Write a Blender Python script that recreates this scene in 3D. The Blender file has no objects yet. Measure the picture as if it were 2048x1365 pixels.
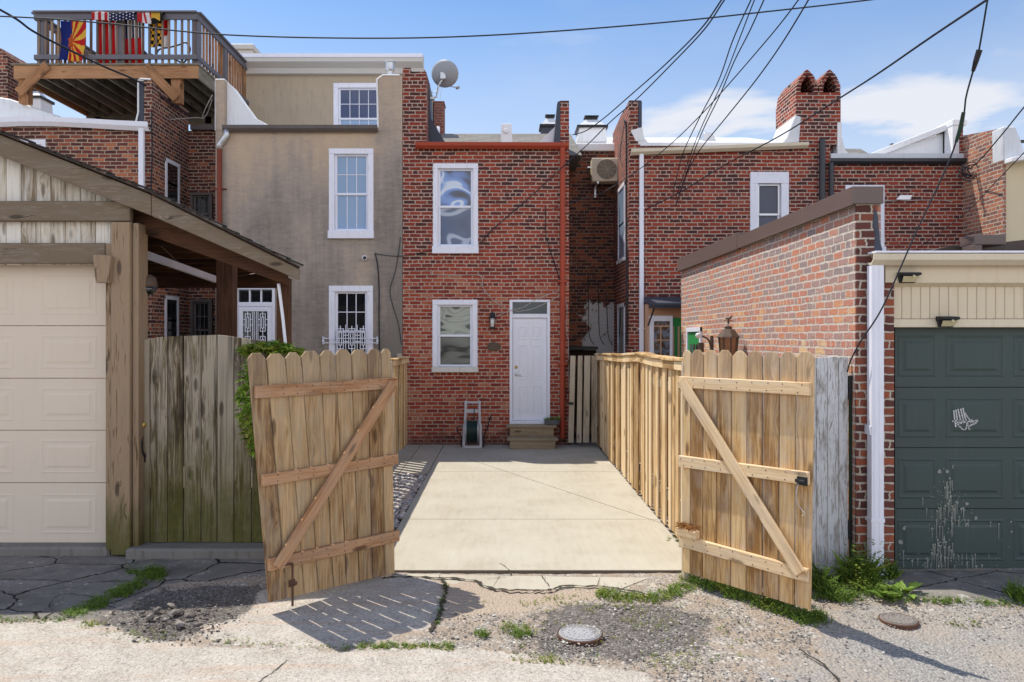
import bpy, math, random
import numpy as np
from mathutils import Vector, Matrix, noise as mnoise
random.seed(7); RNG = np.random.default_rng(7)
sc = bpy.context.scene
R = math.radians
# ------------------------------------------------------------------ camera
cam = bpy.data.cameras.new('camera'); co = bpy.data.objects.new('camera', cam); sc.collection.objects.link(co)
co.location = (0, 0, 2.0); co.rotation_euler = (R(90), 0, 0)
cam.sensor_width = 36; cam.lens = 1550 / 2048 * 36
cam.shift_x = 0.0068; cam.shift_y = -0.0037
cam.clip_start = 0.05; cam.clip_end = 3000
sc.camera = co
# ------------------------------------------------------------------ light
SUN = Vector((-0.80, 0.60, 1.9)).normalized()
sun = bpy.data.lights.new('sun', 'SUN'); so = bpy.data.objects.new('sun', sun); sc.collection.objects.link(so)
so.rotation_euler = SUN.to_track_quat('Z', 'Y').to_euler()
sun.energy = 3.1; sun.angle = R(0.5); sun.color = (1.0, 0.94, 0.83)
w = bpy.data.worlds.new('World'); sc.world = w; w.use_nodes = True
sc.view_settings.view_transform = 'Standard'; sc.view_settings.look = 'None'
sc.view_settings.gamma = 1; sc.view_settings.exposure = 0.79
def build_world():
    nt = w.node_tree; nt.nodes.clear()
    L = nt.links.new
    def n(t, **k):
        x = nt.nodes.new(t)
        for a, b in k.items(): setattr(x, a, b)
        return x
    sky = n('ShaderNodeTexSky', sky_type='NISHITA', sun_disc=False)
    sky.sun_elevation = math.asin(SUN.z); sky.sun_rotation = math.atan2(SUN.x, SUN.y)
    sky.altitude = 0; sky.air_density = 1.0; sky.dust_density = 0.6; sky.ozone_density = 1.6
    tc = n('ShaderNodeTexCoord')
    mp = n('ShaderNodeMapping'); mp.inputs['Scale'].default_value = (2.2, 2.2, 7.5)
    L(tc.outputs['Generated'], mp.inputs['Vector'])
    ns = n('ShaderNodeTexNoise'); ns.inputs['Scale'].default_value = 1.6; ns.inputs['Detail'].default_value = 9
    ns.inputs['Roughness'].default_value = 0.56; ns.inputs['Distortion'].default_value = 0.3
    L(mp.outputs[0], ns.inputs['Vector'])
    def math_(op, a, b=None, c=None):
        m = n('ShaderNodeMath', operation=op)
        for i, v in enumerate((a, b, c)):
            if v is None: continue
            if hasattr(v, 'links') or hasattr(v, 'is_output'): L(v, m.inputs[i])
            else: m.inputs[i].default_value = v
        return m.outputs[0]
    sep = n('ShaderNodeSeparateXYZ'); L(tc.outputs['Generated'], sep.inputs[0])
    # banks of cloud: (azimuth x/y, height z/y, half width, half height, weight)
    yy = math_('MAXIMUM', sep.outputs[1], 0.02)
    u = math_('DIVIDE', sep.outputs[0], yy); v = math_('DIVIDE', sep.outputs[2], yy)
    tot = None
    for (cu, cv, su, sv, wt) in [(0.285, 0.292, 0.085, 0.045, 1.0), (0.24, 0.255, 0.12, 0.035, .7), (0.50, 0.295, 0.11, 0.045, 1.0), (0.60, 0.27, 0.12, 0.05, .8), (-0.02, 0.385, 0.22, 0.02, .36),
                             (0.10, 0.25, .28, .04, .45), (.25, .44, .5, .02, .12), (.66, .37, .15, .018, .3), (-0.9, 0.3, 0.4, 0.06, 0.8), (1.3, 0.3, 0.5, 0.05, 0.8)]:
        a = math_('DIVIDE', math_('SUBTRACT', u, cu), su); b = math_('DIVIDE', math_('SUBTRACT', v, cv), sv)
        d = math_('ADD', math_('MULTIPLY', a, a), math_('MULTIPLY', b, b))
        g = math_('MULTIPLY', math_('EXPONENT', math_('MULTIPLY', d, -1.0)), wt)
        tot = g if tot is None else math_('ADD', tot, g)
    cl = math_('MULTIPLY', tot, math_('ADD', math_('MULTIPLY', ns.outputs['Fac'], 4.6), -1.40))
    mr = n('ShaderNodeMapRange', interpolation_type='SMOOTHSTEP'); L(cl, mr.inputs['Value'])
    mr.inputs['From Min'].default_value = 0.05; mr.inputs['From Max'].default_value = 0.95; mr.inputs['To Max'].default_value = 0.9
    # thin high veil everywhere
    veil = n('ShaderNodeMapRange', interpolation_type='SMOOTHSTEP'); L(ns.outputs['Fac'], veil.inputs['Value'])
    veil.inputs['From Min'].default_value = 0.42; veil.inputs['From Max'].default_value = 0.85; veil.inputs['To Max'].default_value = 0.14
    hz = n('ShaderNodeMapRange', interpolation_type='SMOOTHSTEP'); L(sep.outputs[2], hz.inputs['Value'])
    hz.inputs['From Min'].default_value = 0.44; hz.inputs['From Max'].default_value = 0.16; hz.inputs['To Max'].default_value = 0.5
    fac = math_('MAXIMUM', mr.outputs[0], math_('ADD', veil.outputs[0], hz.outputs[0]))
    tint = n('ShaderNodeMix', data_type='RGBA', blend_type='MULTIPLY'); tint.inputs[0].default_value = 1; L(sky.outputs[0], tint.inputs[6]); tint.inputs[7].default_value = (.66, .85, 1.0, 1)
    mx = n('ShaderNodeMix', data_type='RGBA'); L(fac, mx.inputs[0]); L(tint.outputs[2], mx.inputs[6]); mx.inputs[7].default_value = (5.1, 5.15, 5.4, 1)
    # unseen bright cloud added behind the camera as fill for the shaded facades
    bk = n('ShaderNodeMapRange', interpolation_type='SMOOTHSTEP'); L(sep.outputs[1], bk.inputs['Value']); bk.inputs['From Min'].default_value = 0.12; bk.inputs['From Max'].default_value = -0.25
    n2 = n('ShaderNodeTexNoise'); n2.inputs['Scale'].default_value = 2.4; n2.inputs['Detail'].default_value = 7; n2.inputs['Roughness'].default_value = .55; L(tc.outputs['Generated'], n2.inputs['Vector'])
    cm = n('ShaderNodeMapRange', interpolation_type='SMOOTHSTEP'); L(n2.outputs['Fac'], cm.inputs['Value']); cm.inputs['From Min'].default_value = 0.40; cm.inputs['From Max'].default_value = 0.56
    mx0 = mx; mx = n('ShaderNodeMix', data_type='RGBA'); el = n('ShaderNodeMapRange', interpolation_type='SMOOTHSTEP'); L(sep.outputs[2], el.inputs['Value']); el.inputs['From Min'].default_value = 0.80; el.inputs['From Max'].default_value = 0.35
    L(math_('MULTIPLY', math_('MULTIPLY', bk.outputs[0], cm.outputs[0]), el.outputs[0]), mx.inputs[0]); L(mx0.outputs[2], mx.inputs[6]); mx.inputs[7].default_value = (10.6, 10.7, 11.4, 1)
    bg = n('ShaderNodeBackground'); bg.inputs['Strength'].default_value = 0.10
    L(mx.outputs[2], bg.inputs['Color'])
    out = n('ShaderNodeOutputWorld'); L(bg.outputs[0], out.inputs['Surface'])
build_world()
# ------------------------------------------------------------------ projection: photo pixel + distance -> place
F = 1550.0
def fx(px, Y): return (px - 1010) / F * Y
def fz(py, Y): return 2.0 - (py - 675) / F * Y
def P(px, py, Y): return Vector((fx(px, Y), Y, fz(py, Y)))
def rc(x0, y0, x1, y1, Y): return fx(x0, Y), fx(x1, Y), fz(y1, Y), fz(y0, Y)
YH = 14.42     # plane of the house backs
# ------------------------------------------------------------------ material helpers
def lin(c):
    return tuple(((x / 255) / 12.92 if x / 255 <= .04045 else ((x / 255 + .055) / 1.055) ** 2.4) for x in c)
class NT:
    def __init__(s, name):
        s.m = bpy.data.materials.new(name); s.m.use_nodes = True; s.t = s.m.node_tree
        s.b = s.t.nodes['Principled BSDF']; s.b.inputs['Roughness'].default_value = .85
        s.b.inputs['Specular IOR Level'].default_value = .25
    def n(s, t, **k):
        x = s.t.nodes.new(t)
        for a, b in k.items(): setattr(x, a, b)
        return x
    def put(s, sock, v):
        if v is None: return
        if isinstance(v, bpy.types.NodeSocket): s.t.links.new(v, sock)
        elif isinstance(v, (tuple, list)):
            if sock.type == 'RGBA' and len(v) == 3: v = (*v, 1)
            sock.default_value = v
        else: sock.default_value = v
    def pos(s): return s.n('ShaderNodeNewGeometry').outputs['Position']
    def island(s): return s.n('ShaderNodeNewGeometry').outputs['Random Per Island']
    def attr(s, nm, o='Vector'): return s.n('ShaderNodeAttribute', attribute_name=nm).outputs[o]
    def math(s, op, a, b=None, c=None, clamp=False):
        x = s.n('ShaderNodeMath', operation=op, use_clamp=clamp)
        s.put(x.inputs[0], a); s.put(x.inputs[1], b); s.put(x.inputs[2], c)
        return x.outputs[0]
    def vm(s, op, a, b=None):
        x = s.n('ShaderNodeVectorMath', operation=op); s.put(x.inputs[0], a); s.put(x.inputs[1], b)
        return x.outputs[0]
    def scale(s, v, xyz): return s.vm('MULTIPLY', v, tuple(xyz))
    def noise(s, v, sc_, det=4, ro=.55, dist=0, col=False):
        x = s.n('ShaderNodeTexNoise'); s.put(x.inputs['Vector'], v)
        for k, q in (('Scale', sc_), ('Detail', det), ('Roughness', ro), ('Distortion', dist)): s.put(x.inputs[k], q)
        return x.outputs['Color' if col else 'Fac']
    def vor(s, v, sc_, feat='F1', o='Distance', rnd=1):
        x = s.n('ShaderNodeTexVoronoi', feature=feat); s.put(x.inputs['Vector'], v); s.put(x.inputs['Scale'], sc_); s.put(x.inputs['Randomness'], rnd)
        return x.outputs[o]
    def ramp(s, f, stops, interp='LINEAR'):
        x = s.n('ShaderNodeValToRGB'); x.color_ramp.interpolation = interp; e = x.color_ramp.elements
        while len(e) > 1: e.remove(e[-1])
        for i, (p, c) in enumerate(stops):
            q = e[0] if i == 0 else e.new(p)
            q.position = p; q.color = (*c, 1) if len(c) == 3 else c
        s.put(x.inputs[0], f); return x.outputs[0]
    def step(s, v, a, b, lo=0., hi=1.):
        x = s.n('ShaderNodeMapRange', interpolation_type='SMOOTHSTEP'); s.put(x.inputs[0], v)
        for i, q in enumerate((a, b, lo, hi)): s.put(x.inputs[i + 1], q)
        return x.outputs[0]
    def mix(s, f, a, b, mode='MIX'):
        x = s.n('ShaderNodeMix', data_type='RGBA', blend_type=mode); s.put(x.inputs[0], f); s.put(x.inputs[6], a); s.put(x.inputs[7], b)
        return x.outputs[2]
    def sep(s, v):
        x = s.n('ShaderNodeSeparateXYZ'); s.put(x.inputs[0], v); return x.outputs
    def comb(s, a, b, c):
        x = s.n('ShaderNodeCombineXYZ'); s.put(x.inputs[0], a); s.put(x.inputs[1], b); s.put(x.inputs[2], c); return x.outputs[0]
    def bump(s, h, st=.5, d=.01, nrm=None):
        x = s.n('ShaderNodeBump'); s.put(x.inputs['Height'], h); s.put(x.inputs['Strength'], st); s.put(x.inputs['Distance'], d)
        if nrm is not None: s.put(x.inputs['Normal'], nrm)
        s.put(s.b.inputs['Normal'], x.outputs[0]); return x.outputs[0]
    def col(s, c): s.put(s.b.inputs['Base Color'], c)
    def rough(s, c): s.put(s.b.inputs['Roughness'], c)
def plain(name, c, rough=.6, var=.12, scale=6, metal=0, spec=.3, dirt=None, bump=.15):
    """Paint, metal or plastic with slight mottling and, when asked, streaks of dirt."""
    t = NT(name); p = t.pos()
    f = t.noise(p, scale, 5, .6)
    c0 = tuple(x * (1 - var) for x in c); c1 = tuple(min(1, x * (1 + var)) for x in c)
    k = t.mix(f, c0, c1)
    if dirt:
        g = t.noise(t.scale(p, (9, 9, 1.2)), 2.2, 5, .65)
        k = t.mix(t.step(g, .5, .78, 0, dirt[1]), k, dirt[0])
    t.col(k); t.rough(t.math('ADD', t.math('MULTIPLY', f, .2), rough - .1))
    t.b.inputs['Metallic'].default_value = metal; t.b.inputs['Specular IOR Level'].default_value = spec
    if bump: t.bump(t.noise(p, scale * 12, 3), bump, .003)
    return t.m
def brick(name, stops, mortar, bw=.214, bh=.0695, mw=.0098, lower=None, patch=None, wob=.0085, grime=.22, head=6, wash=None, seed=0, wear=.14, relief=.012, vary=.62, zone=.75):
    t = NT(name); p = t.pos(); nx = t.sep(t.n('ShaderNodeNewGeometry').outputs['True Normal'])
    q = t.sep(p)
    side = t.math('GREATER_THAN', t.math('ABSOLUTE', nx[0]), .6)
    u = t.math('ADD', t.math('MULTIPLY', q[0], t.math('SUBTRACT', 1, side)), t.math('MULTIPLY', t.math('ADD', q[1], .05), side))
    top = t.math('GREATER_THAN', t.math('ABSOLUTE', nx[2]), .8)
    v = t.math('ADD', q[2], t.math('MULTIPLY', q[1], top))
    uv = t.comb(u, v, 0)
    nz = t.noise(t.scale(p, (5, 5, 16)), 2.0, 3, .6, col=True)
    nz2 = t.noise(p, 1.1, 2, .5, col=True)
    uv = t.vm('ADD', uv, t.scale(t.vm('SUBTRACT', nz, (.5, .5, .5)), (wob * 5, wob * 3.2, 0)))
    uv = t.vm('ADD', uv, t.scale(t.vm('SUBTRACT', nz2, (.5, .5, .5)), (.05, wob * 3, 0)))
    uv = t.vm('ADD', uv, (seed * 1.37 + 40, 40.0, 0))
    b = t.n('ShaderNodeTexBrick', offset=.5, offset_frequency=2, squash=.5, squash_frequency=head)
    t.put(b.inputs['Vector'], uv)
    for k, val in (('Color1', (0, 0, 0)), ('Color2', (1, 1, 1)), ('Mortar', (0, 0, 0)), ('Scale', 1), ('Mortar Size', mw), ('Mortar Smooth', .25), ('Bias', 0), ('Brick Width', bw), ('Row Height', bh)):
        t.put(b.inputs[k], val)
    rnd = b.outputs['Color']; mort = b.outputs['Fac']
    big = t.noise(p, .9, 4, .6); fine = t.noise(p, 34, 5, .7)
    r2 = t.math('ADD', t.math('ADD', t.math('MULTIPLY', rnd, vary), .46 - vary / 2), t.math('MULTIPLY', t.math('SUBTRACT', fine, .5), .24))
    r2 = t.math('ADD', r2, t.math('MULTIPLY', t.math('SUBTRACT', big, .5), zone))
    if lower: r2 = t.math('ADD', r2, t.step(q[2], lower[0], lower[1], lower[2], 0))
    c = t.ramp(r2, stops)
    c = t.mix(t.step(fine, .55, .8, 0, wear), c, tuple(min(1, x * 1.8 + .02) for x in stops[len(stops) // 2][1]))
    soot = t.step(t.noise(t.scale(p, (1, 1, .6)), 1.7, 6, .62), .52, .75, 0, grime)
    c = t.mix(soot, c, (.035, .025, .024))
    mc = t.mix(t.noise(p, 8, 4), tuple(x * .62 for x in mortar), mortar)
    mc = t.mix(t.math('MULTIPLY', soot, .8), mc, (.06, .045, .04))
    lost = t.step(t.noise(p, 3.3, 5, .65), .62, .7, 0, .4)      # smeared or missing pointing
    c = t.mix(t.math('MULTIPLY', mort, t.math('SUBTRACT', 1, lost)), c, mc)
    dz_ = t.math('ADD', q[2], t.math('MULTIPLY', t.math('SUBTRACT', t.noise(p, 4, 5, .65), .5), .7))
    c = t.mix(t.step(dz_, .34, .08, 0, .55), c, (.05, .036, .03))     # splashed and damp foot of the wall
    eff = t.step(t.noise(t.scale(p, (1, 1, 1.8)), 1.25, 7, .7), .60, .72, 0, .22)
    c = t.mix(eff, c, (.42, .35, .30))                               # salts bloomed on the face
    if wash:   # lime smeared over the face of the wall
        c = t.mix(t.step(t.noise(p, 2.6, 6, .7), wash[0], wash[0] + .16, 0, wash[1]), c, (.55, .48, .42))
    if patch:  # flaking white paint, (x0,x1,z0,z1)
        e = .1
        wv = t.math('MULTIPLY', t.math('SUBTRACT', t.noise(p, 3, 6, .7), .5), 1.1)
        mk = t.math('MULTIPLY', t.math('MULTIPLY', t.step(t.math('ADD', q[0], wv), patch[0], patch[0] + e), t.step(t.math('ADD', q[0], wv), patch[1], patch[1] - e)),
                    t.math('MULTIPLY', t.step(t.math('ADD', q[2], wv), patch[2], patch[2] + e), t.step(t.math('ADD', q[2], wv), patch[3], patch[3] - e)))
        mk = t.math('MULTIPLY', mk, t.step(t.noise(p, 9, 6, .75), .64, .56))
        c = t.mix(mk, c, (.60, .57, .54))
    t.col(c); t.rough(.9); t.b.inputs['Specular IOR Level'].default_value = .15
    h = t.math('ADD', t.math('MULTIPLY', t.math('SUBTRACT', 1, mort), 1.0), t.math('MULTIPLY', fine, .5))
    t.bump(h, .85, relief)
    return t.m
def wood(name, c0, c1, c2, grain=1.0, grey=(.30, .28, .26), weather=.35, knots=True, moss=None, peel=None, rough=.8, tint=.35, silver=None, streak=None, rings=.03):
    """Sawn boards; the grain follows the board coordinates (bc: length, width, depth) each board carries."""
    t = NT(name); bc = t.attr('bc'); isl = t.island(); p = t.pos()
    off = t.comb(t.math('MULTIPLY', isl, 37.0), t.math('MULTIPLY', isl, 91.0), t.math('MULTIPLY', isl, 13.0))
    v = t.vm('ADD', bc, off)
    kv = t.scale(v, (2.6, 9.0, 3))
    kd = t.vor(kv, 1.0)
    warp = t.step(kd, .42, 0, 0, 1)
    vw = t.vm('ADD', v, t.comb(0, t.math('MULTIPLY', warp, .035), 0))
    g1 = t.noise(t.scale(vw, (1.1, 26, 26)), 2.2, 6, .62, .6)
    g2 = t.noise(t.scale(vw, (3.5, 130, 130)), 1.6, 4, .6)
    big = t.noise(t.scale(v, (.9, 5, 5)), 1.6, 3, .5)
    f = t.math('ADD', t.math('ADD', t.math('MULTIPLY', g1, .75 * grain), t.math('MULTIPLY', g2, .4 * grain)), t.math('MULTIPLY', big, .45))
    rg = t.math('SINE', t.math('ADD', t.math('MULTIPLY', t.sep(vw)[1], 150.0), t.math('MULTIPLY', t.noise(t.scale(vw, (.9, 7, 7)), 1.3, 2, .5), 34.0)))
    f = t.math('ADD', f, t.math('MULTIPLY', rg, rings * grain))
    f = t.math('ADD', f, t.math('MULTIPLY', t.math('SUBTRACT', isl, .5), tint))
    f = t.math('ADD', f, t.math('MULTIPLY', t.math('SUBTRACT', t.noise(t.scale(v, (1.3, 3, 3)), 1.5, 5, .65), .5), .5))
    s0 = .575 * grain + .225
    c = t.ramp(f, [(max(.02, s0 - .19), c0), (s0 - .01, c1), (min(.99, s0 + .19), c2)])
    if knots:
        kr = t.math('GREATER_THAN', t.sep(t.vor(kv, 1.0, o='Color'))[0], .55)
        kk = t.math('MULTIPLY', t.step(kd, .24, .12), kr)
        c = t.mix(t.math('MULTIPLY', kk, .75), c, tuple(x * .45 for x in c0))
    wz = t.step(t.noise(t.scale(v, (1.6, 7, 7)), 1.7, 5, .65), .42, .72, 0, weather)
    c = t.mix(wz, c, grey)
    if silver:      # weathered tops of the boards, above height z
        zz = t.sep(bc)[0]
        c = t.mix(t.step(t.math('ADD', zz, t.math('MULTIPLY', big, .3)), silver[0], silver[1], 0, silver[2]), c, grey)
    if streak:
        c = t.mix(t.step(t.noise(t.scale(v, (.35, 15, 15)), 1.4, 3, .5), .55, .72, 0, streak), c, (.018, .016, .012))
    if moss:
        z = t.sep(p)[2]
        mz = t.step(t.math('ADD', z, t.math('MULTIPLY', t.math('SUBTRACT', t.noise(t.scale(p, (5, 5, 1.4)), 1.5, 5, .6), .5), 1.6)), moss[1], moss[0], 0, moss[2])
        c = t.mix(mz, c, t.mix(t.noise(p, 18, 4), (.045, .05, .01), (.14, .13, .03)))
    if peel:
        pk = t.step(t.noise(t.scale(vw, (4.5, 62, 62)), 1.5, 6, .7), .40, .47)
        pk = t.math('MULTIPLY', pk, t.step(t.noise(t.scale(v, (3, 9, 9)), 1, 4, .6), .30, .50))
        c = t.mix(pk, c, t.mix(big, tuple(x * .82 for x in peel), peel))
    t.col(c); t.rough(rough); t.b.inputs['Specular IOR Level'].default_value = .2
    t.bump(t.math('ADD', g1, t.math('MULTIPLY', g2, .7)), .45, .004)
    return t.m
def glass(name, c, rough=.03, spec=.9, wave=None, mixin=None, metal=0.0, band=None):
    t = NT(name); p = t.pos()
    k = t.mix(t.noise(p, 1.3, 3), tuple(x * .85 for x in c), c)
    if mixin: k = t.mix(t.step(t.noise(t.scale(p, mixin[1]), 1.0, 3, .5, mixin[2]), .45, .56), k, mixin[0])
    t.col(k); t.rough(rough); t.b.inputs['Specular IOR Level'].default_value = spec
    t.b.inputs['Metallic'].default_value = metal
    if wave: t.bump(t.noise(p, wave[0], 1, .4, wave[2] if len(wave) > 2 else .0), 1.0, wave[1])
    return t.m
# ------------------------------------------------------------------ mesh builder
class MB:
    def __init__(s): s.v = []; s.f = []; s.bc = []; s.mi = []; s.parts = []
    def add(s, vs, fs, bc=None, m=0):
        o = len(s.v); s.v += [tuple(x) for x in vs]; s.f += [tuple(i + o for i in f) for f in fs]
        s.bc += [tuple(x) for x in (bc if bc is not None else vs)]; s.mi += [m] * len(fs); s.parts.append((o, len(s.v), len(s.f) - len(fs), len(s.f)))
    def box(s, x0, x1, y0, y1, z0, z1, m=0, ax=2):
        x0, x1 = min(x0, x1), max(x0, x1); y0, y1 = min(y0, y1), max(y0, y1); z0, z1 = min(z0, z1), max(z0, z1)
        vs = [(x, y, z) for z in (z0, z1) for y in (y0, y1) for x in (x0, x1)]
        r = random.random() * 9
        bc = [((a[2], a[0], a[1]) if ax == 2 else (a[0], a[2], a[1]) if ax == 0 else (a[1], a[0], a[2])) for a in vs]
        bc = [(a[0], a[1] + r, a[2] + r) for a in bc]
        s.add(vs, [(0, 2, 3, 1), (4, 5, 7, 6), (0, 1, 5, 4), (2, 6, 7, 3), (0, 4, 6, 2), (1, 3, 7, 5)], bc, m)
    def prism(s, poly, a0, a1, plane='xz', m=0, ax=None):
        """poly in the named plane, extruded along the third axis from a0 to a1."""
        n = len(poly)
        def mk(p, a): return (p[0], a, p[1]) if plane == 'xz' else (a, p[0], p[1]) if plane == 'yz' else (p[0], p[1], a)
        vs = [mk(p, a0) for p in poly] + [mk(p, a1) for p in poly]
        ar = sum(poly[i][0] * poly[(i + 1) % n][1] - poly[(i + 1) % n][0] * poly[i][1] for i in range(n))
        flip = (ar > 0) ^ (a1 < a0)
        if plane == 'xz': flip = not flip
        fs = [tuple(range(n)), tuple(range(2 * n - 1, n - 1, -1))] + [(i, i + n, (i + 1) % n + n, (i + 1) % n) for i in range(n)]
        if flip: fs = [f[::-1] for f in fs]
        bc = None
        if ax is not None:
            r = random.random() * 9
            bc = [(a[2], a[0] + r, a[1]) if ax == 2 else (a[0], a[2] + r, a[1]) if ax == 0 else (a[1], a[0] + r, a[2]) for a in vs]
        s.add(vs, fs, bc, m)
    def beam(s, p0, p1, wd, th, up=(0, 0, 1), m=0):
        """board from p0 to p1; wd measured along the side nearest up, th across."""
        p0, p1 = Vector(p0), Vector(p1); d = (p1 - p0); L = d.length; d.normalize(); u = Vector(up)
        u = (u - d * u.dot(d)).normalized(); q = d.cross(u)
        vs, bc = [], []; r = random.random() * 9
        for a, pp in ((0, p0), (L, p1)):
            for (i, j) in ((-1, -1), (1, -1), (1, 1), (-1, 1)):
                vs.append(pp + u * (i * wd / 2) + q * (j * th / 2)); bc.append((a + r, i * wd / 2 + r, j * th / 2))
        s.add(vs, [(0, 3, 2, 1), (4, 5, 6, 7), (0, 1, 5, 4), (1, 2, 6, 5), (2, 3, 7, 6), (3, 0, 4, 7)], bc, m)
    def tube(s, pts, r, n=6, m=0, caps=True):
        pts = [Vector(p) for p in pts]; k = len(pts); vs = []; fs = []
        rr = r if isinstance(r, (list, tuple)) else [r] * k
        ref = None
        for i, p in enumerate(pts):
            d = (pts[min(i + 1, k - 1)] - pts[max(i - 1, 0)]).normalized()
            if ref is None: ref = Vector((0, 0, 1)) if abs(d.z) < .9 else Vector((1, 0, 0))
            a = (ref - d * ref.dot(d)).normalized(); ref = a; b = d.cross(a)
            for j in range(n):
                t = 2 * math.pi * j / n
                vs.append(p + a * (math.cos(t) * rr[i]) + b * (math.sin(t) * rr[i]))
        for i in range(k - 1):
            for j in range(n):
                fs.append((i * n + j, i * n + (j + 1) % n, (i + 1) * n + (j + 1) % n, (i + 1) * n + j))
        if caps: fs += [tuple(range(n))[::-1], tuple((k - 1) * n + j for j in range(n))]
        s.add(vs, fs, None, m)
    def lathe(s, prof, c=(0, 0, 0), axis=(0, 0, 1), n=20, m=0, caps=True):
        ax = Vector(axis).normalized(); ref = Vector((0, 0, 1)) if abs(ax.z) < .9 else Vector((1, 0, 0))
        a = (ref - ax * ref.dot(ax)).normalized(); b = ax.cross(a); c = Vector(c); vs = []; fs = []
        for (r, h) in prof:
            for j in range(n):
                t = 2 * math.pi * j / n; vs.append(c + ax * h + (a * math.cos(t) + b * math.sin(t)) * r)
        for i in range(len(prof) - 1):
            for j in range(n): fs.append((i * n + j, i * n + (j + 1) % n, (i + 1) * n + (j + 1) % n, (i + 1) * n + j))
        if caps: fs += [tuple(range(n))[::-1], tuple((len(prof) - 1) * n + j for j in range(n))]
        s.add(vs, fs, None, m)
    def quad(s, a, b, c, d, m=0): s.add([a, b, c, d], [(0, 1, 2, 3)], None, m)
    def build_each(s, name, mats, parent=None, **k):
        for (v0, v1, f0, f1) in s.parts:
            q = MB(); q.v = s.v[v0:v1]; q.bc = s.bc[v0:v1]; q.f = [tuple(i - v0 for i in f) for f in s.f[f0:f1]]; q.mi = s.mi[f0:f1]; q.build(name, mats, parent, **k)
    def build(s, name, mats, parent=None, smooth=False, bev=0, local=False):
        if not isinstance(mats, (list, tuple)): mats = [mats]
        me = bpy.data.meshes.new(name)
        vs = np.array(s.v, dtype=np.float64)
        if parent is not None:
            org = np.array(ORG[parent.name]) if not local else np.zeros(3)
        else:
            org = np.array([(vs[:, 0].min() + vs[:, 0].max()) / 2, (vs[:, 1].min() + vs[:, 1].max()) / 2, vs[:, 2].min()])
        me.from_pydata((vs - org).tolist(), [], s.f)
        for m in mats: me.materials.append(m)
        me.polygons.foreach_set('material_index', s.mi)
        at = me.attributes.new('bc', 'FLOAT_VECTOR', 'POINT'); at.data.foreach_set('vector', np.array(s.bc, dtype=np.float32).ravel())
        if smooth: me.polygons.foreach_set('use_smooth', [True] * len(s.f))
        me.update()
        o = bpy.data.objects.new(name, me); sc.collection.objects.link(o)
        if parent is not None:
            o.parent = parent; ORG[o.name] = ORG[parent.name]
        else:
            o.location = org; ORG[o.name] = tuple(org)
        if bev:
            bm_ = o.modifiers.new('bevel', 'BEVEL'); bm_.width = bev; bm_.segments = 1; bm_.limit_method = 'ANGLE'; bm_.angle_limit = R(40)
        return o
ORG = {}
def tag(o, label, cat, group=None, kind=None):
    if label: o['label'] = label
    if cat: o['category'] = cat
    if group: o['group'] = group
    if kind: o['kind'] = kind
    return o
def thing(name, label, cat, loc, rotz=0, group=None):
    o = bpy.data.objects.new(name, None); sc.collection.objects.link(o); o.empty_display_size = .2
    o.location = loc; o.rotation_euler = (0, 0, rotz); ORG[o.name] = tuple(loc)
    return tag(o, label, cat, group)
def spline(pts, k=10):
    pts = [Vector(p) for p in pts]; out = []
    q = [pts[0] * 2 - pts[1]] + pts + [pts[-1] * 2 - pts[-2]]
    for i in range(1, len(q) - 2):
        for j in range(k):
            t = j / k; a, b, c, d = q[i - 1], q[i], q[i + 1], q[i + 2]
            out.append(.5 * ((2 * b) + (c - a) * t + (2 * a - 5 * b + 4 * c - d) * t * t + (3 * b - a - 3 * c + d) * t ** 3))
    return out + [pts[-1]]
# ------------------------------------------------------------------ materials
M = {}
def hx(r, g, b): return lin((r, g, b))
REDS = [(.0, (.055, .030, .029)), (.24, (.095, .034, .030)), (.42, (.19, .042, .029)), (.68, (.29, .055, .033)), (.9, (.37, .08, .04)), (1, (.40, .16, .09))]
M['brick_main'] = brick('old red brick', REDS, (.60, .43, .35), lower=(3.05, 3.4, .26), seed=1, grime=.22)
M['brick_east'] = brick('brown red brick', REDS, (.60, .44, .36), seed=2, grime=.25)
M['brick_pale'] = brick('pale red brick', [(.0, (.14, .08, .075)), (.35, (.24, .115, .09)), (.6, (.36, .13, .08)), (.85, (.46, .20, .11)), (1, (.50, .27, .17))], (.56, .50, .42), seed=3, grime=.12)  # paler palette for the far right side wall
M['brick_west'] = brick('orange and brown brick', [(.0, (.05, .025, .025)), (.4, (.12, .042, .036)), (.6, (.20, .06, .045)), (.75, (.40, .13, .06)), (1, (.50, .20, .11))], (.52, .40, .30), seed=4, grime=.3)
M['brick_soot'] = brick('sooty brick', [(0, (.035, .02, .02)), (.4, (.09, .035, .028)), (.7, (.25, .065, .032)), (1, (.34, .11, .05))], (.28, .20, .15), patch=(1.62, 3.4, -.2, 2.75), seed=5, grime=.6)
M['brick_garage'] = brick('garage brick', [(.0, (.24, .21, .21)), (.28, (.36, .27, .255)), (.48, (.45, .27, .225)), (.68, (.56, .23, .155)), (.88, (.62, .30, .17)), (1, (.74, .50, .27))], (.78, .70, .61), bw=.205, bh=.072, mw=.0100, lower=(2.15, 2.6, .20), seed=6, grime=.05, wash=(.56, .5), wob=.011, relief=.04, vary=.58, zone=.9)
M['brick_pier'] = brick('dark garage brick', [(.0, (.06, .03, .03)), (.4, (.14, .055, .045)), (.7, (.30, .09, .05)), (1, (.44, .16, .07))], (.60, .52, .43), bw=.205, bh=.072, mw=.009, seed=6, grime=.25, wash=(.68, .4), wob=.009)
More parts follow.
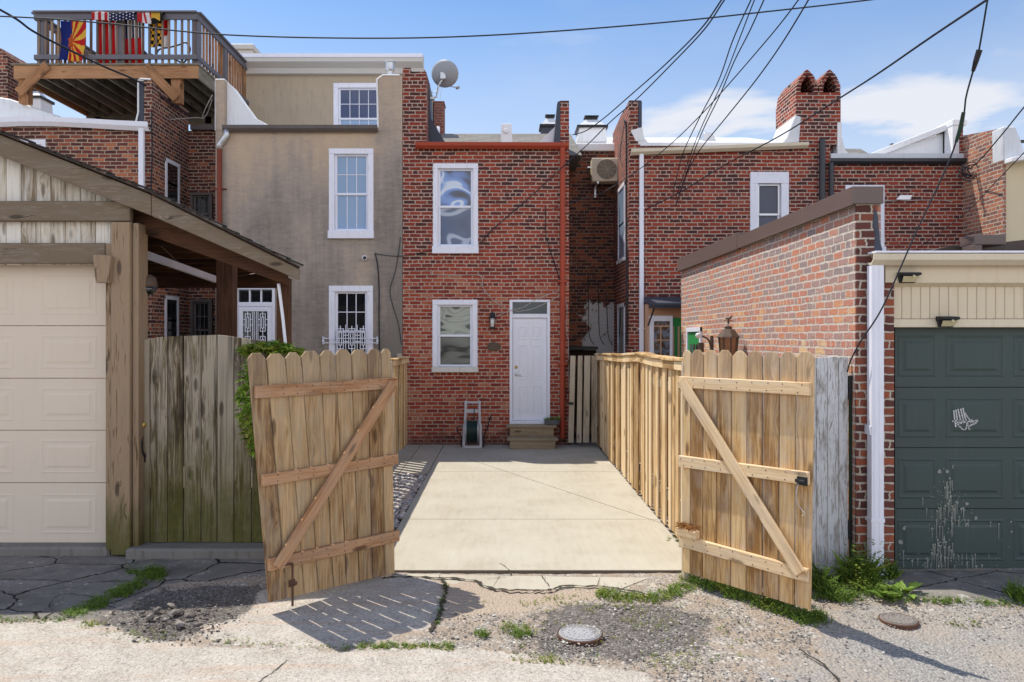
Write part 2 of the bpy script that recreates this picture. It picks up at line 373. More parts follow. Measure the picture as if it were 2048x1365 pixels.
def stucco():
    t = NT('stained tan stucco'); p = t.pos(); q = t.sep(p)
    a = t.noise(t.scale(p, (1, 1, .55)), .85, 6, .62); b = t.noise(t.scale(p, (2.2, 2.2, 7)), 2.4, 6, .7); s_ = t.noise(t.scale(p, (7, 7, .45)), 1.5, 5, .6)
    f = t.math('ADD', t.math('ADD', t.math('MULTIPLY', a, .8), t.math('MULTIPLY', b, .35)), t.math('MULTIPLY', s_, .28))
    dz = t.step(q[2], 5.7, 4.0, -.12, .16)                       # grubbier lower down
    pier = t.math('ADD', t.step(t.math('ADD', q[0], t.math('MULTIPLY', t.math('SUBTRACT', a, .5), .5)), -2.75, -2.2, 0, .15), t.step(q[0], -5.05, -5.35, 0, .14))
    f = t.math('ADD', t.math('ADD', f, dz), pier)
    c = t.ramp(f, [(.50, (.56, .43, .30)), (.68, (.47, .37, .285)), (.83, (.35, .295, .25)), (.99, (.23, .20, .175))])
    c = t.mix(t.step(t.noise(t.scale(p, (3, 3, 14)), 3, 6, .75), .58, .72, 0, .4), c, (.17, .15, .135))
    t.col(c); t.rough(.95); t.b.inputs['Specular IOR Level'].default_value = .1
    t.bump(t.math('ADD', t.noise(t.scale(p, (14, 14, 26)), 1.5, 5, .7), t.math('MULTIPLY', t.noise(p, 60, 3), .4)), .7, .02)
    return t.m
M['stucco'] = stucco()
M['stucco_top'] = plain('clean tan stucco', (.43, .35, .255), .9, .16, 1.6, bump=.8, dirt=((.27, .225, .17), .6))
M['cream_stucco'] = plain('cream stucco', (.62, .53, .36), .9, .06, 3, bump=.5)
M['white'] = plain('white paint', (.78, .79, .87), .5, .06, 5, dirt=((.42, .39, .34), .45))
M['vinyl'] = plain('white vinyl', (.79, .80, .88), .4, .04, 5, dirt=((.50, .47, .43), .28))
M['sillbrick'] = plain('flaking painted sill', (.66, .64, .58), .8, .15, 14, dirt=((.25, .17, .12), .6))
M['rustpipe'] = plain('rusted downpipe', (.20, .045, .024), .65, .3, 9, dirt=((.09, .03, .02), .5))
M['orange'] = plain('rust red gutter paint', (.36, .058, .026), .55, .2, 7, dirt=((.20, .035, .02), .6))
M['cream'] = plain('cream aluminium', (.66, .58, .44), .45, .06, 3, dirt=((.40, .33, .22), .35))
M['cream_door'] = plain('cream garage door paint', (.66, .56, .45), .45, .03, 2, bump=.05, dirt=((.52, .43, .33), .25))
M['green_door'] = plain('dark green garage door paint', (.050, .072, .066), .5, .12, 3, bump=.06, dirt=((.075, .095, .088), .4))
M['brown_metal'] = plain('brown sheet metal', (.135, .095, .082), .4, .1, 3, spec=.4, bump=.05)
M['black'] = plain('black iron', (.02, .02, .022), .5, .2, 9)
M['blackpipe'] = plain('black downpipe', (.022, .024, .032), .4, .2, 9, spec=.5)
M['cable'] = plain('black cable', (.02, .022, .03), .6, .1, 9, bump=0)
M['cable_w'] = plain('grey cable', (.45, .43, .40), .6, .1, 9, bump=0)
M['galv'] = plain('galvanised metal', (.52, .53, .55), .35, .12, 8, metal=.7, spec=.5)
M['grey'] = plain('grey plastic', (.35, .36, .38), .5, .06, 8)
M['dish'] = plain('dish grey', (.33, .35, .38), .45, .05, 5)
M['flash'] = plain('blue black flashing tar', (.055, .062, .085), .55, .25, 5)
M['silver'] = plain('silver roof coating', (.62, .64, .67), .5, .1, 4, dirt=((.30, .29, .28), .4))
M['membrane'] = plain('white roof membrane', (.78, .78, .79), .6, .08, 3, dirt=((.45, .43, .41), .4))
M['slate'] = plain('rusty brown gutter', (.12, .105, .10), .6, .3, 5, dirt=((.16, .06, .03), .6))
M['siding'] = plain('cream siding', (.64, .55, .40), .5, .06, 3, dirt=((.40, .29, .16), .3))
M['green'] = plain('bright green paint', (.03, .26, .07), .5, .1, 3)
M['peach'] = plain('peach siding', (.62, .36, .22), .6, .06, 3)
M['copper'] = plain('aged copper', (.10, .05, .035), .5, .3, 16, metal=.2)
M['bronze'] = plain('tarnished bronze', (.10, .065, .045), .5, .3, 25)
M['brass'] = plain('brass', (.45, .30, .09), .35, .1, 20, metal=.8)
M['rust'] = plain('rusty iron', (.10, .05, .032), .8, .4, 20)
M['gap_dark'] = plain('dark opening sheet', (.05, .03, .018), .8, .3, 4)  # dark colour of the lean-to opening, its shade painted in
M['deck_grey'] = plain('blue grey deck paint', (.135, .13, .15), .6, .12, 6)
M['lensw'] = plain('yellowed lens', (.62, .56, .36), .25, .05, 8, spec=.6)
M['red_brick_chim'] = brick('even red brick', [(0, (.20, .07, .06)), (1, (.32, .11, .08))], (.42, .30, .26), wob=.002, grime=.1, seed=9)
M['pot'] = plain('grey pot', (.10, .10, .11), .6, .2, 12)
M['cart'] = plain('pale grey plastic', (.46, .45, .47), .5, .06, 8)
M['hose'] = plain('green hose', (.012, .035, .03), .4, .4, 40, spec=.5)
def shingle():
    t = NT('grey brown roof shingles'); p = t.pos(); q = t.sep(p)
    b = t.n('ShaderNodeTexBrick', offset=.5); t.put(b.inputs['Vector'], t.comb(q[0], t.math('MULTIPLY', q[2], 1.0), 0))
    for k, v in (('Color1', (.16, .145, .13)), ('Color2', (.28, .26, .24)), ('Mortar', (.06, .055, .05)), ('Scale', 1), ('Mortar Size', .006), ('Brick Width', .3), ('Row Height', .06)): t.put(b.inputs[k], v)
    t.col(t.mix(t.noise(p, 40, 4), b.outputs['Color'], (.2, .19, .17), )); t.rough(.95); return t.m
M['shingle'] = shingle()
M['bitumen'] = plain('brown felt roofing', (.10, .078, .066), .9, .25, 14, bump=.6)
M['sh_edge'] = plain('curling felt edge', (.035, .032, .028), .9, .3, 20)
M['oldcon'] = plain('old stained concrete', (.20, .185, .165), .95, .25, 4, dirt=((.07, .065, .045), .6), bump=.6)
M['dkgreen'] = plain('dark green steel', (.018, .04, .025), .5, .2, 8)
M['spray'] = plain('white spray paint', (.62, .62, .62), .6, .1, 60, bump=0)
M['splat'] = plain('dried paint splashes', (.24, .25, .22), .8, .45, 12, bump=0)
M['iron_d'] = plain('dark rusted iron', (.21, .185, .17), .85, .35, 30)
M['iron'] = plain('worn grey iron', (.36, .355, .36), .55, .25, 30, metal=.2)
M['amber'] = plain('amber lantern glass', (.28, .13, .06), .2, .5, 30, spec=.8)
# wood
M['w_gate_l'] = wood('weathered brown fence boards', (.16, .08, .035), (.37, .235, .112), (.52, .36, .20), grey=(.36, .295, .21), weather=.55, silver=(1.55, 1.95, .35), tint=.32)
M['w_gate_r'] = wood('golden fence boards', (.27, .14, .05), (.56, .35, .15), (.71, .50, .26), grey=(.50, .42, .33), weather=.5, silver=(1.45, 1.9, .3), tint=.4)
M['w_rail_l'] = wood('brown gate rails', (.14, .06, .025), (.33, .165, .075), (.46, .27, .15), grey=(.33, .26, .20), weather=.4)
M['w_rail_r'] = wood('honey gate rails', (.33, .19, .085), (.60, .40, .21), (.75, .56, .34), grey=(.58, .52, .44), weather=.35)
M['w_mossy'] = wood('mossy grey fence boards', (.045, .03, .016), (.20, .155, .095), (.36, .305, .23), grey=(.31, .27, .23), weather=.6, moss=(.1, 1.5, .85), tint=.55, streak=.8, grain=1.25)
M['w_post'] = wood('grey brown timber post', (.05, .028, .015), (.185, .12, .068), (.31, .22, .14), grey=(.25, .20, .155), weather=.4, moss=(.0, .8, .85), grain=1.3, rings=.06)
M['w_beam'] = wood('grey weathered beam', (.04, .028, .018), (.18, .135, .092), (.31, .25, .19), grey=(.245, .215, .18), weather=.4, grain=1.35, rings=.08)
M['w_pale'] = wood('whitewashed boards', (.20, .14, .085), (.52, .46, .37), (.70, .66, .58), grey=(.66, .64, .60), weather=.6, grain=.9, streak=.25)
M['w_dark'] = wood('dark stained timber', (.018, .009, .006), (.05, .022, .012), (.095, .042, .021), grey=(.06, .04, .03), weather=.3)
M['w_deck'] = wood('orange brown deck timber', (.17, .08, .035), (.33, .16, .075), (.44, .24, .12), grey=(.3, .2, .13), weather=.3)
M['w_joist'] = wood('grey brown deck joists', (.10, .09, .065), (.19, .165, .125), (.28, .25, .19), grey=(.2, .2, .17), weather=.4)  # greyer, duller timber than the deck front
M['w_fence'] = wood('pale straw fence boards', (.33, .19, .072), (.62, .41, .195), (.79, .60, .36), grey=(.56, .45, .32), weather=.3, tint=.7)
M['w_slat'] = wood('grey tan fence slats', (.20, .15, .10), (.38, .31, .22), (.50, .42, .32), grey=(.38, .34, .29), weather=.5)
M['w_white'] = wood('peeling white boards', (.13, .11, .09), (.25, .22, .19), (.36, .33, .29), grey=(.3, .28, .26), weather=.5, peel=(.72, .73, .74), tint=.2)
M['w_step'] = wood('worn step boards', (.10, .07, .04), (.23, .17, .10), (.33, .26, .17), grey=(.32, .27, .21), weather=.5)
# glass
def warped(name, stops, sc_, k, rough=.05):
    t = NT(name); p = t.pos(); v = t.noise(t.scale(p, sc_), 1.0, 1, .4, .9)
    s = t.math('ADD', t.math('MULTIPLY', t.math('SINE', t.math('MULTIPLY', v, k)), .5), .5)
    t.col(t.ramp(s, stops)); t.rough(rough); t.b.inputs['Specular IOR Level'].default_value = .7; return t.m
M['g_blind'] = glass('glass over pale blinds', (.30, .42, .60), .06, .6)
M['g_navy'] = glass('glass over dark blue', (.035, .055, .14), .05, .7)
M['g_navy_w'] = warped('dark glass with pale painted lines', [(0, (.012, .02, .05)), (.5, (.03, .055, .13)), (.9, (.05, .08, .17)), (.97, (.28, .34, .42)), (1, (.35, .40, .48))], (1.3, 1, 1.6), 14)  # pale lines are reflections painted into the dark pane
M['hatch'] = plain('pale grey cladding', (.56, .54, .51), .6, .05, 3)
M['g_dark'] = glass('dark window glass', (.012, .014, .018), .03, .9)
M['g_wavy'] = warped('glass with painted reflections', [(0, (.012, .016, .03)), (.35, (.03, .05, .11)), (.55, (.08, .16, .40)), (.93, (.16, .29, .60)), (.97, (.50, .58, .70)), (1, (.55, .62, .72))], (1.3, 1, 2.0), 17)  # blue bands and pale curves paint the reflections into the colour
M['g_foil'] = warped('glass over rumpled sheet', [(0, (.04, .045, .04)), (.12, (.06, .065, .06)), (.22, (.30, .32, .26)), (.8, (.38, .40, .33)), (1, (.24, .26, .22))], (1.5, 1, 3.0), 24, .15)
M['g_foil_d'] = warped('glass over dim rumpled sheet', [(0, (.03, .034, .03)), (.2, (.06, .065, .06)), (.5, (.13, .14, .12)), (1, (.18, .19, .165))], (1.2, 1, 3.4), 20, .15)
M['g_tan'] = glass('glass over warm clutter', (.10, .065, .035), .08, .7, mixin=((.16, .20, .26), (9, 9, 9), 1.0))
M['fanb'] = plain('dark fan opening', (.10, .085, .07), .6, .1, 9)
M['g_screen'] = glass('insect screen', (.075, .08, .12), .35, .4)
def leafmat(name, a, b):
    t = NT(name); k = t.ramp(t.island(), [(0, a), (.6, b), (1, tuple(min(1, x * 1.7) for x in b))])
    t.col(k); t.rough(.5)
    tr = t.n('ShaderNodeBsdfTranslucent'); t.put(tr.inputs['Color'], k)
    ms = t.n('ShaderNodeMixShader'); ms.inputs[0].default_value = .4
    out = t.t.nodes['Material Output']
    t.t.links.new(t.b.outputs[0], ms.inputs[1]); t.t.links.new(tr.outputs[0], ms.inputs[2]); t.t.links.new(ms.outputs[0], out.inputs['Surface'])
    return t.m
M['leaf'] = leafmat('weed leaves', (.06, .115, .015), (.17, .26, .045))
M['leaf_y'] = leafmat('yellow green leaves', (.11, .15, .018), (.26, .30, .05))
M['leaf_v'] = leafmat('vine leaves', (.08, .17, .02), (.23, .34, .05))
M['leaf_dry'] = leafmat('dry needles', (.25, .12, .04), (.42, .23, .09))
# ------------------------------------------------------------------ ground
def fall(x, y):      # the alley falls away to the right
    s_ = lambda t: t * t * (3 - 2 * t)
    return -.13 * s_(np.clip((x - 1.3) / 1.9, 0, 1)) * s_(np.clip((6.4 - y) / 1.6, 0, 1))
def G(px, py, z=0.0):
    h = 0.0
    for _ in range(6): Y = (2.0 - z - h) * F / (py - 675); h = float(fall((px - 1010) / F * Y, Y))
    return Vector(((px - 1010) / F * Y, Y, z + h))
def gpoly(pts): return [(G(*p).x, G(*p).y) for p in pts]
def sdf(poly, X, Y):
    d = np.full(X.shape, 1e9); ins = np.zeros(X.shape, bool); n = len(poly)
    for i in range(n):
        (ax, ay), (bx, by) = poly[i], poly[(i + 1) % n]
        ex, ey = bx - ax, by - ay; wx, wy = X - ax, Y - ay
        t = np.clip((wx * ex + wy * ey) / (ex * ex + ey * ey), 0, 1)
        d = np.minimum(d, np.hypot(wx - ex * t, wy - ey * t))
        with np.errstate(divide='ignore', invalid='ignore'):
            c = ((ay > Y) != (by > Y)) & (X < (bx - ax) * (Y - ay) / (by - ay) + ax)
        ins ^= c
    return np.where(ins, -d, d)
Z_SLAB = gpoly([(-700, 1232), (0, 1240), (170, 1244), (290, 1278), (430, 1292), (690, 1301), (900, 1297), (1100, 1312), (1280, 1345), (1330, 1400), (1460, 2100), (-700, 2100)])
Z_SLAB2 = gpoly([(500, 1222), (520, 1180), (790, 1148), (880, 1160), (886, 1232), (840, 1262), (690, 1296), (430, 1286), (390, 1262)])
Z_TAN = gpoly([(886, 1160), (1190, 1172), (1200, 1192), (1010, 1225), (890, 1248)])
Z_APRON = gpoly([(-900, 1090), (230, 1100), (540, 1110), (560, 1150), (430, 1160), (330, 1165), (190, 1238), (0, 1240), (-900, 1236)])
Z_APRON_R = gpoly([(1785, 1140), (2600, 1140), (2600, 1212), (1785, 1195)])
Z_ASPH = gpoly([(1640, 1218), (1800, 1212), (2700, 1222), (3200, 1500), (3000, 2300), (1640, 2300), (1600, 1420), (1560, 1330), (1640, 1270)])
Z_DARK = gpoly([(190, 1240), (330, 1172), (520, 1165), (530, 1205), (440, 1250), (330, 1285), (230, 1262)])
Z_DARK2 = gpoly([(1060, 1232), (1150, 1203), (1330, 1205), (1430, 1235), (1400, 1290), (1260, 1318), (1080, 1300)])
PADX0, PADX1, PADY0 = -1.13, 1.69, 6.66
def build_ground():
    xs = np.unique(np.concatenate([np.linspace(-400, -12, 14), np.linspace(-12, -5.2, 20), np.arange(-5.2, 5.2, .04), np.linspace(5.2, 12, 20), np.linspace(12, 400, 14)]))
    ys = np.unique(np.concatenate([np.linspace(-300, 1.5, 16), np.linspace(1.5, 4.2, 20), np.arange(4.2, 7.4, .04), np.linspace(7.4, 16, 18), np.linspace(16, 800, 16)]))
    X, Y = np.meshgrid(xs, ys); nx, ny = len(xs), len(ys)
    def m(poly, s=.13): return np.clip(.5 - sdf(poly, X, Y) / (2 * s), 0, 1)
    slab = np.maximum(m(Z_SLAB), m(Z_SLAB2)); tan = m(Z_TAN, .2); ap = np.maximum(m(Z_APRON, .06), m(Z_APRON_R, .05)); asph = m(Z_ASPH, .35)
    dark = np.maximum(m(Z_DARK, .22), m(Z_DARK2, .3))
    h = np.zeros(X.shape)
    near = (np.abs(X) < 7) & (Y > 2) & (Y < 7.5)
    for j, i in zip(*np.nonzero(near)):
        v = Vector((X[j, i], Y[j, i], 0))
        h[j, i] = mnoise.noise(v * 1.3) * .010 + mnoise.noise(v * 5) * .006 + mnoise.noise(v * 17) * .006 * (1 - max(slab[j, i], ap[j, i]))
    h = h - .012 + .012 * slab + .014 * ap - .016 * dark * 0.6
    under = (X > -2.0) & (X < 1.75) & (Y > 6.62); h = np.where(under, -.045, h)
    h = np.where(Y > 7.4, -.045, h)
    h = h + fall(X, Y)
    verts = np.stack([X, Y, h], -1).reshape(-1, 3)
    idx = np.arange(nx * ny).reshape(ny, nx)
    faces = np.stack([idx[:-1, :-1], idx[:-1, 1:], idx[1:, 1:], idx[1:, :-1]], -1).reshape(-1, 4)
    me = bpy.data.meshes.new('ground'); me.from_pydata(verts.tolist(), [], faces.tolist())
    for nm, arr in (('za', (slab, ap, asph)), ('zb', (dark, tan, np.zeros_like(tan)))):
        a = me.attributes.new(nm, 'FLOAT_VECTOR', 'POINT'); a.data.foreach_set('vector', np.stack(arr, -1).astype(np.float32).ravel())
    me.polygons.foreach_set('use_smooth', [True] * len(faces))
    t = NT('alley ground'); p = t.pos(); za = t.sep(t.attr('za')); zb = t.sep(t.attr('zb'))
    n1 = t.noise(p, 5, 6, .65); n2 = t.noise(p, 38, 5, .7); n3 = t.noise(p, 1.1, 5, .6)
    en = t.math('ADD', t.math('MULTIPLY', t.noise(p, 3.2, 3, .5), .6), t.math('MULTIPLY', t.noise(p, 16, 6, .75), .6))
    def edge(v, amt=1.): return t.step(t.math('ADD', v, t.math('MULTIPLY', t.math('SUBTRACT', en, .6), amt * 2.2)), .44, .56)
    # loose gravel: three sizes of stone
    st = t.vor(t.vm('ADD', p, t.scale(t.noise(p, 30, 2, .5, col=True), (.01, .01, 0))), 46, o='Color'); sd = t.vor(p, 46)
    st2 = t.sep(t.vor(p, 110, o='Color'))[0]
    s1 = t.sep(st)[0]
    gcol = t.ramp(s1, [(0, (.17, .15, .135)), (.3, (.28, .25, .225)), (.6, (.38, .35, .31)), (.86, (.48, .44, .38)), (1, (.64, .61, .56))])
    gcol = t.mix(t.step(n2, .46, .60), gcol, t.ramp(st2, [(0, (.13, .115, .105)), (.5, (.29, .26, .23)), (1, (.48, .44, .39))]))
    soil = t.mix(n2, (.24, .185, .14), (.42, .34, .265))
    gcol = t.mix(t.step(n1, .38, .58, 0, .85), gcol, soil)
    dk = edge(zb[0], .5)
    gcol = t.mix(t.math('MULTIPLY', dk, .85), gcol, t.ramp(t.math('ADD', t.math('MULTIPLY', st2, .6), t.math('MULTIPLY', s1, .4)), [(0, (.05, .046, .045)), (.6, (.12, .11, .105)), (.86, (.21, .195, .18)), (1, (.50, .46, .42))]))
    # asphalt
    acol = t.ramp(t.math('ADD', t.math('MULTIPLY', st2, .75), t.math('MULTIPLY', n2, .25)), [(0, (.17, .165, .16)), (.5, (.28, .265, .25)), (.8, (.38, .36, .33)), (1, (.58, .55, .51))])
    acol = t.mix(t.step(n3, .4, .62, 0, .6), acol, (.37, .31, .255))
    c = t.mix(edge(za[2], .9), gcol, acol)
    # worn concrete with the aggregate showing
    peb = t.sep(t.vor(p, 70, o='Color'))[0]; pd = t.vor(p, 70)
    ccol = t.ramp(t.math('ADD', t.math('MULTIPLY', n2, .6), t.math('MULTIPLY', n1, .4)), [(.34, (.27, .235, .20)), (.5, (.44, .40, .35)), (.66, (.55, .51, .455))])
    pm = t.math('MULTIPLY', t.step(pd, .40, .28), t.math('GREATER_THAN', peb, .58))
    ccol = t.mix(t.math('MULTIPLY', pm, .85), ccol, t.ramp(t.sep(t.vor(p, 70, o='Color'))[1], [(0, (.10, .085, .075)), (.4, (.22, .19, .16)), (.55, (.40, .27, .19)), (.8, (.38, .36, .335)), (1, (.60, .57, .53))]))
    pit = t.math('MULTIPLY', t.step(t.vor(p, 33), .22, .10), t.math('GREATER_THAN', t.sep(t.vor(p, 33, o='Color'))[1], .5))
    ccol = t.mix(t.math('MULTIPLY', pit, .75), ccol, (.13, .115, .10))
    ccol = t.mix(t.step(t.noise(p, 85, 3, .7), .56, .66, 0, .55), ccol, (.22, .195, .165))
    big = t.sep(t.vor(p, 21, o='Color'))[0]; bd = t.vor(p, 21)
    ccol = t.mix(t.math('MULTIPLY', t.math('MULTIPLY', t.step(bd, .30, .2), t.math('GREATER_THAN', big, .82)), .7), ccol, (.26, .24, .22))
    ccol = t.mix(t.step(t.noise(t.scale(p, (.5, 5, 1)), 1.6, 4, .6), .50, .70, 0, .5), ccol, (.44, .30, .21))   # rusty wheel bands
    c = t.mix(edge(za[0], .8), c, ccol)
    c = t.mix(edge(zb[1], .9), c, t.mix(n2, (.33, .26, .20), (.46, .38, .30)))
    # old smooth apron concrete with cracks
    pc = t.vm('ADD', p, t.scale(t.noise(p, 4, 5, .6, col=True), (.16, .16, 0)))
    cr = t.vor(t.scale(pc, (1, 1.3, 0)), 1.15, 'DISTANCE_TO_EDGE')
    scol = t.ramp(t.math('ADD', t.math('MULTIPLY', n1, .7), t.math('MULTIPLY', n2, .3)), [(.3, (.13, .12, .112)), (.55, (.225, .205, .185)), (.75, (.30, .275, .24))])
    scol = t.mix(t.step(n3, .5, .66, 0, .45), scol, (.10, .09, .075))
    scol = t.mix(t.math('MULTIPLY', t.step(t.sep(st)[1], .93, .94), t.step(n1, .5, .6)), scol, (.42, .40, .36))
    scol = t.mix(t.step(cr, .014, .005), scol, (.02, .018, .015))
    c = t.mix(edge(za[1], .5), c, scol)
    t.col(c); t.rough(.95); t.b.inputs['Specular IOR Level'].default_value = .12
    sm = t.math('MAXIMUM', za[1], t.math('MULTIPLY', za[0], .55))
    h_ = t.math('MULTIPLY', t.math('SUBTRACT', .5, sd), t.math('SUBTRACT', 1.05, sm))
    h_ = t.math('ADD', h_, t.math('MULTIPLY', n2, .5))
    t.bump(h_, .9, .014)
    me.materials.append(t.m)
    o = bpy.data.objects.new('ground', me); sc.collection.objects.link(o)
    tag(o, None, None, kind='structure')
build_ground()
# ------------------------------------------------------------------ parking pad, path, broken lip
def concrete():
    t = NT('pale sand concrete'); p = t.pos(); n1 = t.noise(p, 1.3, 6, .6); n2 = t.noise(p, 40, 4, .65); n3 = t.noise(t.scale(p, (9, 1.2, 1)), 2, 4, .6)
    c = t.ramp(t.math('ADD', t.math('MULTIPLY', n1, .65), t.math('MULTIPLY', n3, .35)), [(.3, (.365, .325, .255)), (.5, (.435, .40, .325)), (.7, (.475, .445, .37))])
    c = t.mix(t.step(n2, .5, .8, 0, .4), c, (.34, .28, .20))
    pits = t.math('MULTIPLY', t.step(t.vor(p, 13), .075, .05), t.math('GREATER_THAN', t.sep(t.vor(p, 13, o='Color'))[0], .84))
    c = t.mix(t.math('MULTIPLY', pits, .8), c, (.12, .09, .06))
    c = t.mix(t.step(t.noise(p, 2.3, 5, .7), .58, .72, 0, .35), c, (.33, .29, .23))
    t.col(c); t.rough(.9); t.b.inputs['Specular IOR Level'].default_value = .15; t.bump(n2, .35, .004); return t.m
M['pad'] = concrete()
M['joint'] = plain('dirty joint', (.12, .095, .07), .95, .3, 20)
M['soil'] = plain('dark soil in cracks', (.045, .038, .028), .95, .4, 30)
mb = MB()      # three bays with real joints between them
JY = [PADY0, 8.52, 11.55, YH]
g = .006
for i in range(3):
    mb.box(PADX0 - .0, PADX1 - .0, JY[i] + (g if i else 0), JY[i + 1] - g, -.10, 0)
o = mb.build('driveway', M['pad']); tag(o, None, None, kind='structure')
mb = MB(); mb.box(PADX0, PADX1, PADY0 + .05, YH, -.07, -.012); 
mb.beam((G(935, 918).x, G(935, 918).y, .0005), (G(1330, 1049).x, G(1330, 1049).y, .0005), .006, .003, up=(1, 0, 0))   # thin diagonal crack
o = mb.build('driveway_joint', M['joint']); tag(o, None, None, kind='structure')
mb = MB(); mb.box(PADX0 - .42, PADX0 - .012, 11.4, YH, -.10, .003); mb.box(-1.93, PADX0 - .432, 11.4, YH, -.10, .003)
o = mb.build('path', M['pad']); tag(o, None, None, kind='structure')
# lip between pad and alley, broken into pieces
lipt = [(770, 1146), (880, 1148), (1000, 1150), (1090, 1151), (1200, 1153), (1300, 1154), (1400, 1156)]
lipb = [(772, 1155), (880, 1163), (985, 1177), (1092, 1178), (1196, 1170), (1245, 1176), (1400, 1186)]
mb = MB()
for i in range(6):
    k = 9; top = [Vector(G(*lipt[i])).lerp(G(*lipt[i + 1]), j / k) for j in range(k + 1)]; bot = [Vector(G(*lipb[i])).lerp(G(*lipb[i + 1]), j / k) for j in range(k + 1)]
    bot = [b + Vector((random.uniform(-.01, .01), random.uniform(-.018, .018), 0)) for b in bot]
    poly = [(p.x, p.y) for p in bot] + [(p.x, p.y) for p in reversed(top)]
    cx = sum(p[0] for p in poly) / len(poly)
    poly = [(cx + (x - cx) * .985, y) for x, y in poly]
    mb.prism(poly, -.12, random.uniform(-.014, -.004), 'xy')
o = mb.build('pavement', M['pad']); tag(o, None, None, kind='structure')
def crack(pts, wd, z=.004):
    """ragged open crack as a thin strip of soil lying in the surface."""
    q = spline([G(*p, z) for p in pts], 8); vs = []; fs = []
    for i, p in enumerate(q):
        d = (q[min(i + 1, len(q) - 1)] - q[max(i - 1, 0)]); d.z = 0; d.normalize(); nn = Vector((-d.y, d.x, 0))
        wv = wd * random.uniform(.3, 1.3); j = nn * random.uniform(-.5, .5) * wd
        vs += [p + j + nn * wv / 2, p + j - nn * wv / 2]
    for i in range(len(q) - 1): fs.append((2 * i, 2 * i + 1, 2 * i + 3, 2 * i + 2))
    return vs, fs
mb = MB()
for pts, wd, z in [([(765, 1156), (800, 1153), (880, 1156), (940, 1160), (985, 1177), (1050, 1181), (1095, 1181), (1125, 1172), (1196, 1172)], .035, .006), ([(1205, 1172), (1250, 1180), (1300, 1189)], .03, .006),
                ([(886, 1160), (893, 1180), (886, 1205), (878, 1235), (860, 1262)], .03, .006), ([(1000, 1126), (1018, 1140), (1022, 1150)], .012, .003), ([(1020, 1151), (975, 1158)], .007, .003), ([(1083, 1151), (1092, 1163), (1098, 1172)], .009, .003),
                ([(1600, 1300), (1660, 1340), (1700, 1400)], .015, .006), ([(575, 1320), (545, 1345), (520, 1362), (500, 1400)], .010, .006), ([(0, 1158), (90, 1160), (170, 1166), (240, 1162), (320, 1166)], .012, .010), ([(150, 1238), (100, 1215), (115, 1192), (140, 1188), (200, 1195)], .010, .010),
                ([(170, 1166), (150, 1175), (85, 1180), (20, 1190)], .006, .010), ([(88, 1220), (130, 1195)], .006, .010)]:
    vs, fs = crack(pts, wd, z); mb.add(vs, fs)
o = mb.build('ground_crack', M['soil']); tag(o, None, None, kind='structure')
mb = MB(); mb.box(PADX0 + .02, PADX1 + .06, PADY0 - .012, PADY0 + .004, -.06, -.0035)
o = mb.build('pavement_joint', M['joint']); tag(o, None, None, kind='structure')
# ------------------------------------------------------------------ loose stone
def stone_mat(name, stops):
    t = NT(name); t.col(t.mix(t.noise(t.pos(), 60, 3), t.ramp(t.island(), stops), t.ramp(t.island(), [(a, tuple(x * .7 for x in c)) for a, c in stops]))); t.rough(.75); return t.m
ICO = None
def stones(name, pts, sizes, mat, label, flat=.7):
    import bmesh
    bm = bmesh.new(); bmesh.ops.create_icosphere(bm, subdivisions=1, radius=1); iv = np.array([v.co[:] for v in bm.verts]); fi = [tuple(v.index for v in f.verts) for f in bm.faces]; bm.free()
    mb = MB()
    for (x, y, z), s in zip(pts, sizes):
        k = iv * (1 + RNG.normal(0, .16, (len(iv), 1))); k = k * np.array([s * RNG.uniform(.7, 1.35), s * RNG.uniform(.6, 1.1), s * flat * RNG.uniform(.6, 1)])
        a = RNG.uniform(0, 6.28); b = RNG.normal(0, .3)
        ca, sa, cb, sb = math.cos(a), math.sin(a), math.cos(b), math.sin(b)
        k = k @ np.array([[1, 0, 0], [0, cb, -sb], [0, sb, cb]]).T @ np.array([[ca, -sa, 0], [sa, ca, 0], [0, 0, 1]]).T
        mb.add(k + np.array([x, y, z]), fi)
    o = mb.build(name, mat, smooth=False); tag(o, label, 'stones', kind='stuff'); return o
M['river'] = stone_mat('river stones', [(0, (.22, .21, .22)), (.3, (.42, .40, .39)), (.6, (.58, .55, .52)), (.85, (.46, .36, .30)), (1, (.76, .74, .71))])
pts, sz = [], []
for k in range(2600):
    x = RNG.uniform(-1.82, PADX0 - .02); y = RNG.uniform(6.9, 11.36); s = RNG.uniform(.018, .042); pts.append((x, y, -.03 + RNG.uniform(0, .025))); sz.append(s)
stones('gravel', pts, sz, M['river'], 'bed of grey rounded stones along the left of the concrete pad')
mb = MB(); mb.box(-1.95, PADX0 - .002, 6.7, 11.4, -.09, -.035); o = mb.build('soil', M['soil']); tag(o, None, None, kind='structure')
M['cinder'] = stone_mat('cinder lumps', [(0, (.05, .045, .045)), (.6, (.15, .13, .12)), (1, (.30, .27, .24))])
M['chips'] = stone_mat('stone chips', [(0, (.14, .125, .115)), (.3, (.27, .245, .225)), (.6, (.39, .355, .315)), (.85, (.48, .44, .385)), (1, (.68, .65, .60))])
pts, sz = [], []
while len(pts) < 4500:
    px = RNG.uniform(860, 2048); py = RNG.uniform(1165, 1400); q = G(px, py)
    nn = mnoise.noise(Vector((q.x * 1.6, q.y * 1.6, 3)))
    if px > 1620 and py > 1255 and RNG.uniform() < .85: continue
    if px < 1290 and py > 1300 + (px - 1000) * .15: continue
    if px < 1200 and py < 1225: continue
    if nn + RNG.uniform(-.5, .5) < -.05: continue
    pts.append((q.x, q.y, q.z + RNG.uniform(-.008, .002))); sz.append(abs(RNG.normal(.0035, .0028)) + .0025)
stones('gravel', pts, sz, M['chips'], 'loose grey gravel scattered over the alley before the pad')
pts, sz = [], []
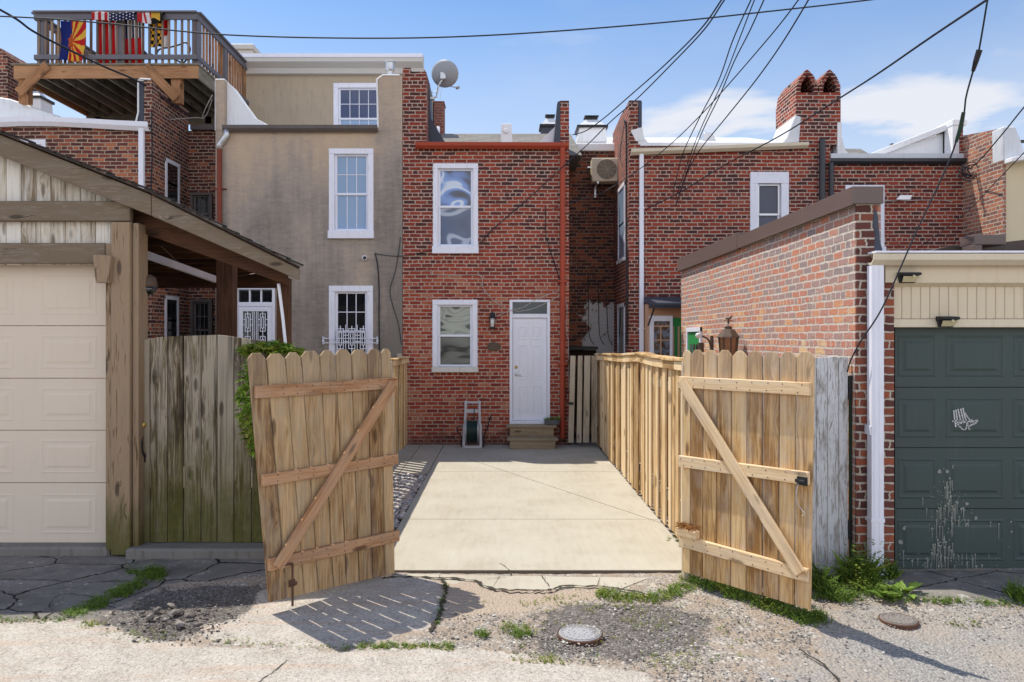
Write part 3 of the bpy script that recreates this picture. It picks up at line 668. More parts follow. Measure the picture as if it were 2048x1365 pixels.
while len(pts) < 700:
    px = RNG.normal(350, 80); py = RNG.normal(1235, 28)
    if not (190 < px < 530 and 1170 < py < 1292): continue
    q = G(px, py); pts.append((q.x, q.y, RNG.uniform(-.008, .006))); sz.append(abs(RNG.normal(.004, .004)) + .003)
stones('rubble', pts, sz, M['cinder'], 'dark cinders and chips heaped by the broken left apron')
pts = []; sz = []
for px, py, s in [(315, 1222, .05), (350, 1228, .055), (330, 1243, .04), (380, 1236, .035), (300, 1238, .035), (360, 1250, .04), (410, 1232, .03), (345, 1215, .045), (285, 1228, .03), (395, 1253, .03), (325, 1258, .028)]:
    q = G(px, py); pts.append((q.x, q.y, .01)); sz.append(s)
stones('rubble', pts, sz, M['cinder'], 'lumps of broken dark asphalt on the cinder patch at left', flat=.6)
# ------------------------------------------------------------------ building helpers
def facade(mb, x0, x1, z0, z1, y, holes, depth=.13, m=0):
    xs = sorted({x0, x1} | {h[0] for h in holes} | {h[1] for h in holes}); zs = sorted({z0, z1} | {h[2] for h in holes} | {h[3] for h in holes})
    for i in range(len(xs) - 1):
        for j in range(len(zs) - 1):
            cx, cz = (xs[i] + xs[i + 1]) / 2, (zs[j] + zs[j + 1]) / 2
            if any(h[0] < cx < h[1] and h[2] < cz < h[3] for h in holes): continue
            mb.quad((xs[i], y, zs[j]), (xs[i + 1], y, zs[j]), (xs[i + 1], y, zs[j + 1]), (xs[i], y, zs[j + 1]), m)
    for (a, b, c, d) in holes:
        y2 = y + depth
        mb.quad((a, y, c), (a, y, d), (a, y2, d), (a, y2, c), m); mb.quad((b, y, d), (b, y, c), (b, y2, c), (b, y2, d), m)
        mb.quad((a, y, d), (b, y, d), (b, y2, d), (a, y2, d), m); mb.quad((b, y, c), (a, y, c), (a, y2, c), (b, y2, c), m)
    y2 = y + depth
    mb.quad((x0, y, z1), (x0, y, z0), (x0, y2, z0), (x0, y2, z1), m); mb.quad((x1, y, z0), (x1, y, z1), (x1, y2, z1), (x1, y2, z0), m)
    mb.quad((x0, y, z1), (x0, y2, z1), (x1, y2, z1), (x1, y, z1), m)
def window(par, r, Y, tw=.09, up='g_blind', lo='g_blind', meet=.5, cols=1, rows=1, cols2=1, rows2=1, sill='box', sash_w=.045, trim='white', label=None, th=None, nopane=False, sillm=None, sillh=.11, sasm='vinyl'):
    """Sash window in an opening r=(x0,x1,z0,z1), the outside of its casing; returns the casing and adds its parts."""
    x0, x1, z0, z1 = r; th = th or tw
    sh = sillh if sill else 0
    a, b, c, d = x0 + tw, x1 - tw, z0 + sh, z1 - th
    mb = MB(); y0, y1 = Y - .022, Y + .05
    mb.box(x0, a, y0, y1, c, d); mb.box(b, x1, y0, y1, c, d); mb.box(x0, x1, y0 - .006, y1, d, z1, ax=0)
    if not sill: mb.box(a, b, y0, y1, z0, z0 + tw * .6, ax=0); c = z0 + tw * .6
    o = mb.build('window', M[trim], par, bev=.004)
    if label: o['label'] = label
    if sill:
        mb = MB(); mb.box(x0 - .012, x1 + .012, Y - .07, Y + .05, z0, z0 + sh - .003, ax=0); mb.build('sill', sillm or M[trim], o, bev=.006)
    zm = d - (d - c) * meet; s = sash_w
    mb = MB(); ya, yb = Y + .035, Y + .075
    for (p, q, yy0, yy1) in ((zm - s * .35, d, ya + .0, yb - .012), (c, zm + s * .35, ya + .016, yb + .01)):
        mb.box(a, a + s, yy0, yy1, p, q); mb.box(b - s, b, yy0, yy1, p, q)
        mb.box(a + s, b - s, yy0 + .001, yy1 - .001, q - s * .8, q, ax=0); mb.box(a + s, b - s, yy0 + .001, yy1 - .001, p, p + s * .9, ax=0)
    w_, h_ = (b - a - 2 * s), 0
    for (p, q, nc, nr, yy) in ((zm + s * .5, d - s * .8, cols, rows, ya + .012), (c + s * .9, zm - s * .5, cols2, rows2, ya + .026)):
        for i in range(1, nc):
            xx = a + s + w_ * i / nc; mb.box(xx - .008, xx + .008, yy, yy + .012, p, q)
        for i in range(1, nr):
            zz = p + (q - p) * i / nr; mb.box(a + s, b - s, yy + .001, yy + .011, zz - .008, zz + .008, ax=0)
    mb.build('sash', M[sasm], o, bev=.003)
    for nm, (p, q, yy, mt) in (('pane', (zm, d - s * .5, Y + .062, up)), ('pane', (c + s * .5, zm, Y + .072, lo))):
        mb = MB(); mb.box(a + s * .5, b - s * .5, yy, yy + .008, p, q); mb.build(nm, M[mt], o)
    return o
def hole_of(r, tw, sill=.11): return (r[0] + tw * .6, r[1] - tw * .6, r[2] + sill * .5, r[3] - tw * .6)
def gutter(par, x0, x1, Y, z0, z1, mat, out=.13, dz=0, name='gutter', droop=None):
    """Box gutter, open on top, running across a facade; dz raises its far end."""
    mb = MB(); k = 12
    h = z1 - z0; prof = [(Y - .001, z0 + h * .15), (Y - out * .55, z0), (Y - out, z0 + h * .45), (Y - out * 1.05, z1), (Y - out * .93, z1), (Y - out * .88, z0 + h * .5), (Y - out * .5, z0 + h * .15), (Y - .012, z0 + h * .3)]
    vs = []; fs = []; n = len(prof)
    for i in range(k + 1):
        t = i / k; x = x0 + (x1 - x0) * t; d = dz * t + (droop(t) if droop else 0)
        vs += [(x, a, b + d) for a, b in prof]
    for i in range(k):
        for j in range(n): fs.append((i * n + j, i * n + (j + 1) % n, (i + 1) * n + (j + 1) % n, (i + 1) * n + j))
    fs += [tuple(range(n))[::-1], tuple(k * n + j for j in range(n))]
    mb.add(vs, fs)
    return mb.build(name, mat, par)
def downspout(par, x, Y, z1, z0, w_, mat, round_=False, elbow=.12, straps=(), off=.075):
    mb = MB()
    if round_:
        mb.tube([(x, Y - elbow, z1), (x, Y - elbow, z1 - .06), (x, Y - off, z1 - .22), (x, Y - off, z0)], w_ / 2, 10)
        for s in straps: mb.box(x - w_ * .85, x + w_ * .85, Y - off - w_ * .55, Y, s, s + .035)
    else:
        mb.box(x - w_ / 2, x + w_ / 2, Y - off - w_ * .4, Y - off + w_ * .4, z0, z1)
        for s in straps: mb.box(x - w_ * .7, x + w_ * .7, Y - off - w_ * .46, Y, s, s + .03)
    return mb.build('downspout', mat, par, bev=0 if round_ else .008)
def fretwork(mb, x0, x1, z0, z1, y, t=.014):
    """one Greek-key style motif of a wrought iron grille: a tall frame, an inner frame and links."""
    cx = (x0 + x1) / 2; w_ = x1 - x0; h = z1 - z0
    def fr(a, b, c, d):
        mb.box(a, a + t, y, y + t, c, d); mb.box(b - t, b, y, y + t, c, d); mb.box(a + t, b - t, y + .001, y + t - .001, c, c + t); mb.box(a + t, b - t, y + .001, y + t - .001, d - t, d)
    fr(x0 + w_ * .2, x1 - w_ * .2, z0 + h * .1, z1 - h * .1); fr(x0 + w_ * .36, x1 - w_ * .36, z0 + h * .24, z1 - h * .24)
    mb.box(cx - t / 2, cx + t / 2, y, y + t, z1 - h * .1, z1); mb.box(cx - t / 2, cx + t / 2, y, y + t, z0, z0 + h * .1)
    mb.box(cx - t / 2, cx + t / 2, y, y + t, z1 - h * .24, z1 - h * .1 - t); mb.box(cx - t / 2, cx + t / 2, y, y + t, z0 + h * .1 + t, z0 + h * .24)
    for zz in (z0 + h * .38, z1 - h * .38): 
        mb.box(x0, x0 + w_ * .2, y, y + t, zz, zz + t); mb.box(x1 - w_ * .2, x1, y, y + t, zz, zz + t)
# ================================================================== the brick house in the middle
def rect(x0, y0, x1, y1, Y=YH): return rc(x0, y0, x1, y1, Y)
H = thing('brick_house', 'narrow two storey red brick house with white back door and rust red gutter', 'house', (fx(970, YH), YH, 0))
x0, x1 = fx(805.5, YH), fx(1138, YH); ztop = fz(291, YH)
wu = rect(866, 328, 956, 508); wl = rect(865, 600, 955, 745); dr = rect(1019, 600, 1100, 846)
mb = MB()
facade(mb, x0, x1, -.1, ztop, YH, [hole_of(wu, .09), hole_of(wl, .09), (dr[0] + .03, dr[1] - .03, dr[2], dr[3] - .03)])
mb.box(x0, x1, YH + .13, 24, -.1, ztop)
# left party pier, stepping down as it runs back, and its stubby crown
zt = fz(147, YH)
mb.box(x0, fx(853, YH), YH - .002, YH + .85, ztop, zt - .02); mb.box(x0, fx(821, YH), YH, YH + .3, zt - .02, fz(136, YH)); mb.box(x0 + .02, fx(852, YH), YH + .02, YH + .8, zt - .02, fz(143, YH))
# right parapet: tall at the front, sweeping down to the back
zr = fz(202, YH); xr0 = fx(1121, YH)
mb.prism([(YH - .002, ztop), (YH + .26, ztop), (YH + .26, zr - .25), (YH + .22, zr), (YH - .002, zr)], xr0, x1, 'yz')
mb.build('wall', M['brick_main'], H)
mb = MB()       # coated slopes behind the parapets
mb.prism([(YH + .26, ztop - .1), (YH + 2.6, ztop - .1), (YH + 1.2, fz(262, YH + 1)), (YH + .26, zr - .1)], xr0 - .02, x1 - .02, 'yz')
mb.prism([(YH + .85, ztop), (YH + 3.2, ztop), (YH + 1.0, fz(225, YH + .9)), (YH + .85, fz(215, YH + .85))], x0 + .05, fx(862, YH + .85), 'yz')
mb.prism([(xr0 - .0, ztop), (xr0 - .42, ztop + .06), (xr0 - .12, ztop + .35), (xr0, zr - .35)], YH + .1, YH + .8, 'xz')
mb.build_each('flashing', M['silver'], H)
mb = MB()
mb.prism([(xr0 - .002, ztop + .01), (xr0 - .13, ztop + .02), (xr0 - .08, zr - .3), (xr0 - .055, zr - .02), (xr0 - .002, zr)], YH + .002, YH + .25, 'xz')
mb.prism([(fx(853, YH) + .002, ztop), (fx(896, YH), ztop + .02), (fx(880, YH), ztop + .25), (fx(858, YH), ztop + .6), (fx(855, YH), zt - .15), (fx(853, YH) + .002, zt - .05)], YH + .35, YH + .84, 'xz')
mb.box(x0 + .03, fx(845, YH), YH + .3, YH + .7, fz(143, YH) - .02, fz(138, YH))
mb.build_each('flashing', M['flash'], H)
mb = MB()      # shingled front slope of the roof, seen over the wall
a, b = fx(884, 17.5), fx(1142, 17.5)
mb.prism([(15.0, ztop - .05), (19.4, ztop - .05), (17.7, fz(268, 17.7)), (17.5, fz(269, 17.5))], a, b, 'yz')
mb.build('roof', M['shingle'], H)
gutter(H, fx(832, YH), fx(1136, YH), YH, fz(300, YH), fz(288, YH), M['orange'], out=.14, dz=-.01)
downspout(H, fx(1124.5, YH), YH, fz(298, YH), fz(876, YH), .098, M['orange'], True, straps=(fz(566, YH), fz(730, YH)), elbow=.09)
window(H, wu, YH, .09, 'g_wavy', 'g_navy_w', meet=.49, sillh=.14, label='upper window with painted warped blue reflections')
window(H, wl, YH, .095, 'g_foil', 'g_foil_d', meet=.5, sillm=M['sillbrick'], sillh=.10, label='lower window over a chipped brick sill')
# door with its fanlight
dx0, dx1, dz0, dz1 = dr
mb = MB(); t = .055
mb.box(dx0, dx0 + t, YH - .02, YH + .07, dz0, dz1); mb.box(dx1 - t, dx1, YH - .02, YH + .07, dz0, dz1); mb.box(dx0 + t, dx1 - t, YH - .02, YH + .07, dz1 - .045, dz1, ax=0)
tz = fz(632, YH); mb.box(dx0 + t, dx1 - t, YH - .005, YH + .07, tz - .04, tz + .035, ax=0); mb.box(dx0, dx1, YH - .05, YH + .07, dz0 - .02, dz0 + .04, ax=0)
D = mb.build('door_frame', M['vinyl'], H, bev=.004)
mb = MB(); mb.box(dx0 + t, dx1 - t, YH + .05, YH + .058, tz + .035, dz1 - .045); mb.build('transom', M['g_dark'], D)
mb = MB(); px0, px1, pz0, pz1 = dx0 + t + .004, dx1 - t - .004, dz0 + .045, tz - .043
yd = YH + .03
mb.box(px0, px1, yd, yd + .04, pz0, pz1)
W_, H_ = px1 - px0, pz1 - pz0
for (u0, u1) in ((.16, .44), (.56, .84)):
    for (v0, v1) in ((.79, .92), (.40, .74), (.07, .34)):
        A, B, C, E = px0 + W_ * u0, px0 + W_ * u1, pz0 + H_ * v0, pz0 + H_ * v1; s = .028
        for (q0, q1, r0, r1) in ((A, B, C, C + s), (A, B, E - s, E), (A, A + s, C + s, E - s), (B - s, B, C + s, E - s)): mb.box(q0, q1, yd - .007, yd + .002, r0, r1)
        mb.box(A + .055, B - .055, yd - .006, yd + .002, C + .055, E - .055)
DD = mb.build('door', M['vinyl'], H, bev=.004)
mb = MB(); kx = px0 + .065
mb.lathe([(.028, 0), (.028, .012), (.018, .02)], (kx, yd, fz(735, YH)), (0, -1, 0), 16); mb.build('lock', M['brass'], DD)
mb = MB(); kz = fz(749, YH); mb.lathe([(.03, 0), (.03, .012), (.012, .02), (.012, .05)], (kx, yd, kz), (0, -1, 0), 14); mb.beam((kx, yd - .05, kz), (kx + .10, yd - .05, kz - .012), .02, .014)
mb.build('handle', M['galv'], DD)
# small fittings on the wall, each a thing that was screwed on
# ---- things at the back door
mb = MB(); sx0, sx1 = fx(1014, YH), fx(1111, YH)
S = thing('wooden_steps', 'two worn wooden steps below the white back door', 'steps', ((sx0 + sx1) / 2, YH - .3, 0))
def step_(ya, yb, z, x0_, x1_, zlow):
    mb = MB(); mb.box(x0_, x1_, ya - .025, yb, z - .04, z, ax=0); mb.build('tread', M['w_step'], S, bev=.005)
    mb = MB(); mb.box(x0_ + .05, x1_ - .05, ya, ya + .035, zlow, z - .043, ax=0); mb.box(x0_ + .05, x0_ + .09, ya + .036, yb, zlow, z - .043, ax=1); mb.box(x1_ - .09, x1_ - .05, ya + .036, yb, zlow, z - .043, ax=1); mb.build('riser', M['w_step'], S, bev=.004)
step_(YH - .28, YH - .005, fz(848, YH) , sx0, sx1, .18); step_(YH - .58, YH - .285, .19, sx0, sx1 + .01, .0)
# planter on the step
q = Vector((fx(1103, YH - .2), YH - .18, fz(848, YH)))
T = thing('planter', 'small grey planter of green leaves on the top step', 'planter', q)
mb = MB(); mb.box(q.x - .13, q.x + .13, q.y - .06, q.y + .06, q.z, q.z + .10); mb.build('pot', M['pot'], T, bev=.012)
def leaf(mb, c, d, L, wd, up=Vector((0, 0, 1)), m=0):
    d = Vector(d).normalized(); s = d.cross(up); s = s.normalized() if s.length > 1e-3 else Vector((1, 0, 0)); nrm = s.cross(d)
    c = Vector(c); a = c + d * L * .45 + s * wd / 2 + nrm * L * .06; b = c + d * L * .45 - s * wd / 2 + nrm * L * .06; e = c + d * L - nrm * L * .12
    mb.add([c, b, e, a], [(0, 1, 2), (0, 2, 3)], None, m)
mb = MB()
for k in range(110):
    p = q + Vector((random.uniform(-.14, .14), random.uniform(-.07, .07), .08 + random.uniform(0, .05))); a = random.uniform(0, 6.28); leaf(mb, p, (math.cos(a), math.sin(a), random.uniform(.1, .9)), random.uniform(.03, .07), .03)
mb.build('foliage', M['leaf_v'], T)
# lantern beside the door
def wall_lantern(px, py, Y, s, label):
    c = P(px, py, Y); T = thing('wall_lamp', label, 'wall lamp', (c.x, Y, c.z - .12 * s))
    mb = MB(); mb.box(c.x - .045 * s, c.x + .045 * s, Y - .02, Y, c.z - .02 * s, c.z + .17 * s); mb.tube([(c.x, Y - .01, c.z + .14 * s), (c.x, Y - .07 * s, c.z + .17 * s), (c.x, Y - .10 * s, c.z + .13 * s)], .012 * s, 8)
    for (r0, r1, h0, h1) in ((.07, .03, .07, .13), (.03, .02, .13, .15)): mb.lathe([(r0 * s, c.z + h0 * s), (r1 * s, c.z + h1 * s)], (c.x, Y - .10 * s, 0), n=8)
    mb.lathe([(.045 * s, c.z - .12 * s), (.055 * s, c.z - .10 * s), (.055 * s, c.z - .09 * s)], (c.x, Y - .10 * s, 0), n=8)
    for k in range(4):
        a = k * math.pi / 2 + .78; mb.beam((c.x + .052 * s * math.cos(a), Y - .1 * s + .052 * s * math.sin(a), c.z - .09 * s), (c.x + .06 * s * math.cos(a), Y - .1 * s + .06 * s * math.sin(a), c.z + .08 * s), .01 * s, .01 * s, up=(0, 1, 0))
    mb.build('lamp_body', M['black'], T)
    mb = MB(); mb.lathe([(.035 * s, c.z - .088 * s), (.043 * s, c.z + .07 * s)], (c.x, Y - .10 * s, 0), n=12); mb.build('lamp_glass', M['lens_c'], T, smooth=True)
t_ = NT('frosted lamp glass'); t_.col((.72, .70, .66)); t_.rough(.3); M['lens_c'] = t_.m
wall_lantern(985, 645, YH, 1.05, 'small black lantern on the brick wall left of the white door')
c = P(988, 694, YH); mb = MB(); prof = [(.13 * math.cos(a), .085 * math.sin(a)) for a in [i * math.pi / 14 for i in range(28)]]
mb.prism([(c.x + u * (1 + .06 * math.sin(9 * i)), c.z + v * (1 + .08 * math.cos(7 * i))) for i, (u, v) in enumerate(prof)], YH - .025, YH - .001, 'xz')
mb.prism([(c.x + u * .8, c.z + v * .78) for u, v in prof], YH - .032, YH - .0255, 'xz')
tag(mb.build('wall_plaque', M['bronze'], bev=.004), 'oval dark bronze plaque on the brick wall below the lantern', 'plaque')
# hose reel cart
HX, HY = fx(945, YH - .35), YH - .55
T = thing('hose_reel', 'grey upright hose reel cart standing against the brick wall', 'hose reel', (HX, HY, 0))
mb = MB()
for s in (-1, 1):
    mb.beam((HX + s * .155, HY + .08, .0), (HX + s * .145, HY + .16, .43), .05, .045, up=(1, 0, 0)); mb.beam((HX + s * .135, HY + .16, .40), (HX + s * .125, HY + .27, .84), .04, .04, up=(1, 0, 0))
mb.box(HX - .155, HX + .155, HY + .25, HY + .285, .79, .83, ax=0); mb.box(HX - .125, HX + .125, HY + .215, HY + .25, .62, .69, ax=0); mb.box(HX - .17, HX + .17, HY + .04, HY + .20, .0, .05, ax=0)
mb.build('frame', M['cart'], T, bev=.008)
mb = MB()
for k in range(15):
    x = HX - .098 + k * .014; r = .185 + .014 * math.sin(k * 1.7)
    for ring in range(1):
        mb.tube([(x, HY + .17 + r * math.cos(a), .30 + r * math.sin(a)) for a in [i * 2 * math.pi / 18 for i in range(19)]], .0085, 5, caps=False)
mb.tube([(HX + .02, HY + .05, .38), (HX + .03, HY + .06, .55), (HX + .035, HY + .1, .70), (HX + .03, HY + .2, .72)], .009, 5)
mb.lathe([(.17, -.1), (.17, .1)], (HX, HY + .17, .30), (1, 0, 0), 18)
mb.build('hose', M['hose'], T, smooth=True)
mb = MB()
for s in (-1, 1): mb.lathe([(.225, 0), (.23, .008), (.23, .014), (.07, .02)], (HX + s * .108 - .01, HY + .17, .30), (1, 0, 0), 22)
mb.build_each('spool', M['galv'], T)
mb = MB()
for s in (-1, 1): mb.lathe([(.07, -.02), (.085, -.012), (.085, .012), (.07, .02)], (HX + s * .19, HY + .24, .085), (1, 0, 0), 16)
mb.build_each('wheel', M['black'], T); mb = MB()
for k in range(1): mb.tube(spline([(HX + .17, HY + .24, .13), (HX + .26, HY + .32, .33), (HX + .32, YH - .05, .52), (HX + .33, YH - .02, .56)], 6), .012, 6)
mb.tube(spline([(HX - .16, HY + .2, .16), (HX - .26, HY + .25, .26), (HX - .28, HY + .2, .36), (HX - .2, HY + .2, .38)], 6), .01, 6)
mb.build_each('supply_hose', M['black'], T)
# meter hump and outside tap at the foot of the wall
# ================================================================== roof things of the middle house
def roof_vent(x, y, z0, w_, h, label, body=None):
    T = thing('roof_vent', label, 'roof vent', (x, y, z0), group='ventilators on the roofs')
    mb = MB(); mb.prism([(x - w_ * .56, z0), (x + w_ * .56, z0), (x + w_ * .5, z0 + h * .55), (x - w_ * .5, z0 + h * .55)], y - w_ / 2, y + w_ / 2, 'xz'); mb.build('housing', body or M['membrane'], T, bev=.01)
    mb = MB(); zb = z0 + h * .55
    mb.add([(x - w_ * .56, y - w_ * .56, zb), (x + w_ * .56, y - w_ * .56, zb), (x + w_ * .56, y + w_ * .56, zb), (x - w_ * .56, y + w_ * .56, zb), (x - w_ * .22, y - w_ * .22, z0 + h * .85), (x + w_ * .22, y - w_ * .22, z0 + h * .85), (x + w_ * .22, y + w_ * .22, z0 + h * .85), (x - w_ * .22, y + w_ * .22, z0 + h * .85)],
           [(3, 2, 1, 0), (4, 5, 6, 7), (0, 1, 5, 4), (1, 2, 6, 5), (2, 3, 7, 6), (3, 0, 4, 7)]); mb.build('hood', M['silver'], T)
    mb = MB(); mb.box(x - w_ * .2, x + w_ * .2, y - w_ * .2, y + w_ * .2, z0 + h * .85, z0 + h * .97); mb.box(x - w_ * .27, x + w_ * .27, y - w_ * .27, y + w_ * .27, z0 + h * .97, z0 + h)
    for s in (-1, 1):
        mb.box(x - w_ * .58, x + w_ * .58, y + s * w_ * .57 - .01, y + s * w_ * .57 + .01, zb - .04, zb + .02); mb.box(x + s * w_ * .57 - .01, x + s * w_ * .57 + .01, y - w_ * .56, y + w_ * .56, zb - .04, zb + .02)
    mb.build('cap', M['black'], T)
Yv = 18.0
roof_vent(fx(1100, Yv), Yv, fz(285, Yv), .42, fz(232, Yv) - fz(285, Yv), 'dark roof vent half hidden by the tarred parapet', M['flash'])
roof_vent(fx(1182, Yv), Yv, fz(290, Yv), .60, fz(235, Yv) - fz(290, Yv), 'white roof vent with black hood above the alcove')
roof_vent(fx(72, 19), 19, fz(226, 19), .5, fz(179, 19) - fz(226, 19), 'roof vent seen under the roof deck at far left')
c = P(1013, 288, 15.6); mb = MB(); mb.prism([(c.x - .115, ztop - .02), (c.x + .13, ztop - .02), (c.x + .1, fz(252, 15.6)), (c.x - .11, fz(252, 15.6))], 15.45, 15.75, 'xz'); mb.lathe([(.05, 0), (.05, .05)], (c.x - .01, 15.45, fz(267, 15.6)), (0, -1, 0), 10)
tag(mb.build('vent_box', M['membrane'], bev=.008), 'white sheet metal box standing on the middle roof', 'vent')
mb = MB(); mb.tube([(fx(876, 15.4), 15.4, ztop), (fx(876, 15.4), 15.4, fz(254, 15.4))], .035, 10); tag(mb.build('vent_pipe', M['vinyl'], smooth=True), 'short white vent pipe beside the left pier of the middle roof', 'pipe')
mb = MB(); cx0, cx1 = fx(868, 20), fx(887, 20); mb.box(cx0, cx1, 20, 20.5, 5.5, fz(206, 20)); mb.box(cx0 - .02, cx1 + .02, 19.98, 20.52, fz(206, 20), fz(203, 20)); tag(mb.build('chimney', M['red_brick_chim']), 'slim even red brick chimney behind the satellite dish', 'chimney')
# satellite dish
Yd = 14.9; c = P(890, 148, Yd)
T = thing('satellite_dish', 'grey satellite dish on a bent arm at the brick pier', 'satellite dish', (fx(866, Yd), Yd, fz(197, Yd)))
ax = Vector((.46, .74, .36)).normalized(); a = Vector((0, 0, 1)); a = (a - ax * a.dot(ax)).normalized(); b = ax.cross(a)
mb = MB(); vs = []; fs = []; n = 32; rings = 7
for off in (0, -.012):
    for i in range(rings):
        r = i / (rings - 1)
        for j in range(n):
            t = 2 * math.pi * j / n; vs.append(c + ax * (r * r * .06 - .06 + off) + a * (.255 * r * math.cos(t)) + b * (.31 * r * math.sin(t)))
for q in range(2):
    for i in range(rings - 1):
        for j in range(n):
            k = q * rings * n; f = (k + i * n + j, k + i * n + (j + 1) % n, k + (i + 1) * n + (j + 1) % n, k + (i + 1) * n + j); fs.append(f if q == 0 else f[::-1])
for j in range(n): fs.append(((rings - 1) * n + j, (rings - 1) * n + (j + 1) % n, (2 * rings - 1) * n + (j + 1) % n, (2 * rings - 1) * n + j))
mb.add(vs, fs); mb.build('reflector', M['dish'], T, smooth=True)
mb = MB(); bk = c - ax * .07
mb.box(bk.x - .05, bk.x + .05, bk.y - .02, bk.y + .07, bk.z - .09, bk.z + .03)
mb.tube([P(866, 197, Yd), P(873, 194, Yd), P(876, 180, Yd), P(877, 172, Yd), bk - a * .06], .018, 8); mb.tube([P(857, 188, Yd), P(874, 182, Yd)], .006, 5); mb.tube([P(883, 172, Yd), P(880, 200, Yd)], .003, 4)
mb.box(fx(860, Yd), fx(869, Yd), Yd - .05, Yd + .05, fz(200, Yd), fz(196, Yd))
mb.build('arm', M['galv'], T)
e = c + a * -.30 + ax * .33; mb = MB(); mb.tube([c - a * .22 - ax * .03, e], .011, 6); mb.lathe([(.02, -.05), (.035, -.02), (.035, .03), (.02, .05)], e, -ax, 10); mb.build('feed_horn', M['dish'], T)
# ================================================================== stucco house
H = thing('stucco_house', 'stained tan stucco house with white sash windows left of the red brick house', 'house', (fx(620, YH), YH, 0))
sx0, sx1 = fx(431, YH), fx(805, YH) ; zt = fz(262, YH)
wu = rect(658, 298, 747, 478); wl = rect(658, 572, 746, 745); dr = rect(467, 572, 550, 850)
mb = MB()
facade(mb, sx0, sx1 - .003, -.1, zt, YH, [hole_of(wu, .09), hole_of(wl, .09), (dr[0] + .03, dr[1] - .03, -.1, dr[3] - .03)])
mb.box(sx0, sx1 - .003, YH + .13, 21, -.1, zt)
mb.box(fx(757, YH), sx1 - .003, YH - .004, YH + .9, zt, fz(152, YH)); mb.box(fx(755, YH), fx(757, YH), YH + .01, YH + .85, zt, fz(156, YH))
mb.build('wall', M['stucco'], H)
mb = MB(); mb.box(sx0, fx(449, YH), YH - .004, YH + .25, zt, fz(161, YH)); mb.build('parapet', M['stucco'], H, bev=.01)
mb = MB()     # white coated slope of the party wall, sweeping down to the right
xx = fx(449, YH); zz = fz(161, YH)
mb.prism([(YH + .25, zt), (YH + 4.6, zt - .1), (YH + 3.0, zt + .25), (YH + 1.4, zt + .72), (YH + .25, zz + .015)], sx0 + .02, xx, 'yz')
pr = [(xx, zt), (xx + 1.15, zt), (xx + .85, zt + .10), (xx + .52, zt + .28), (xx + .30, zt + .58), (xx + .10, zt + .87), (xx, zz + .01)]
mb.prism(pr, YH + .10, YH + .42, 'xz')
mb.box(sx0 - .012, xx + .01, YH - .012, YH + .25, zz + .0, zz + .025); mb.box(sx0 - .012, sx0, YH - .01, YH + .25, zt, zz)
mb.tube([(fx(757, YH) - .01, YH - .01, zt + .06), (fx(755, YH), YH - .01, fz(200, YH)), (fx(754, YH), YH - .01, fz(160, YH)), (fx(766, YH), YH - .01, fz(151, YH)), (fx(800, YH), YH - .01, fz(151, YH))], .02, 6)
mb.build_each('coping', M['membrane'], H, bev=.01)
mb = MB(); mb.box(xx, fx(755, YH), YH + .0, YH + 3.4, zt - .03, zt + .035); mb.build('roof', M['silver'], H, bev=.01)
gutter(H, fx(449, YH), fx(757, YH), YH, fz(266, YH), fz(254, YH), M['slate'], out=.13)
mb = MB(); x_ = fx(441, YH)
mb.tube([(fx(455, YH), YH - .07, fz(262, YH)), (fx(457, YH), YH - .07, fz(272, YH)), (fx(447, YH), YH - .06, fz(285, YH)), (x_, YH - .055, fz(292, YH)), (x_, YH - .055, fz(300, YH))], .055, 10); mb.build('elbow', M['galv'], H, smooth=True)
mb = MB(); mb.tube([(x_, YH - .055, fz(299, YH)), (x_, YH - .055, .1)], .046, 12); mb.box(x_ - .09, x_ + .12, YH - .06, YH, fz(380, YH), fz(378, YH)); mb.build('downspout', M['rustpipe'], H)
window(H, wu, YH, .10, 'g_blind', 'g_blind', meet=.52, cols=3, rows=2, cols2=3, rows2=1, sillh=.15, sillm=M['white'], label='upper window with pale blue blinds')
o = window(H, wl, YH, .11, 'g_dark', 'g_dark', meet=.52, cols=3, rows=2, sill=None, label='lower window with white iron grille')
mb = MB(); gx0, gx1 = fx(670, YH), fx(739, YH); zb, zt2 = fz(745, YH), fz(650, YH)
for k in range(3):
    a = gx0 + (gx1 - gx0) * k / 3; b = gx0 + (gx1 - gx0) * (k + 1) / 3
    fretwork(mb, a, b, zt2 - .5, zt2 - .02, YH - .05); fretwork(mb, a, b, zt2 - .98, zt2 - .50, YH - .05)
    mb.box(b - .012, b, YH - .052, YH - .038, zb, zt2)
for py in (677, 686): mb.box(fx(646, YH), fx(757, YH), YH - .066, YH - .053, fz(py + 1, YH), fz(py - .5, YH))
for px in (646, 754): mb.box(fx(px, YH), fx(px + 3, YH), YH - .066, YH, fz(689, YH), fz(674, YH))
mb.build('grille', M['vinyl'], o)
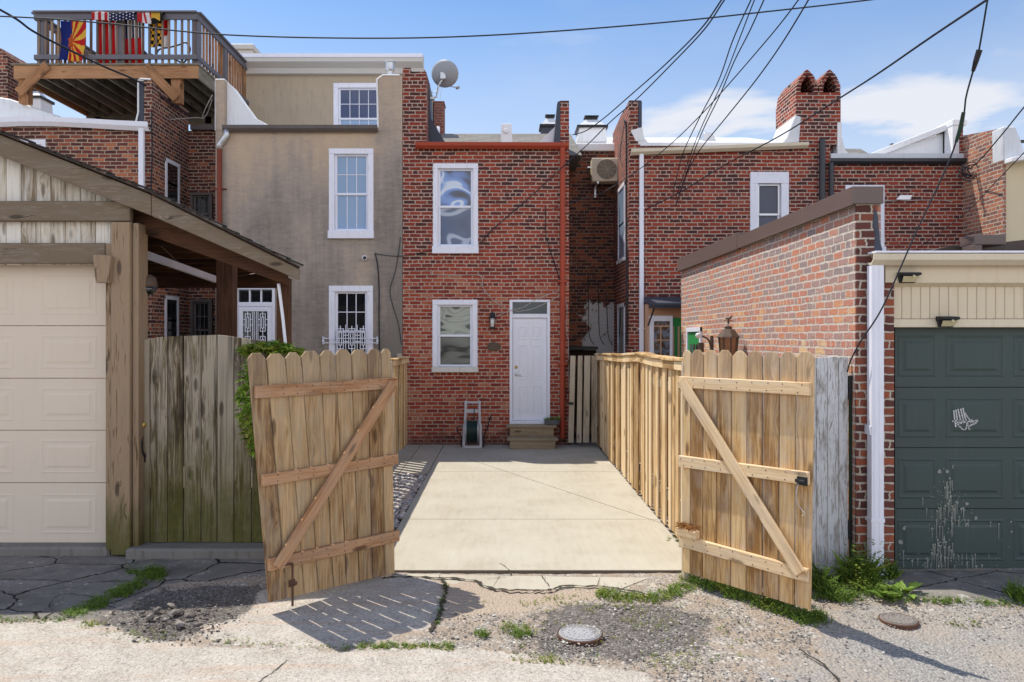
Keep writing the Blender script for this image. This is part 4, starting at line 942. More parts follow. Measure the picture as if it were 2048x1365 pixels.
# security door
a, b, c_, d = dr; mb = MB(); t = .085
mb.box(a, a + t, YH - .02, YH + .06, c_, d); mb.box(b - t * .6, b, YH - .02, YH + .06, c_, d); mb.box(a, b, YH - .03, YH + .06, d - .07, d, ax=0); tz = fz(607, YH); mb.box(a + t, b - t * .6, YH - .01, YH + .06, tz - .06, tz + .02, ax=0)
tw = (b - a - t * 1.6) / 3
for k in (1, 2): mb.box(a + t + tw * k - .012, a + t + tw * k + .012, YH, YH + .05, tz + .02, d - .07)
F_ = mb.build('door_frame', M['vinyl'], H, bev=.004)
mb = MB(); mb.box(a + t, b - t * .6, YH + .05, YH + .058, tz + .02, d - .07); mb.build('transom', M['g_dark'], F_)
mb = MB(); da, db, dt = a + t + .005, b - t * .6 - .005, tz - .065; s = .085
mb.box(da, da + s, YH - .01, YH + .03, 0, dt); mb.box(db - s, db, YH - .01, YH + .03, 0, dt); mb.box(da + s, db - s, YH - .01, YH + .03, dt - s, dt, ax=0); mb.box(da + s, db - s, YH - .01, YH + .03, .0, .2, ax=0)
D = mb.build('security_door', M['vinyl'], H, bev=.004)
mb = MB(); mb.box(da + s, db - s, YH + .034, YH + .04, .2, dt - s); mb.build('pane', M['g_dark'], D)
mb = MB(); mid = (da + db) / 2; 
for k in range(4):
    z1 = dt - s - k * .42
    fretwork(mb, da + s, mid - .05, z1 - .42, z1, YH + .0, .013); fretwork(mb, mid + .05, db - s, z1 - .42, z1, YH + .0, .013)
for xq in (mid - .05, mid - .02, mid + .02, mid + .05): mb.box(xq - .006, xq + .006, YH + .001, YH + .014, .2, dt - s)
mb.build('grille', M['vinyl'], D)
# set back top storey
Y3 = 18.0
u0, u1 = fx(486, Y3), fx(850, Y3); z0, z1 = zt - .2, fz(140, Y3); w3 = rc(667, 167, 768, 250, Y3); w3 = (w3[0], w3[1], w3[2] - .75, w3[3])
mb = MB(); facade(mb, u0, u1, z0, z1, Y3, [hole_of(w3, .11, 0)]); mb.box(u0, u1, Y3 + .13, 25, z0, z1); mb.build('upper_storey', M['stucco_top'], H)
window(H, w3, Y3, .11, 'g_navy', 'g_blind', meet=.46, cols=4, rows=2, cols2=4, rows2=2, sill=None, label='top window half hidden by the stucco pier')
mb = MB(); cz = fz(146, Y3)
mb.prism([(Y3 + .02, cz - .05), (Y3 - .10, cz - .05), (Y3 - .14, cz + .06), (Y3 - .32, cz + .15), (Y3 - .34, cz + .32), (Y3 + .02, cz + .34)], u0 - .2, fx(848, Y3), 'yz')
mb.build('cornice', M['hatch'], H)
mb = MB(); mb.box(u0 - .22, fx(848, Y3) + .0, Y3 - .345, Y3 - .339, cz + .24, cz + .325); mb.box(u0 - .2, u0 + .2, Y3 + .02, Y3 + .4, cz, cz + .33); mb.build('fascia', M['vinyl'], H)
mb = MB(); yb = 22; mb.box(fx(435, yb), fx(505, yb), yb, yb + 3, 8, fz(100, yb)); mb.box(fx(432, yb), fx(508, yb), yb - .05, yb + 3.05, fz(100, yb), fz(89, yb)); tag(mb.build('roof_hatch', M['hatch'], bev=.02), 'pale stair hatch with white trim rising behind the deck railing', 'roof hatch')
mb = MB(); c = P(780, 152, YH + .4); mb.lathe([(.055, 0), (.055, .08), (.09, .10), (.085, .14), (.085, .24), (.11, .25), (.11, .27), (.02, .28)], c, n=16); tag(mb.build('flue_cap', M['galv'], smooth=False), 'galvanised flue cap on top of the stucco pier', 'flue')
# fittings on the stucco
c = P(731, 517, YH); T = thing('security_camera', 'small white security camera with dark lens on the stucco wall', 'camera', (c.x, YH, c.z))
mb = MB(); mb.lathe([(.04, 0), (.04, .03), (.02, .035), (.02, .08)], (c.x - .02, YH, c.z), (0, -1, 0), 12); mb.lathe([(.03, -.05), (.042, -.03), (.042, .06), (.038, .065)], (c.x, YH - .11, c.z - .0), (.25, -1, -.15), 14); mb.build('camera_body', M['vinyl'], T, smooth=True)
mb = MB(); mb.lathe([(.032, 0), (.028, .012)], (c.x + .016, YH - .175, c.z - .01), (.25, -1, -.15), 14); mb.build('lens', M['black'], T)
c = P(579, 627, YH); mb = MB(); mb.lathe([(.025, 0), (.025, .03), (.035, .035), (.035, .05), (.01, .055)], c, (0, -1, 0), 12); tag(mb.build('outdoor_socket', M['vinyl']), 'tiny round white fitting on stucco beside the security door', 'fitting')
def cable(name, pts, r, label, mat='cable', cat='cable', k=8, n=5):
    mb = MB(); mb.tube(spline(pts, k) if k else pts, r, n); return tag(mb.build(name, M[mat], smooth=True), label, cat)
yw = YH - .02
cable('wall_cable', [P(750, 507, yw), P(755, 530, yw), P(758, 575, yw), P(758, 640, yw), P(759, 700, yw)], .012, 'black cable running down the stucco beside the lower grille window')
cable('wall_cable', [P(750, 507, yw), P(770, 511, yw), P(800, 513, yw), P(830, 508, yw), P(866, 501, yw)], .006, 'thin cable strung from the stucco to the upper brick window sill')
cable('wall_cable', [P(801, 475, yw), P(798, 500, yw), P(790, 545, yw), P(780, 580, yw), P(785, 610, yw), P(797, 650, yw), P(803, 690, yw)], .007, 'thin cable hanging in a zigzag at the edge of the stucco')
# ================================================================== house on the left
YW = 14.3
H = thing('brick_house', 'orange and brown brick house behind the timber garage with white gutter', 'house', (fx(150, YW), YW, 0))
x0, x1 = -13.5, fx(304, YW); zt = fz(250, YW)
wx = rc(40, 280, 92, 420, YW)
mb = MB(); facade(mb, x0, x1, -.1, zt, YW, [hole_of(wx, .09)]); yb = 15.95; mb.box(x0, x1, YW + .13, yb, -.1, zt)
xp = fx(288, YW); zp = fz(162, YW)
mb.prism([(YW - .002, zt), (yb, zt), (yb, fz(223, yb)), (YW + .45, zp - .08), (YW - .002, zp)], xp, x1, 'yz')
mb.box(x1 - 4, fx(432, yb) + .3, yb, 22, -.1, fz(262, yb)); 
mb.build('wall', M['brick_west'], H)
mb = MB(); mb.box(fx(277, YW), xp - .001, YW + .002, YW + 1.4, zt - .02, zp + .01); mb.build('flashing', M['flash'], H, bev=.01)
mb = MB(); mb.tube([(fx(272, YW), YW - .012, zt + .03), (fx(277, YW), YW - .012, fz(225, YW)), (fx(277, YW), YW - .012, zp), (fx(281, YW), YW - .012, zp + .03), (fx(302, YW), YW - .012, zp + .02)], .018, 6)
mb.box(x0, fx(277, YW), YW + .01, YW + 1.4, zt - .02, zt + .035); mb.build_each('coping', M['membrane'], H)
gutter(H, x0, fx(302, YW), YW, fz(258, YW), fz(241, YW), M['vinyl'], out=.14, droop=lambda t: .05 * math.cos(t * 9) - .02)
downspout(H, fx(287, YW), YW, fz(250, YW), .1, .095, M['vinyl'], straps=(fz(626, YW),))
window(H, wx, YW, .09, 'g_blind', 'g_dark', cols=1)
def side_window(par, X, y0, y1, z0, z1, pane, face=1, trim='white', label=None, fw=.07):
    """window in a wall that faces along X (face=+1 looks to +X)."""
    mb = MB(); e = X + face * .02; q = X - face * .06
    mb.box(q, e, y0, y0 + fw, z0, z1); mb.box(q, e, y1 - fw, y1, z0, z1); mb.box(q, e + face * .005, y0, y1, z1 - fw, z1, ax=1); mb.box(q, e + face * .03, y0 - .02, y1 + .02, z0, z0 + fw, ax=1)
    zm = (z0 + z1) / 2; mb.box(q, e - face * .012, y0 + fw, y1 - fw, zm - .02, zm + .02, ax=1)
    o = mb.build('window', M[trim], par)
    if label: o['label'] = label
    mb = MB(); mb.box(X + face * .003, X + face * .008, y0 + fw, y1 - fw, z0 + fw, z1 - fw); mb.build('pane', M[pane], o); return o
for (p0, p1, z0, z1) in ((330, 358, fz(412, 14.95), fz(318, 14.95)), (329, 356, fz(690, 14.95), fz(592, 14.95))):
    side_window(H, x1, x1 * F / (p0 - 1010), x1 * F / (p1 - 1010), z0, z1, 'g_dark')
for (r, cc) in ((rc(385, 388, 428, 470, yb), 3), (rc(385, 600, 428, 720, yb), 3)):
    window(H, r, yb - .10, .05, 'g_dark', 'g_dark', cols=cc, rows=2, cols2=cc, rows2=2, sill=None, trim='slate', sasm='slate')
mb = MB(); mb.box(fx(384, yb), fx(440, yb), yb - .1, yb + 2, fz(262, yb), fz(252, yb)); mb.build('roof', M['slate'], H)
# gray tarred parapet and chimney at the far left
mb = MB(); ya = 15.2
mb.prism([(fx(-30, ya), 5.4), (fx(130, ya), 5.4), (fx(118, ya), fz(232, ya)), (fx(60, ya), fz(212, ya)), (fx(20, ya), fz(198, ya)), (fx(-30, ya), fz(190, ya))], ya, ya + .5, 'xz'); mb.build('parapet', M['silver'], H, bev=.02)
mb = MB(); mb.box(fx(-60, 16), fx(15, 16), 16, 16.8, 5.4, fz(112, 16)); 
mb.prism([(fx(-60, 16), fz(112, 16)), (fx(15, 16), fz(112, 16)), (fx(4, 16), fz(98, 16)), (fx(-20, 16), fz(90, 16)), (fx(-60, 16), fz(90, 16))], 16, 16.8, 'xz')
tag(mb.build('chimney', M['brick_west']), 'rounded brick chimney at the far left edge beside the roof deck', 'chimney')
mb = MB(); cz0 = P(108, 240, 17); mb.prism([(fx(60, 17), fz(222, 17)), (fx(140, 17), fz(240, 17)), (fx(140, 17), 5.6), (fx(60, 17), 5.6)], 17, 20, 'xz'); mb.build('roof', M['shingle'], H)
cable('wall_cable', [P(300, 235, 14.6), P(325, 240, 14.9), P(360, 238, 15.3), P(392, 236, 15.6), P(408, 238, 15.7)], .008, 'grey wire strung across the alcove below the roof deck', 'cable_w')
cable('wall_cable', [P(425, 190, 14.5), P(412, 215, 14.6), P(405, 235, 14.8), P(414, 228, 14.8), P(424, 200, 14.5)], .007, 'pale looped wire hanging beside the white parapet', 'cable_w')
cable('wall_cable', [P(303, 222, YW - .03), P(304, 300, YW - .03), P(302, 390, YW - .03)], .012, 'dark cable down the corner of the orange brick house')
# ================================================================== roof deck
YD, YE = 15.0, 17.7
DX0, DX1 = fx(27, YD), fx(396, YD); zd = fz(128, YD)
T = thing('roof_deck', 'timber roof deck with grey railing on top of the left brick house', 'deck', ((DX0 + DX1) / 2, YD, zd - 1.6))
mb = MB(); zb = fz(157, YD)
mb.box(DX0, DX1, YD, YD + .045, zb, zd - .03, ax=0); mb.box(DX0, DX0 + .045, YD + .046, YE, zb, zd - .03, ax=1); mb.build('beam', M['w_deck'], T, bev=.004)
mb = MB(); mb.box(DX1 - .045, DX1, YD + .046, YE + .5, zb, zd - .03, ax=1); mb.box(DX0, DX1, YE - .1, YE, zb - .16, zd - .04, ax=0); mb.build('beam', M['w_joist'], T)
mb = MB()
for i in range(11):
    x = DX0 + .1 + (DX1 - DX0 - .2) * (i + .5) / 11; mb.box(x - .02, x + .02, YD + .047, YE - .12, zb + .02, zd - .031, ax=1)
mb.build('joists', M['w_joist'], T)
mb = MB(); n = 24
for i in range(n):
    y = YD - .03 + (YE + .05 - YD) * i / n; mb.box(DX0 - .04, DX1 + .02, y, y + (YE + .05 - YD) / n - .008, zd - .028, zd, ax=0)
mb.build('deck_boards', M['w_joist'], T)
def zpx(py): return fz(py, YD)
for px in (44, 350):
    mb = MB(); x = fx(px, YD); mb.box(x - .1, x + .09, YD + .05, YD + .2, fz(205, YD), zb + .05); mb.build('post', M['w_deck'], T)
for (p0, q0, p1, q1) in ((95, 131, 36, 186), (290, 133, 353, 197)):
    mb = MB(); mb.beam(P(p0, q0, YD - .03), P(p1, q1, YD - .03), .17, .045, up=(0, 0, 1)); mb.build('brace', M['w_deck'], T)
for px, py in ((200, 200), (420, 210)):
    mb = MB(); x = fx(px, YE); mb.box(x - .07, x + .07, YE - .1, YE + .04, 5.4, zb); mb.build('post', M['w_joist'], T)
# railing: front, right side, left side
ztr, zbr = zpx(33), zpx(114)
def railing(pts0, pts1, n, mat, post=True):
    p0, p1 = Vector(pts0), Vector(pts1)
    mb = MB(); up = Vector((0, 0, 1))
    mb.beam(p0 + up * (ztr - zd), p1 + up * (ztr - zd), .12, .04, up); mb.beam(p0 + up * (ztr - zd + .08), p1 + up * (ztr - zd + .08), .035, .14, up)
    mb.beam(p0 + up * (zbr - zd), p1 + up * (zbr - zd), .09, .04, up); mb.build('rail', M['deck_grey'], T, bev=.003)
    mb = MB(); d = (p1 - p0); q = Vector((-d.y, d.x, 0)).normalized() * .04
    for i in range(n):
        b = p0 + d * ((i + .5) / n) + q; mb.beam(b + up * .02, b + up * (ztr - zd - .02), .038, .038, up=(1, 0, 0) if abs(d.x) > abs(d.y) else (0, 1, 0))
    mb.build('balusters', mat, T)
fx0, fx1 = fx(68, YD), fx(394, YD)
M['bal'] = wood('grey painted balusters', (.12, .085, .07), (.20, .15, .12), (.30, .21, .14), grey=(.17, .155, .165), weather=.5, knots=False, tint=.6)
railing((fx0, YD + .02, zd), (fx1, YD + .02, zd), 25, M['bal']); railing((fx1, YD + .02, zd), (fx1, YE + .6, zd), 20, M['w_deck']); railing((fx0, YE, zd), (fx0, YD + .02, zd), 18, M['w_deck'])
for (x, y) in ((fx(77, YD), YD + .06), (fx(236, YD), YD + .06), (fx(388, YD), YD + .06), (fx1 - .06, YD + 1.5), (fx1 - .06, YE + .5), (fx0 + .06, YE)):
    mb = MB(); mb.box(x - .065, x + .065, y - .0, y + .13, zd, ztr + .05); mb.build('post', M['deck_grey'], T)
cable('deck_hose', [P(310, 118, 15.7), P(318, 100, 15.7), P(340, 95, 15.7), P(358, 90, 15.7), P(372, 86, 15.7), P(380, 100, 15.7), P(368, 125, 15.7), P(350, 120, 15.7)], .018, 'black hose looped over furniture on the roof deck', 'black')
mb = MB(); yb_ = 16.2
for (a, b) in (((255, 100), (290, 108)), ((275, 90), (297, 112))): mb.tube([P(*a, yb_), P(*b, yb_)], .02, 6)
for px in (262, 300): mb.tube([P(px, 95, yb_), P(px, 132, yb_)], .018, 6)
mb.tube([P(258, 108, yb_), P(305, 110, yb_)], .022, 6)
tag(mb.build('deck_chair', M['black']), 'dark metal chair seen through the deck railing', 'chair')
# flags ------------------------------------------------------------
def cloth(name, label, surf, fn, nu, nv, cols):
    """flag as a real sheet: surf(u,v) gives its place, fn(u,v) the index of its dye."""
    vs = [surf(i / nu, j / nv) for j in range(nv + 1) for i in range(nu + 1)]; mb = MB(); fs = []; mi = []
    for j in range(nv):
        for i in range(nu):
            k = j * (nu + 1) + i; fs.append((k, k + 1, k + nu + 2, k + nu + 1)); mi.append(fn((i + .5) / nu, (j + .5) / nv))
    mb.add(vs, fs); mb.mi = mi
    mats = []
    for nm, c in cols:
        t = NT(nm); t.col(c); t.rough(.6); tr = t.n('ShaderNodeBsdfTranslucent'); t.put(tr.inputs['Color'], (*c, 1)); ms = t.n('ShaderNodeMixShader'); ms.inputs[0].default_value = .5
        t.t.links.new(t.b.outputs[0], ms.inputs[1]); t.t.links.new(tr.outputs[0], ms.inputs[2]); t.t.links.new(ms.outputs[0], t.t.nodes['Material Output'].inputs['Surface']); mats.append(t.m)
    o = mb.build(name, mats, smooth=True); s_ = o.modifiers.new('thick', 'SOLIDIFY'); s_.thickness = .004
    tag(o, label, 'flag', 'flags on the roof deck railing'); return o
BL, RD, YL, CO, WH, NV, BK = ('flag blue', (.006, .018, .20)), ('flag red', (.62, .018, .025)), ('flag yellow', (.85, .58, .08)), ('flag copper', (.62, .13, .03)), ('flag white', (.85, .83, .82)), ('flag navy', (.012, .02, .10)), ('flag black', (.012, .011, .01))
yf = YD - .06
def s1(u, v):   # hangs on its side, the top edge sagging between two ties
    px = 121 + u * 51 - v * 6 + 3 * math.sin(v * 3); py = 42 + v * 78 + 4 * u * (1 - u) + 3 * u * v
    p = P(px, py, yf); p.y += .03 * math.sin(u * 9 + v * 2) * (.4 + v); return p
def f1(u, v):   # star, red and gold rays, blue field (turned a quarter)
    x, y = (u - .44) / .62, (v - .52)
    r = math.hypot(x, y * 1.0); a = math.atan2(y, x)
    k = math.cos(math.pi / 5) / math.cos((a % (2 * math.pi / 5)) - math.pi / 5)
    a5 = ((a + .3) % (2 * math.pi / 5)) / (2 * math.pi / 5); rs = .21 - .12 * (1 - abs(2 * a5 - 1))
    if r < rs: return 3
    if x < .0 + .05 * math.sin(v * 5): return 0
    return 1 if int((a + math.pi / 2) / math.pi * 13) % 2 == 0 else 2
cloth('flag', 'blue flag with copper star and red and yellow rays', s1, f1, 44, 60, [BL, RD, YL, CO])
def s2(u, v):
    # folded over the rail: first a short flap in front, then the long fall behind the balusters
    if v < .18: t = v / .18; px = 188 + u * 86; py = 45 - 16 * t; y = YD - .09
    elif v < .26: t = (v - .18) / .08; px = 188 + u * 86; py = 28.5; y = YD - .09 + .2 * t
    else: t = (v - .26) / .74; px = 190 + u * 88 + t * 1.5; py = 29 + t * 103; y = YD + .13 + .03 * math.sin(u * 40) * t
    return P(px, py, YD) + Vector((0, y - YD, .012 * math.sin(u * 9)))
def f2(u, v):
    if v < .26:
        if u > .40:
            q = (u * 26, v * 30); return 2 if ((q[0] % 2 - 1) ** 2 + ((q[1] + (int(q[0] / 2) % 2)) % 2 - 1) ** 2) < .2 else 1
        return 0 if int(u / .075) % 2 == 0 else 2
    t = (v - .26) / .74
    if u > .60 and t < .42:
        return 1 if int(u * 26) % 2 == 0 else 2
    return 0 if int(u * 13.5) % 2 == 0 else 2
cloth('flag', 'red and white striped flag with starred blue corner folded over the rail', s2, f2, 108, 70, [RD, NV, WH])
def s3(u, v):
    if v < .3: t = v / .3; px = 279 + u * 52; py = 48 - 18 * t + 4 * math.sin(u * 4) * (1 - t); y = YD - .09 - .03 * math.sin(u * 7)
    elif v < .38: t = (v - .3) / .08; px = 279 + u * 52; py = 30; y = YD - .09 + .2 * t
    else: t = (v - .38) / .62; px = 292 + u * 38; py = 31 + t * 58; y = YD + .14 + .03 * math.sin(u * 10)
    return P(px, py, YD) + Vector((0, y - YD, 0))
def f3(u, v):
    if v < .38:
        if u < .22: return 0
        if u < .52: return 1 if math.sin(u * 30 + v * 9) > -.5 else 0
        return 2 if (v + .1 * math.sin(u * 8)) > .07 and u < .86 else 3
    if u > .70: return 0 if v < .75 else 1
    return 3 if (int(u * 6 + v * 2) + int(v * 14)) % 2 == 0 else 2
cloth('flag', 'crumpled flag of black and yellow checks with red and white corner', s3, f3, 56, 60, [RD, WH, YL, BK])
# ================================================================== alcove between the middle and right houses
YR = 16.4; XR = fx(1258, YH)
H = thing('brick_house', 'long red brick house right of the alcove with leaning white gutter and double chimney', 'house', (fx(1460, YH), YH, 0))
x1 = fx(1660, YH); zt = fz(312, YH); zroof = fz(290, YH)
wr = rect(1500, 345, 1577, 478)
mb = MB(); facade(mb, XR, x1, -.1, zroof, YH, [hole_of(wr, .12)]); mb.box(XR, x1, YH + .13, 22, -.1, zroof)
zp = fz(203, YH); mb.prism([(YH - .002, zroof), (YR + .2, zroof), (YR + .2, fz(268, YR + .2)), (YH + 1.0, fz(228, YH + .9)), (YH + .25, zp), (YH - .002, zp)], XR, fx(1276, YH), 'yz')
mb.build('wall', M['brick_east'], H)
mb = MB(); mb.box(fx(1276, YH), fx(1284, YH), YH + .002, YH + .5, fz(255, YH), zp + .005); mb.box(XR + .0, fx(1283, YH), YH, YH + .24, zp, zp + .02)
mb.build_each('flashing', M['flash'], H, bev=.01)
mb = MB(); mb.prism([(fx(1261, YH), fz(262, YH)), (fx(1281, YH), fz(256, YH)), (fx(1290, YH), fz(282, YH)), (fx(1272, YH), fz(283, YH))], YH - .012, YH - .003, 'xz')
mb.prism([(fx(1276, YH), zroof), (fx(1300, YH), zroof), (fx(1288, YH), fz(275, YH)), (fx(1284, YH), fz(256, YH)), (fx(1276, YH), fz(256, YH))], YH + .003, YH + .5, 'xz')
mb.box(fx(1280, YH), fx(1596, YH), YH - .05, YH + .3, zroof - .03, zroof + .03)
mb.prism([(YH + .2, zroof), (YH + 5.5, zroof), (YH + 5.0, fz(276, YH + 5)), ], fx(1282, YH), x1, 'yz')
mb.build_each('flashing', M['membrane'], H)
# leaning gutter
gutter(H, fx(1260, YH), fx(1612, YH), YH, fz(313, YH), fz(302, YH), M['cream'], out=.14, dz=.13)
downspout(H, fx(1281.5, YH), YH, fz(311, YH), .05, .08, M['vinyl'], straps=(fz(420, YH), fz(660, YH)))
window(H, wr, YH, .14, 'g_screen', 'g_screen', meet=.62, th=.21, sasm='galv', sillh=.1)
for px, a, b in ((1641, 282, 480), (1659, 328, 480)):
    mb = MB(); x = fx(px, YH); mb.tube([(x, YH - .08, fz(a, YH)), (x, YH - .08, fz(b + 220, YH))], .055 if px < 1650 else .045, 12); mb.box(x - .08, x + .08, YH - .09, YH, fz(430, YH), fz(426, YH)); mb.build('downspout', M['blackpipe'], H)
for (y0, y1, z0, z1, lab) in ((14.85, 15.75, fz(526, 15.3), fz(372, 15.3), None), (14.9, 15.8, .3, fz(608, 15.3), None)):
    side_window(H, XR, y0, y1, z0, z1, 'g_blind' if z0 > 2 else 'g_dark', face=-1)
mb = MB(); mb.tube(spline([(XR - .03, YH + .12, fz(248, YH)), (XR - .05, YH + .08, fz(241, YH)), (XR - .04, YH + .05, fz(260, YH))], 5) + [(XR - .035, YH + .05, fz(690, YH))], .018, 6); mb.build('service_pipe', M['black'], H)
# chimney with two arched hoods
CX0, CX1 = fx(1591, YH), fx(1681, YH); cyb = YH + 1.05
T = thing('chimney', 'broad red brick chimney with two pointed arched hoods', 'chimney', ((CX0 + CX1) / 2, YH, zroof))
mb = MB(); zs = fz(186, YH); mb.box(CX0, CX1, YH - .006, cyb, zroof, zs); mb.build('stack', M['brick_east'], T)
w_ = (CX1 - CX0) / 2
for k in range(2):
    a = CX0 + k * w_; cx = a + w_ / 2; hh = fz(140, YH) - zs
    out = [(-.5, 0), (-.49, .28), (-.42, .52), (-.28, .74), (-.12, .93), (0, 1.0), (.12, .93), (.28, .74), (.42, .52), (.49, .28), (.5, 0)]
    mb = MB(); n = len(out)
    for i in range(n - 1):    # voussoirs of the arch, each a brick on edge
        (u0, v0), (u1, v1) = out[i], out[i + 1]
        o0 = (cx + u0 * w_ * .97, zs + v0 * hh); o1 = (cx + u1 * w_ * .97, zs + v1 * hh); i0 = (cx + u0 * w_ * .58, zs + v0 * hh * .72); i1 = (cx + u1 * w_ * .58, zs + v1 * hh * .72)
        def lp(p, q, t): return (p[0] + (q[0] - p[0]) * t, p[1] + (q[1] - p[1]) * t)
        for t in range(2):
            A, B, C, D = lp(o0, o1, t / 2 + .03), lp(o0, o1, t / 2 + .47), lp(i0, i1, t / 2 + .47), lp(i0, i1, t / 2 + .03)
            mb.prism([A, B, C, D], YH - .02 - .012 * ((i + t) % 2), cyb - .02, 'xz')
    mb.build('hood', M['brick_east'], T, bev=.012)
mb = MB(); mb.box(CX0 + .06, CX1 - .06, YH + .5, YH + .55, zs, zs + .3); mb.build('flue_back', M['black'], T)
mb = MB(); mb.prism([(fx(1562, YH), zroof + .03), (CX0 + .06, zroof + .03), (CX0 + .10, fz(234, YH)), (CX0 - .01, fz(231, YH)), (fx(1573, YH), fz(275, YH))], YH - .02, YH + 1.0, 'xz'); mb.build('flashing', M['silver'], T, bev=.015)
mb = MB(); mb.box(fx(1674, YH), fx(1683, YH), YH - .018, YH + .3, fz(317, YH), fz(246, YH)); mb.prism([(fx(1683, YH), fz(317, YH)), (fx(1706, YH), fz(317, YH)), (fx(1690, YH), fz(300, YH)), (fx(1683, YH), fz(270, YH))], YH + .0, YH + .3, 'xz'); mb.build_each('flashing', M['membrane'], T)
# hatch on the white roof
yh = 17.5; mb = MB(); mb.prism([(fx(1406, yh), fz(288, yh)), (fx(1436, yh), fz(288, yh)), (fx(1424, yh), fz(266, yh)), (fx(1408, yh), fz(266, yh))], yh, yh + .5, 'xz'); tag(mb.build('roof_hood', M['galv'], bev=.01), 'small grey metal hood on the white roof at right', 'roof vent')
# porch behind the fence: peach siding, white framed bay window, little awning roof
yp = 14.0; T = thing('porch_bay', 'small bay with peach siding, white framed window and green trim behind the fence', 'porch', (fx(1340, yp), yp, 0))
mb = MB(); mb.box(fx(1296, yp), fx(1420, yp), yp + .05, YH - .003, -.1, fz(608, yp))
for k in range(5): mb.prism([(yp + .05, fz(612 + 7 * k + 7, yp)), (yp + .03, fz(612 + 7 * k + 7, yp)), (yp + .049, fz(612 + 7 * k, yp))], fx(1297, yp), fx(1420, yp), 'yz')
mb.build('siding', M['peach'], T)
mb = MB(); mb.prism([(yp - .25, fz(608, yp)), (YH - .003, fz(592, yp)), (YH - .003, fz(600, yp)), (yp - .25, fz(613, yp))], fx(1294, yp), fx(1420, yp), 'yz'); mb.box(fx(1294, yp), fx(1420, yp), yp - .22, yp - .19, fz(618, yp), fz(607, yp)); mb.build('awning', M['flash'], T)
mb = MB(); mb.box(fx(1342, yp), fx(1420, yp), yp + .02, yp + .049, -.1, fz(636, yp)); mb.build('trim', M['green'], T)
mb = MB(); a, b = fx(1299, yp), fx(1345, yp); z1 = fz(632, yp)
mb.box(a, a + .075, yp - .03, yp + .048, 0, z1); mb.box(b - .045, b, yp - .03, yp + .048, 0, z1); mb.box(a + .075, b - .045, yp - .029, yp + .048, z1 - .10, z1, ax=0); o = mb.build('window', M['vinyl'], T, bev=.004)
mb = MB(); mb.box(a + .075, b - .045, yp + .03, yp + .04, .2, z1 - .10); mb.build('pane', M['g_tan'], o)
mb = MB(); zq = fz(653, yp); mb.box(a + .075, b - .045, yp + .01, yp + .03, zq - .01, zq + .015, ax=0); mb.box(a + .075, b - .045, yp + .01, yp + .03, zq - .26, zq - .24, ax=0); mb.box((a + b) / 2 - .01, (a + b) / 2 + .01, yp + .011, yp + .029, .2, zq); mb.box(b + .01, b + .03, yp - .0, yp + .018, 0, zq); mb.box(fx(1356, yp), fx(1359, yp), yp, yp + .018, 0, zq); mb.build('muntins', M['peach'], o)
mb = MB(); mb.beam(P(1310, 612, yp - .2), P(1296, 652, yp - .05), .02, .02); mb.build('bracket', M['black'], T)
# alcove rear wall
H = thing('alcove_wall', 'sooty brick wall at the back of the alcove with flaking white paint', 'wall', (fx(1183, YR), YR, 0))
mb = MB(); mb.box(fx(1130, YR), XR + .2, YR, 22, -.1, fz(303, YR)); mb.build('brickwork', M['brick_soot'], H)
mb = MB(); mb.box(fx(1130, YR), XR + .2, YR - .04, 22, fz(303, YR), fz(288, YR)); mb.prism([(fx(1130, YR), fz(288, YR)), (fx(1228, YR), fz(288, YR)), (fx(1215, YR), fz(278, YR)), (fx(1150, YR), fz(280, YR))], YR + .5, YR + 3, 'xz'); mb.build('roof', M['membrane'], H, bev=.015)
mb = MB(); yl = YH + .9; mb.box(fx(1138, yl) + .01, fx(1196, yl), yl, yl + .9, fz(700, yl), fz(694, yl)); mb.build('lean_to_roof', M['black'], H); mb = MB(); mb.box(fx(1139, yl) + .02, fx(1196, yl), yl + .3, yl + .34, 0, fz(701, yl)); mb.build('lean_to_dark_sheet', M['gap_dark'], H)  # dark sheet stands in for the shade inside the lean-to opening
for i, px in enumerate((1176, 1196, 1212)): cable('wall_cable', [P(px, 545 + i * 20, YR - .02), P(px + 1, 600, YR - .02), P(px + 2 + i, 668, YR - .02), P(px + 12, 690, YR - .02)], .008, ['black cable hanging down the alcove wall, nearest the middle house', 'middle of three black cables down the alcove wall', 'black cable down the alcove wall beside the side windows'][i])
# air conditioner
ya = 15.9; c0 = P(1184, 316, ya); c1 = P(1236, 363, ya)
T = thing('air_conditioner', 'beige outdoor air conditioner unit bracketed high in the alcove', 'air conditioner', ((c0.x + c1.x) / 2, ya, c1.z))
mb = MB(); mb.box(c0.x, c0.x + .78, ya, ya + .3, c1.z, c0.z); mb.build('casing', M['cream'], T, bev=.015)
cx, cz, rr = c0.x + .30, (c0.z + c1.z) / 2 + .005, .205
mb = MB(); mb.lathe([(rr, 0), (rr, .006)], (cx, ya - .001, cz), (0, -1, 0), 26); mb.build('fan_opening', M['fanb'], T)
mb = MB()
for r in np.linspace(.04, rr, 8): mb.tube([(cx + r * math.cos(t), ya - .012, cz + r * math.sin(t)) for t in np.linspace(0, 2 * math.pi, 25)], .004, 4, caps=False)
for k in range(10):
    a = k * math.pi / 5; mb.beam((cx, ya - .012, cz), (cx + rr * math.cos(a), ya - .012, cz + rr * math.sin(a)), .005, .005, up=(0, 1, 0))
mb.build('fan_guard', M['cream'], T)
mb = MB()
for x in (c0.x + .1, c0.x + .65): mb.box(x, x + .035, ya - .02, YR, c1.z - .05, c1.z - .002); mb.box(x, x + .035, YR - .05, YR - .001, c1.z - .25, c1.z - .05)
mb.box(c0.x - .08, c0.x - .001, ya + .1, ya + .13, cz + .05, cz + .08); mb.build('bracket', M['galv'], T)
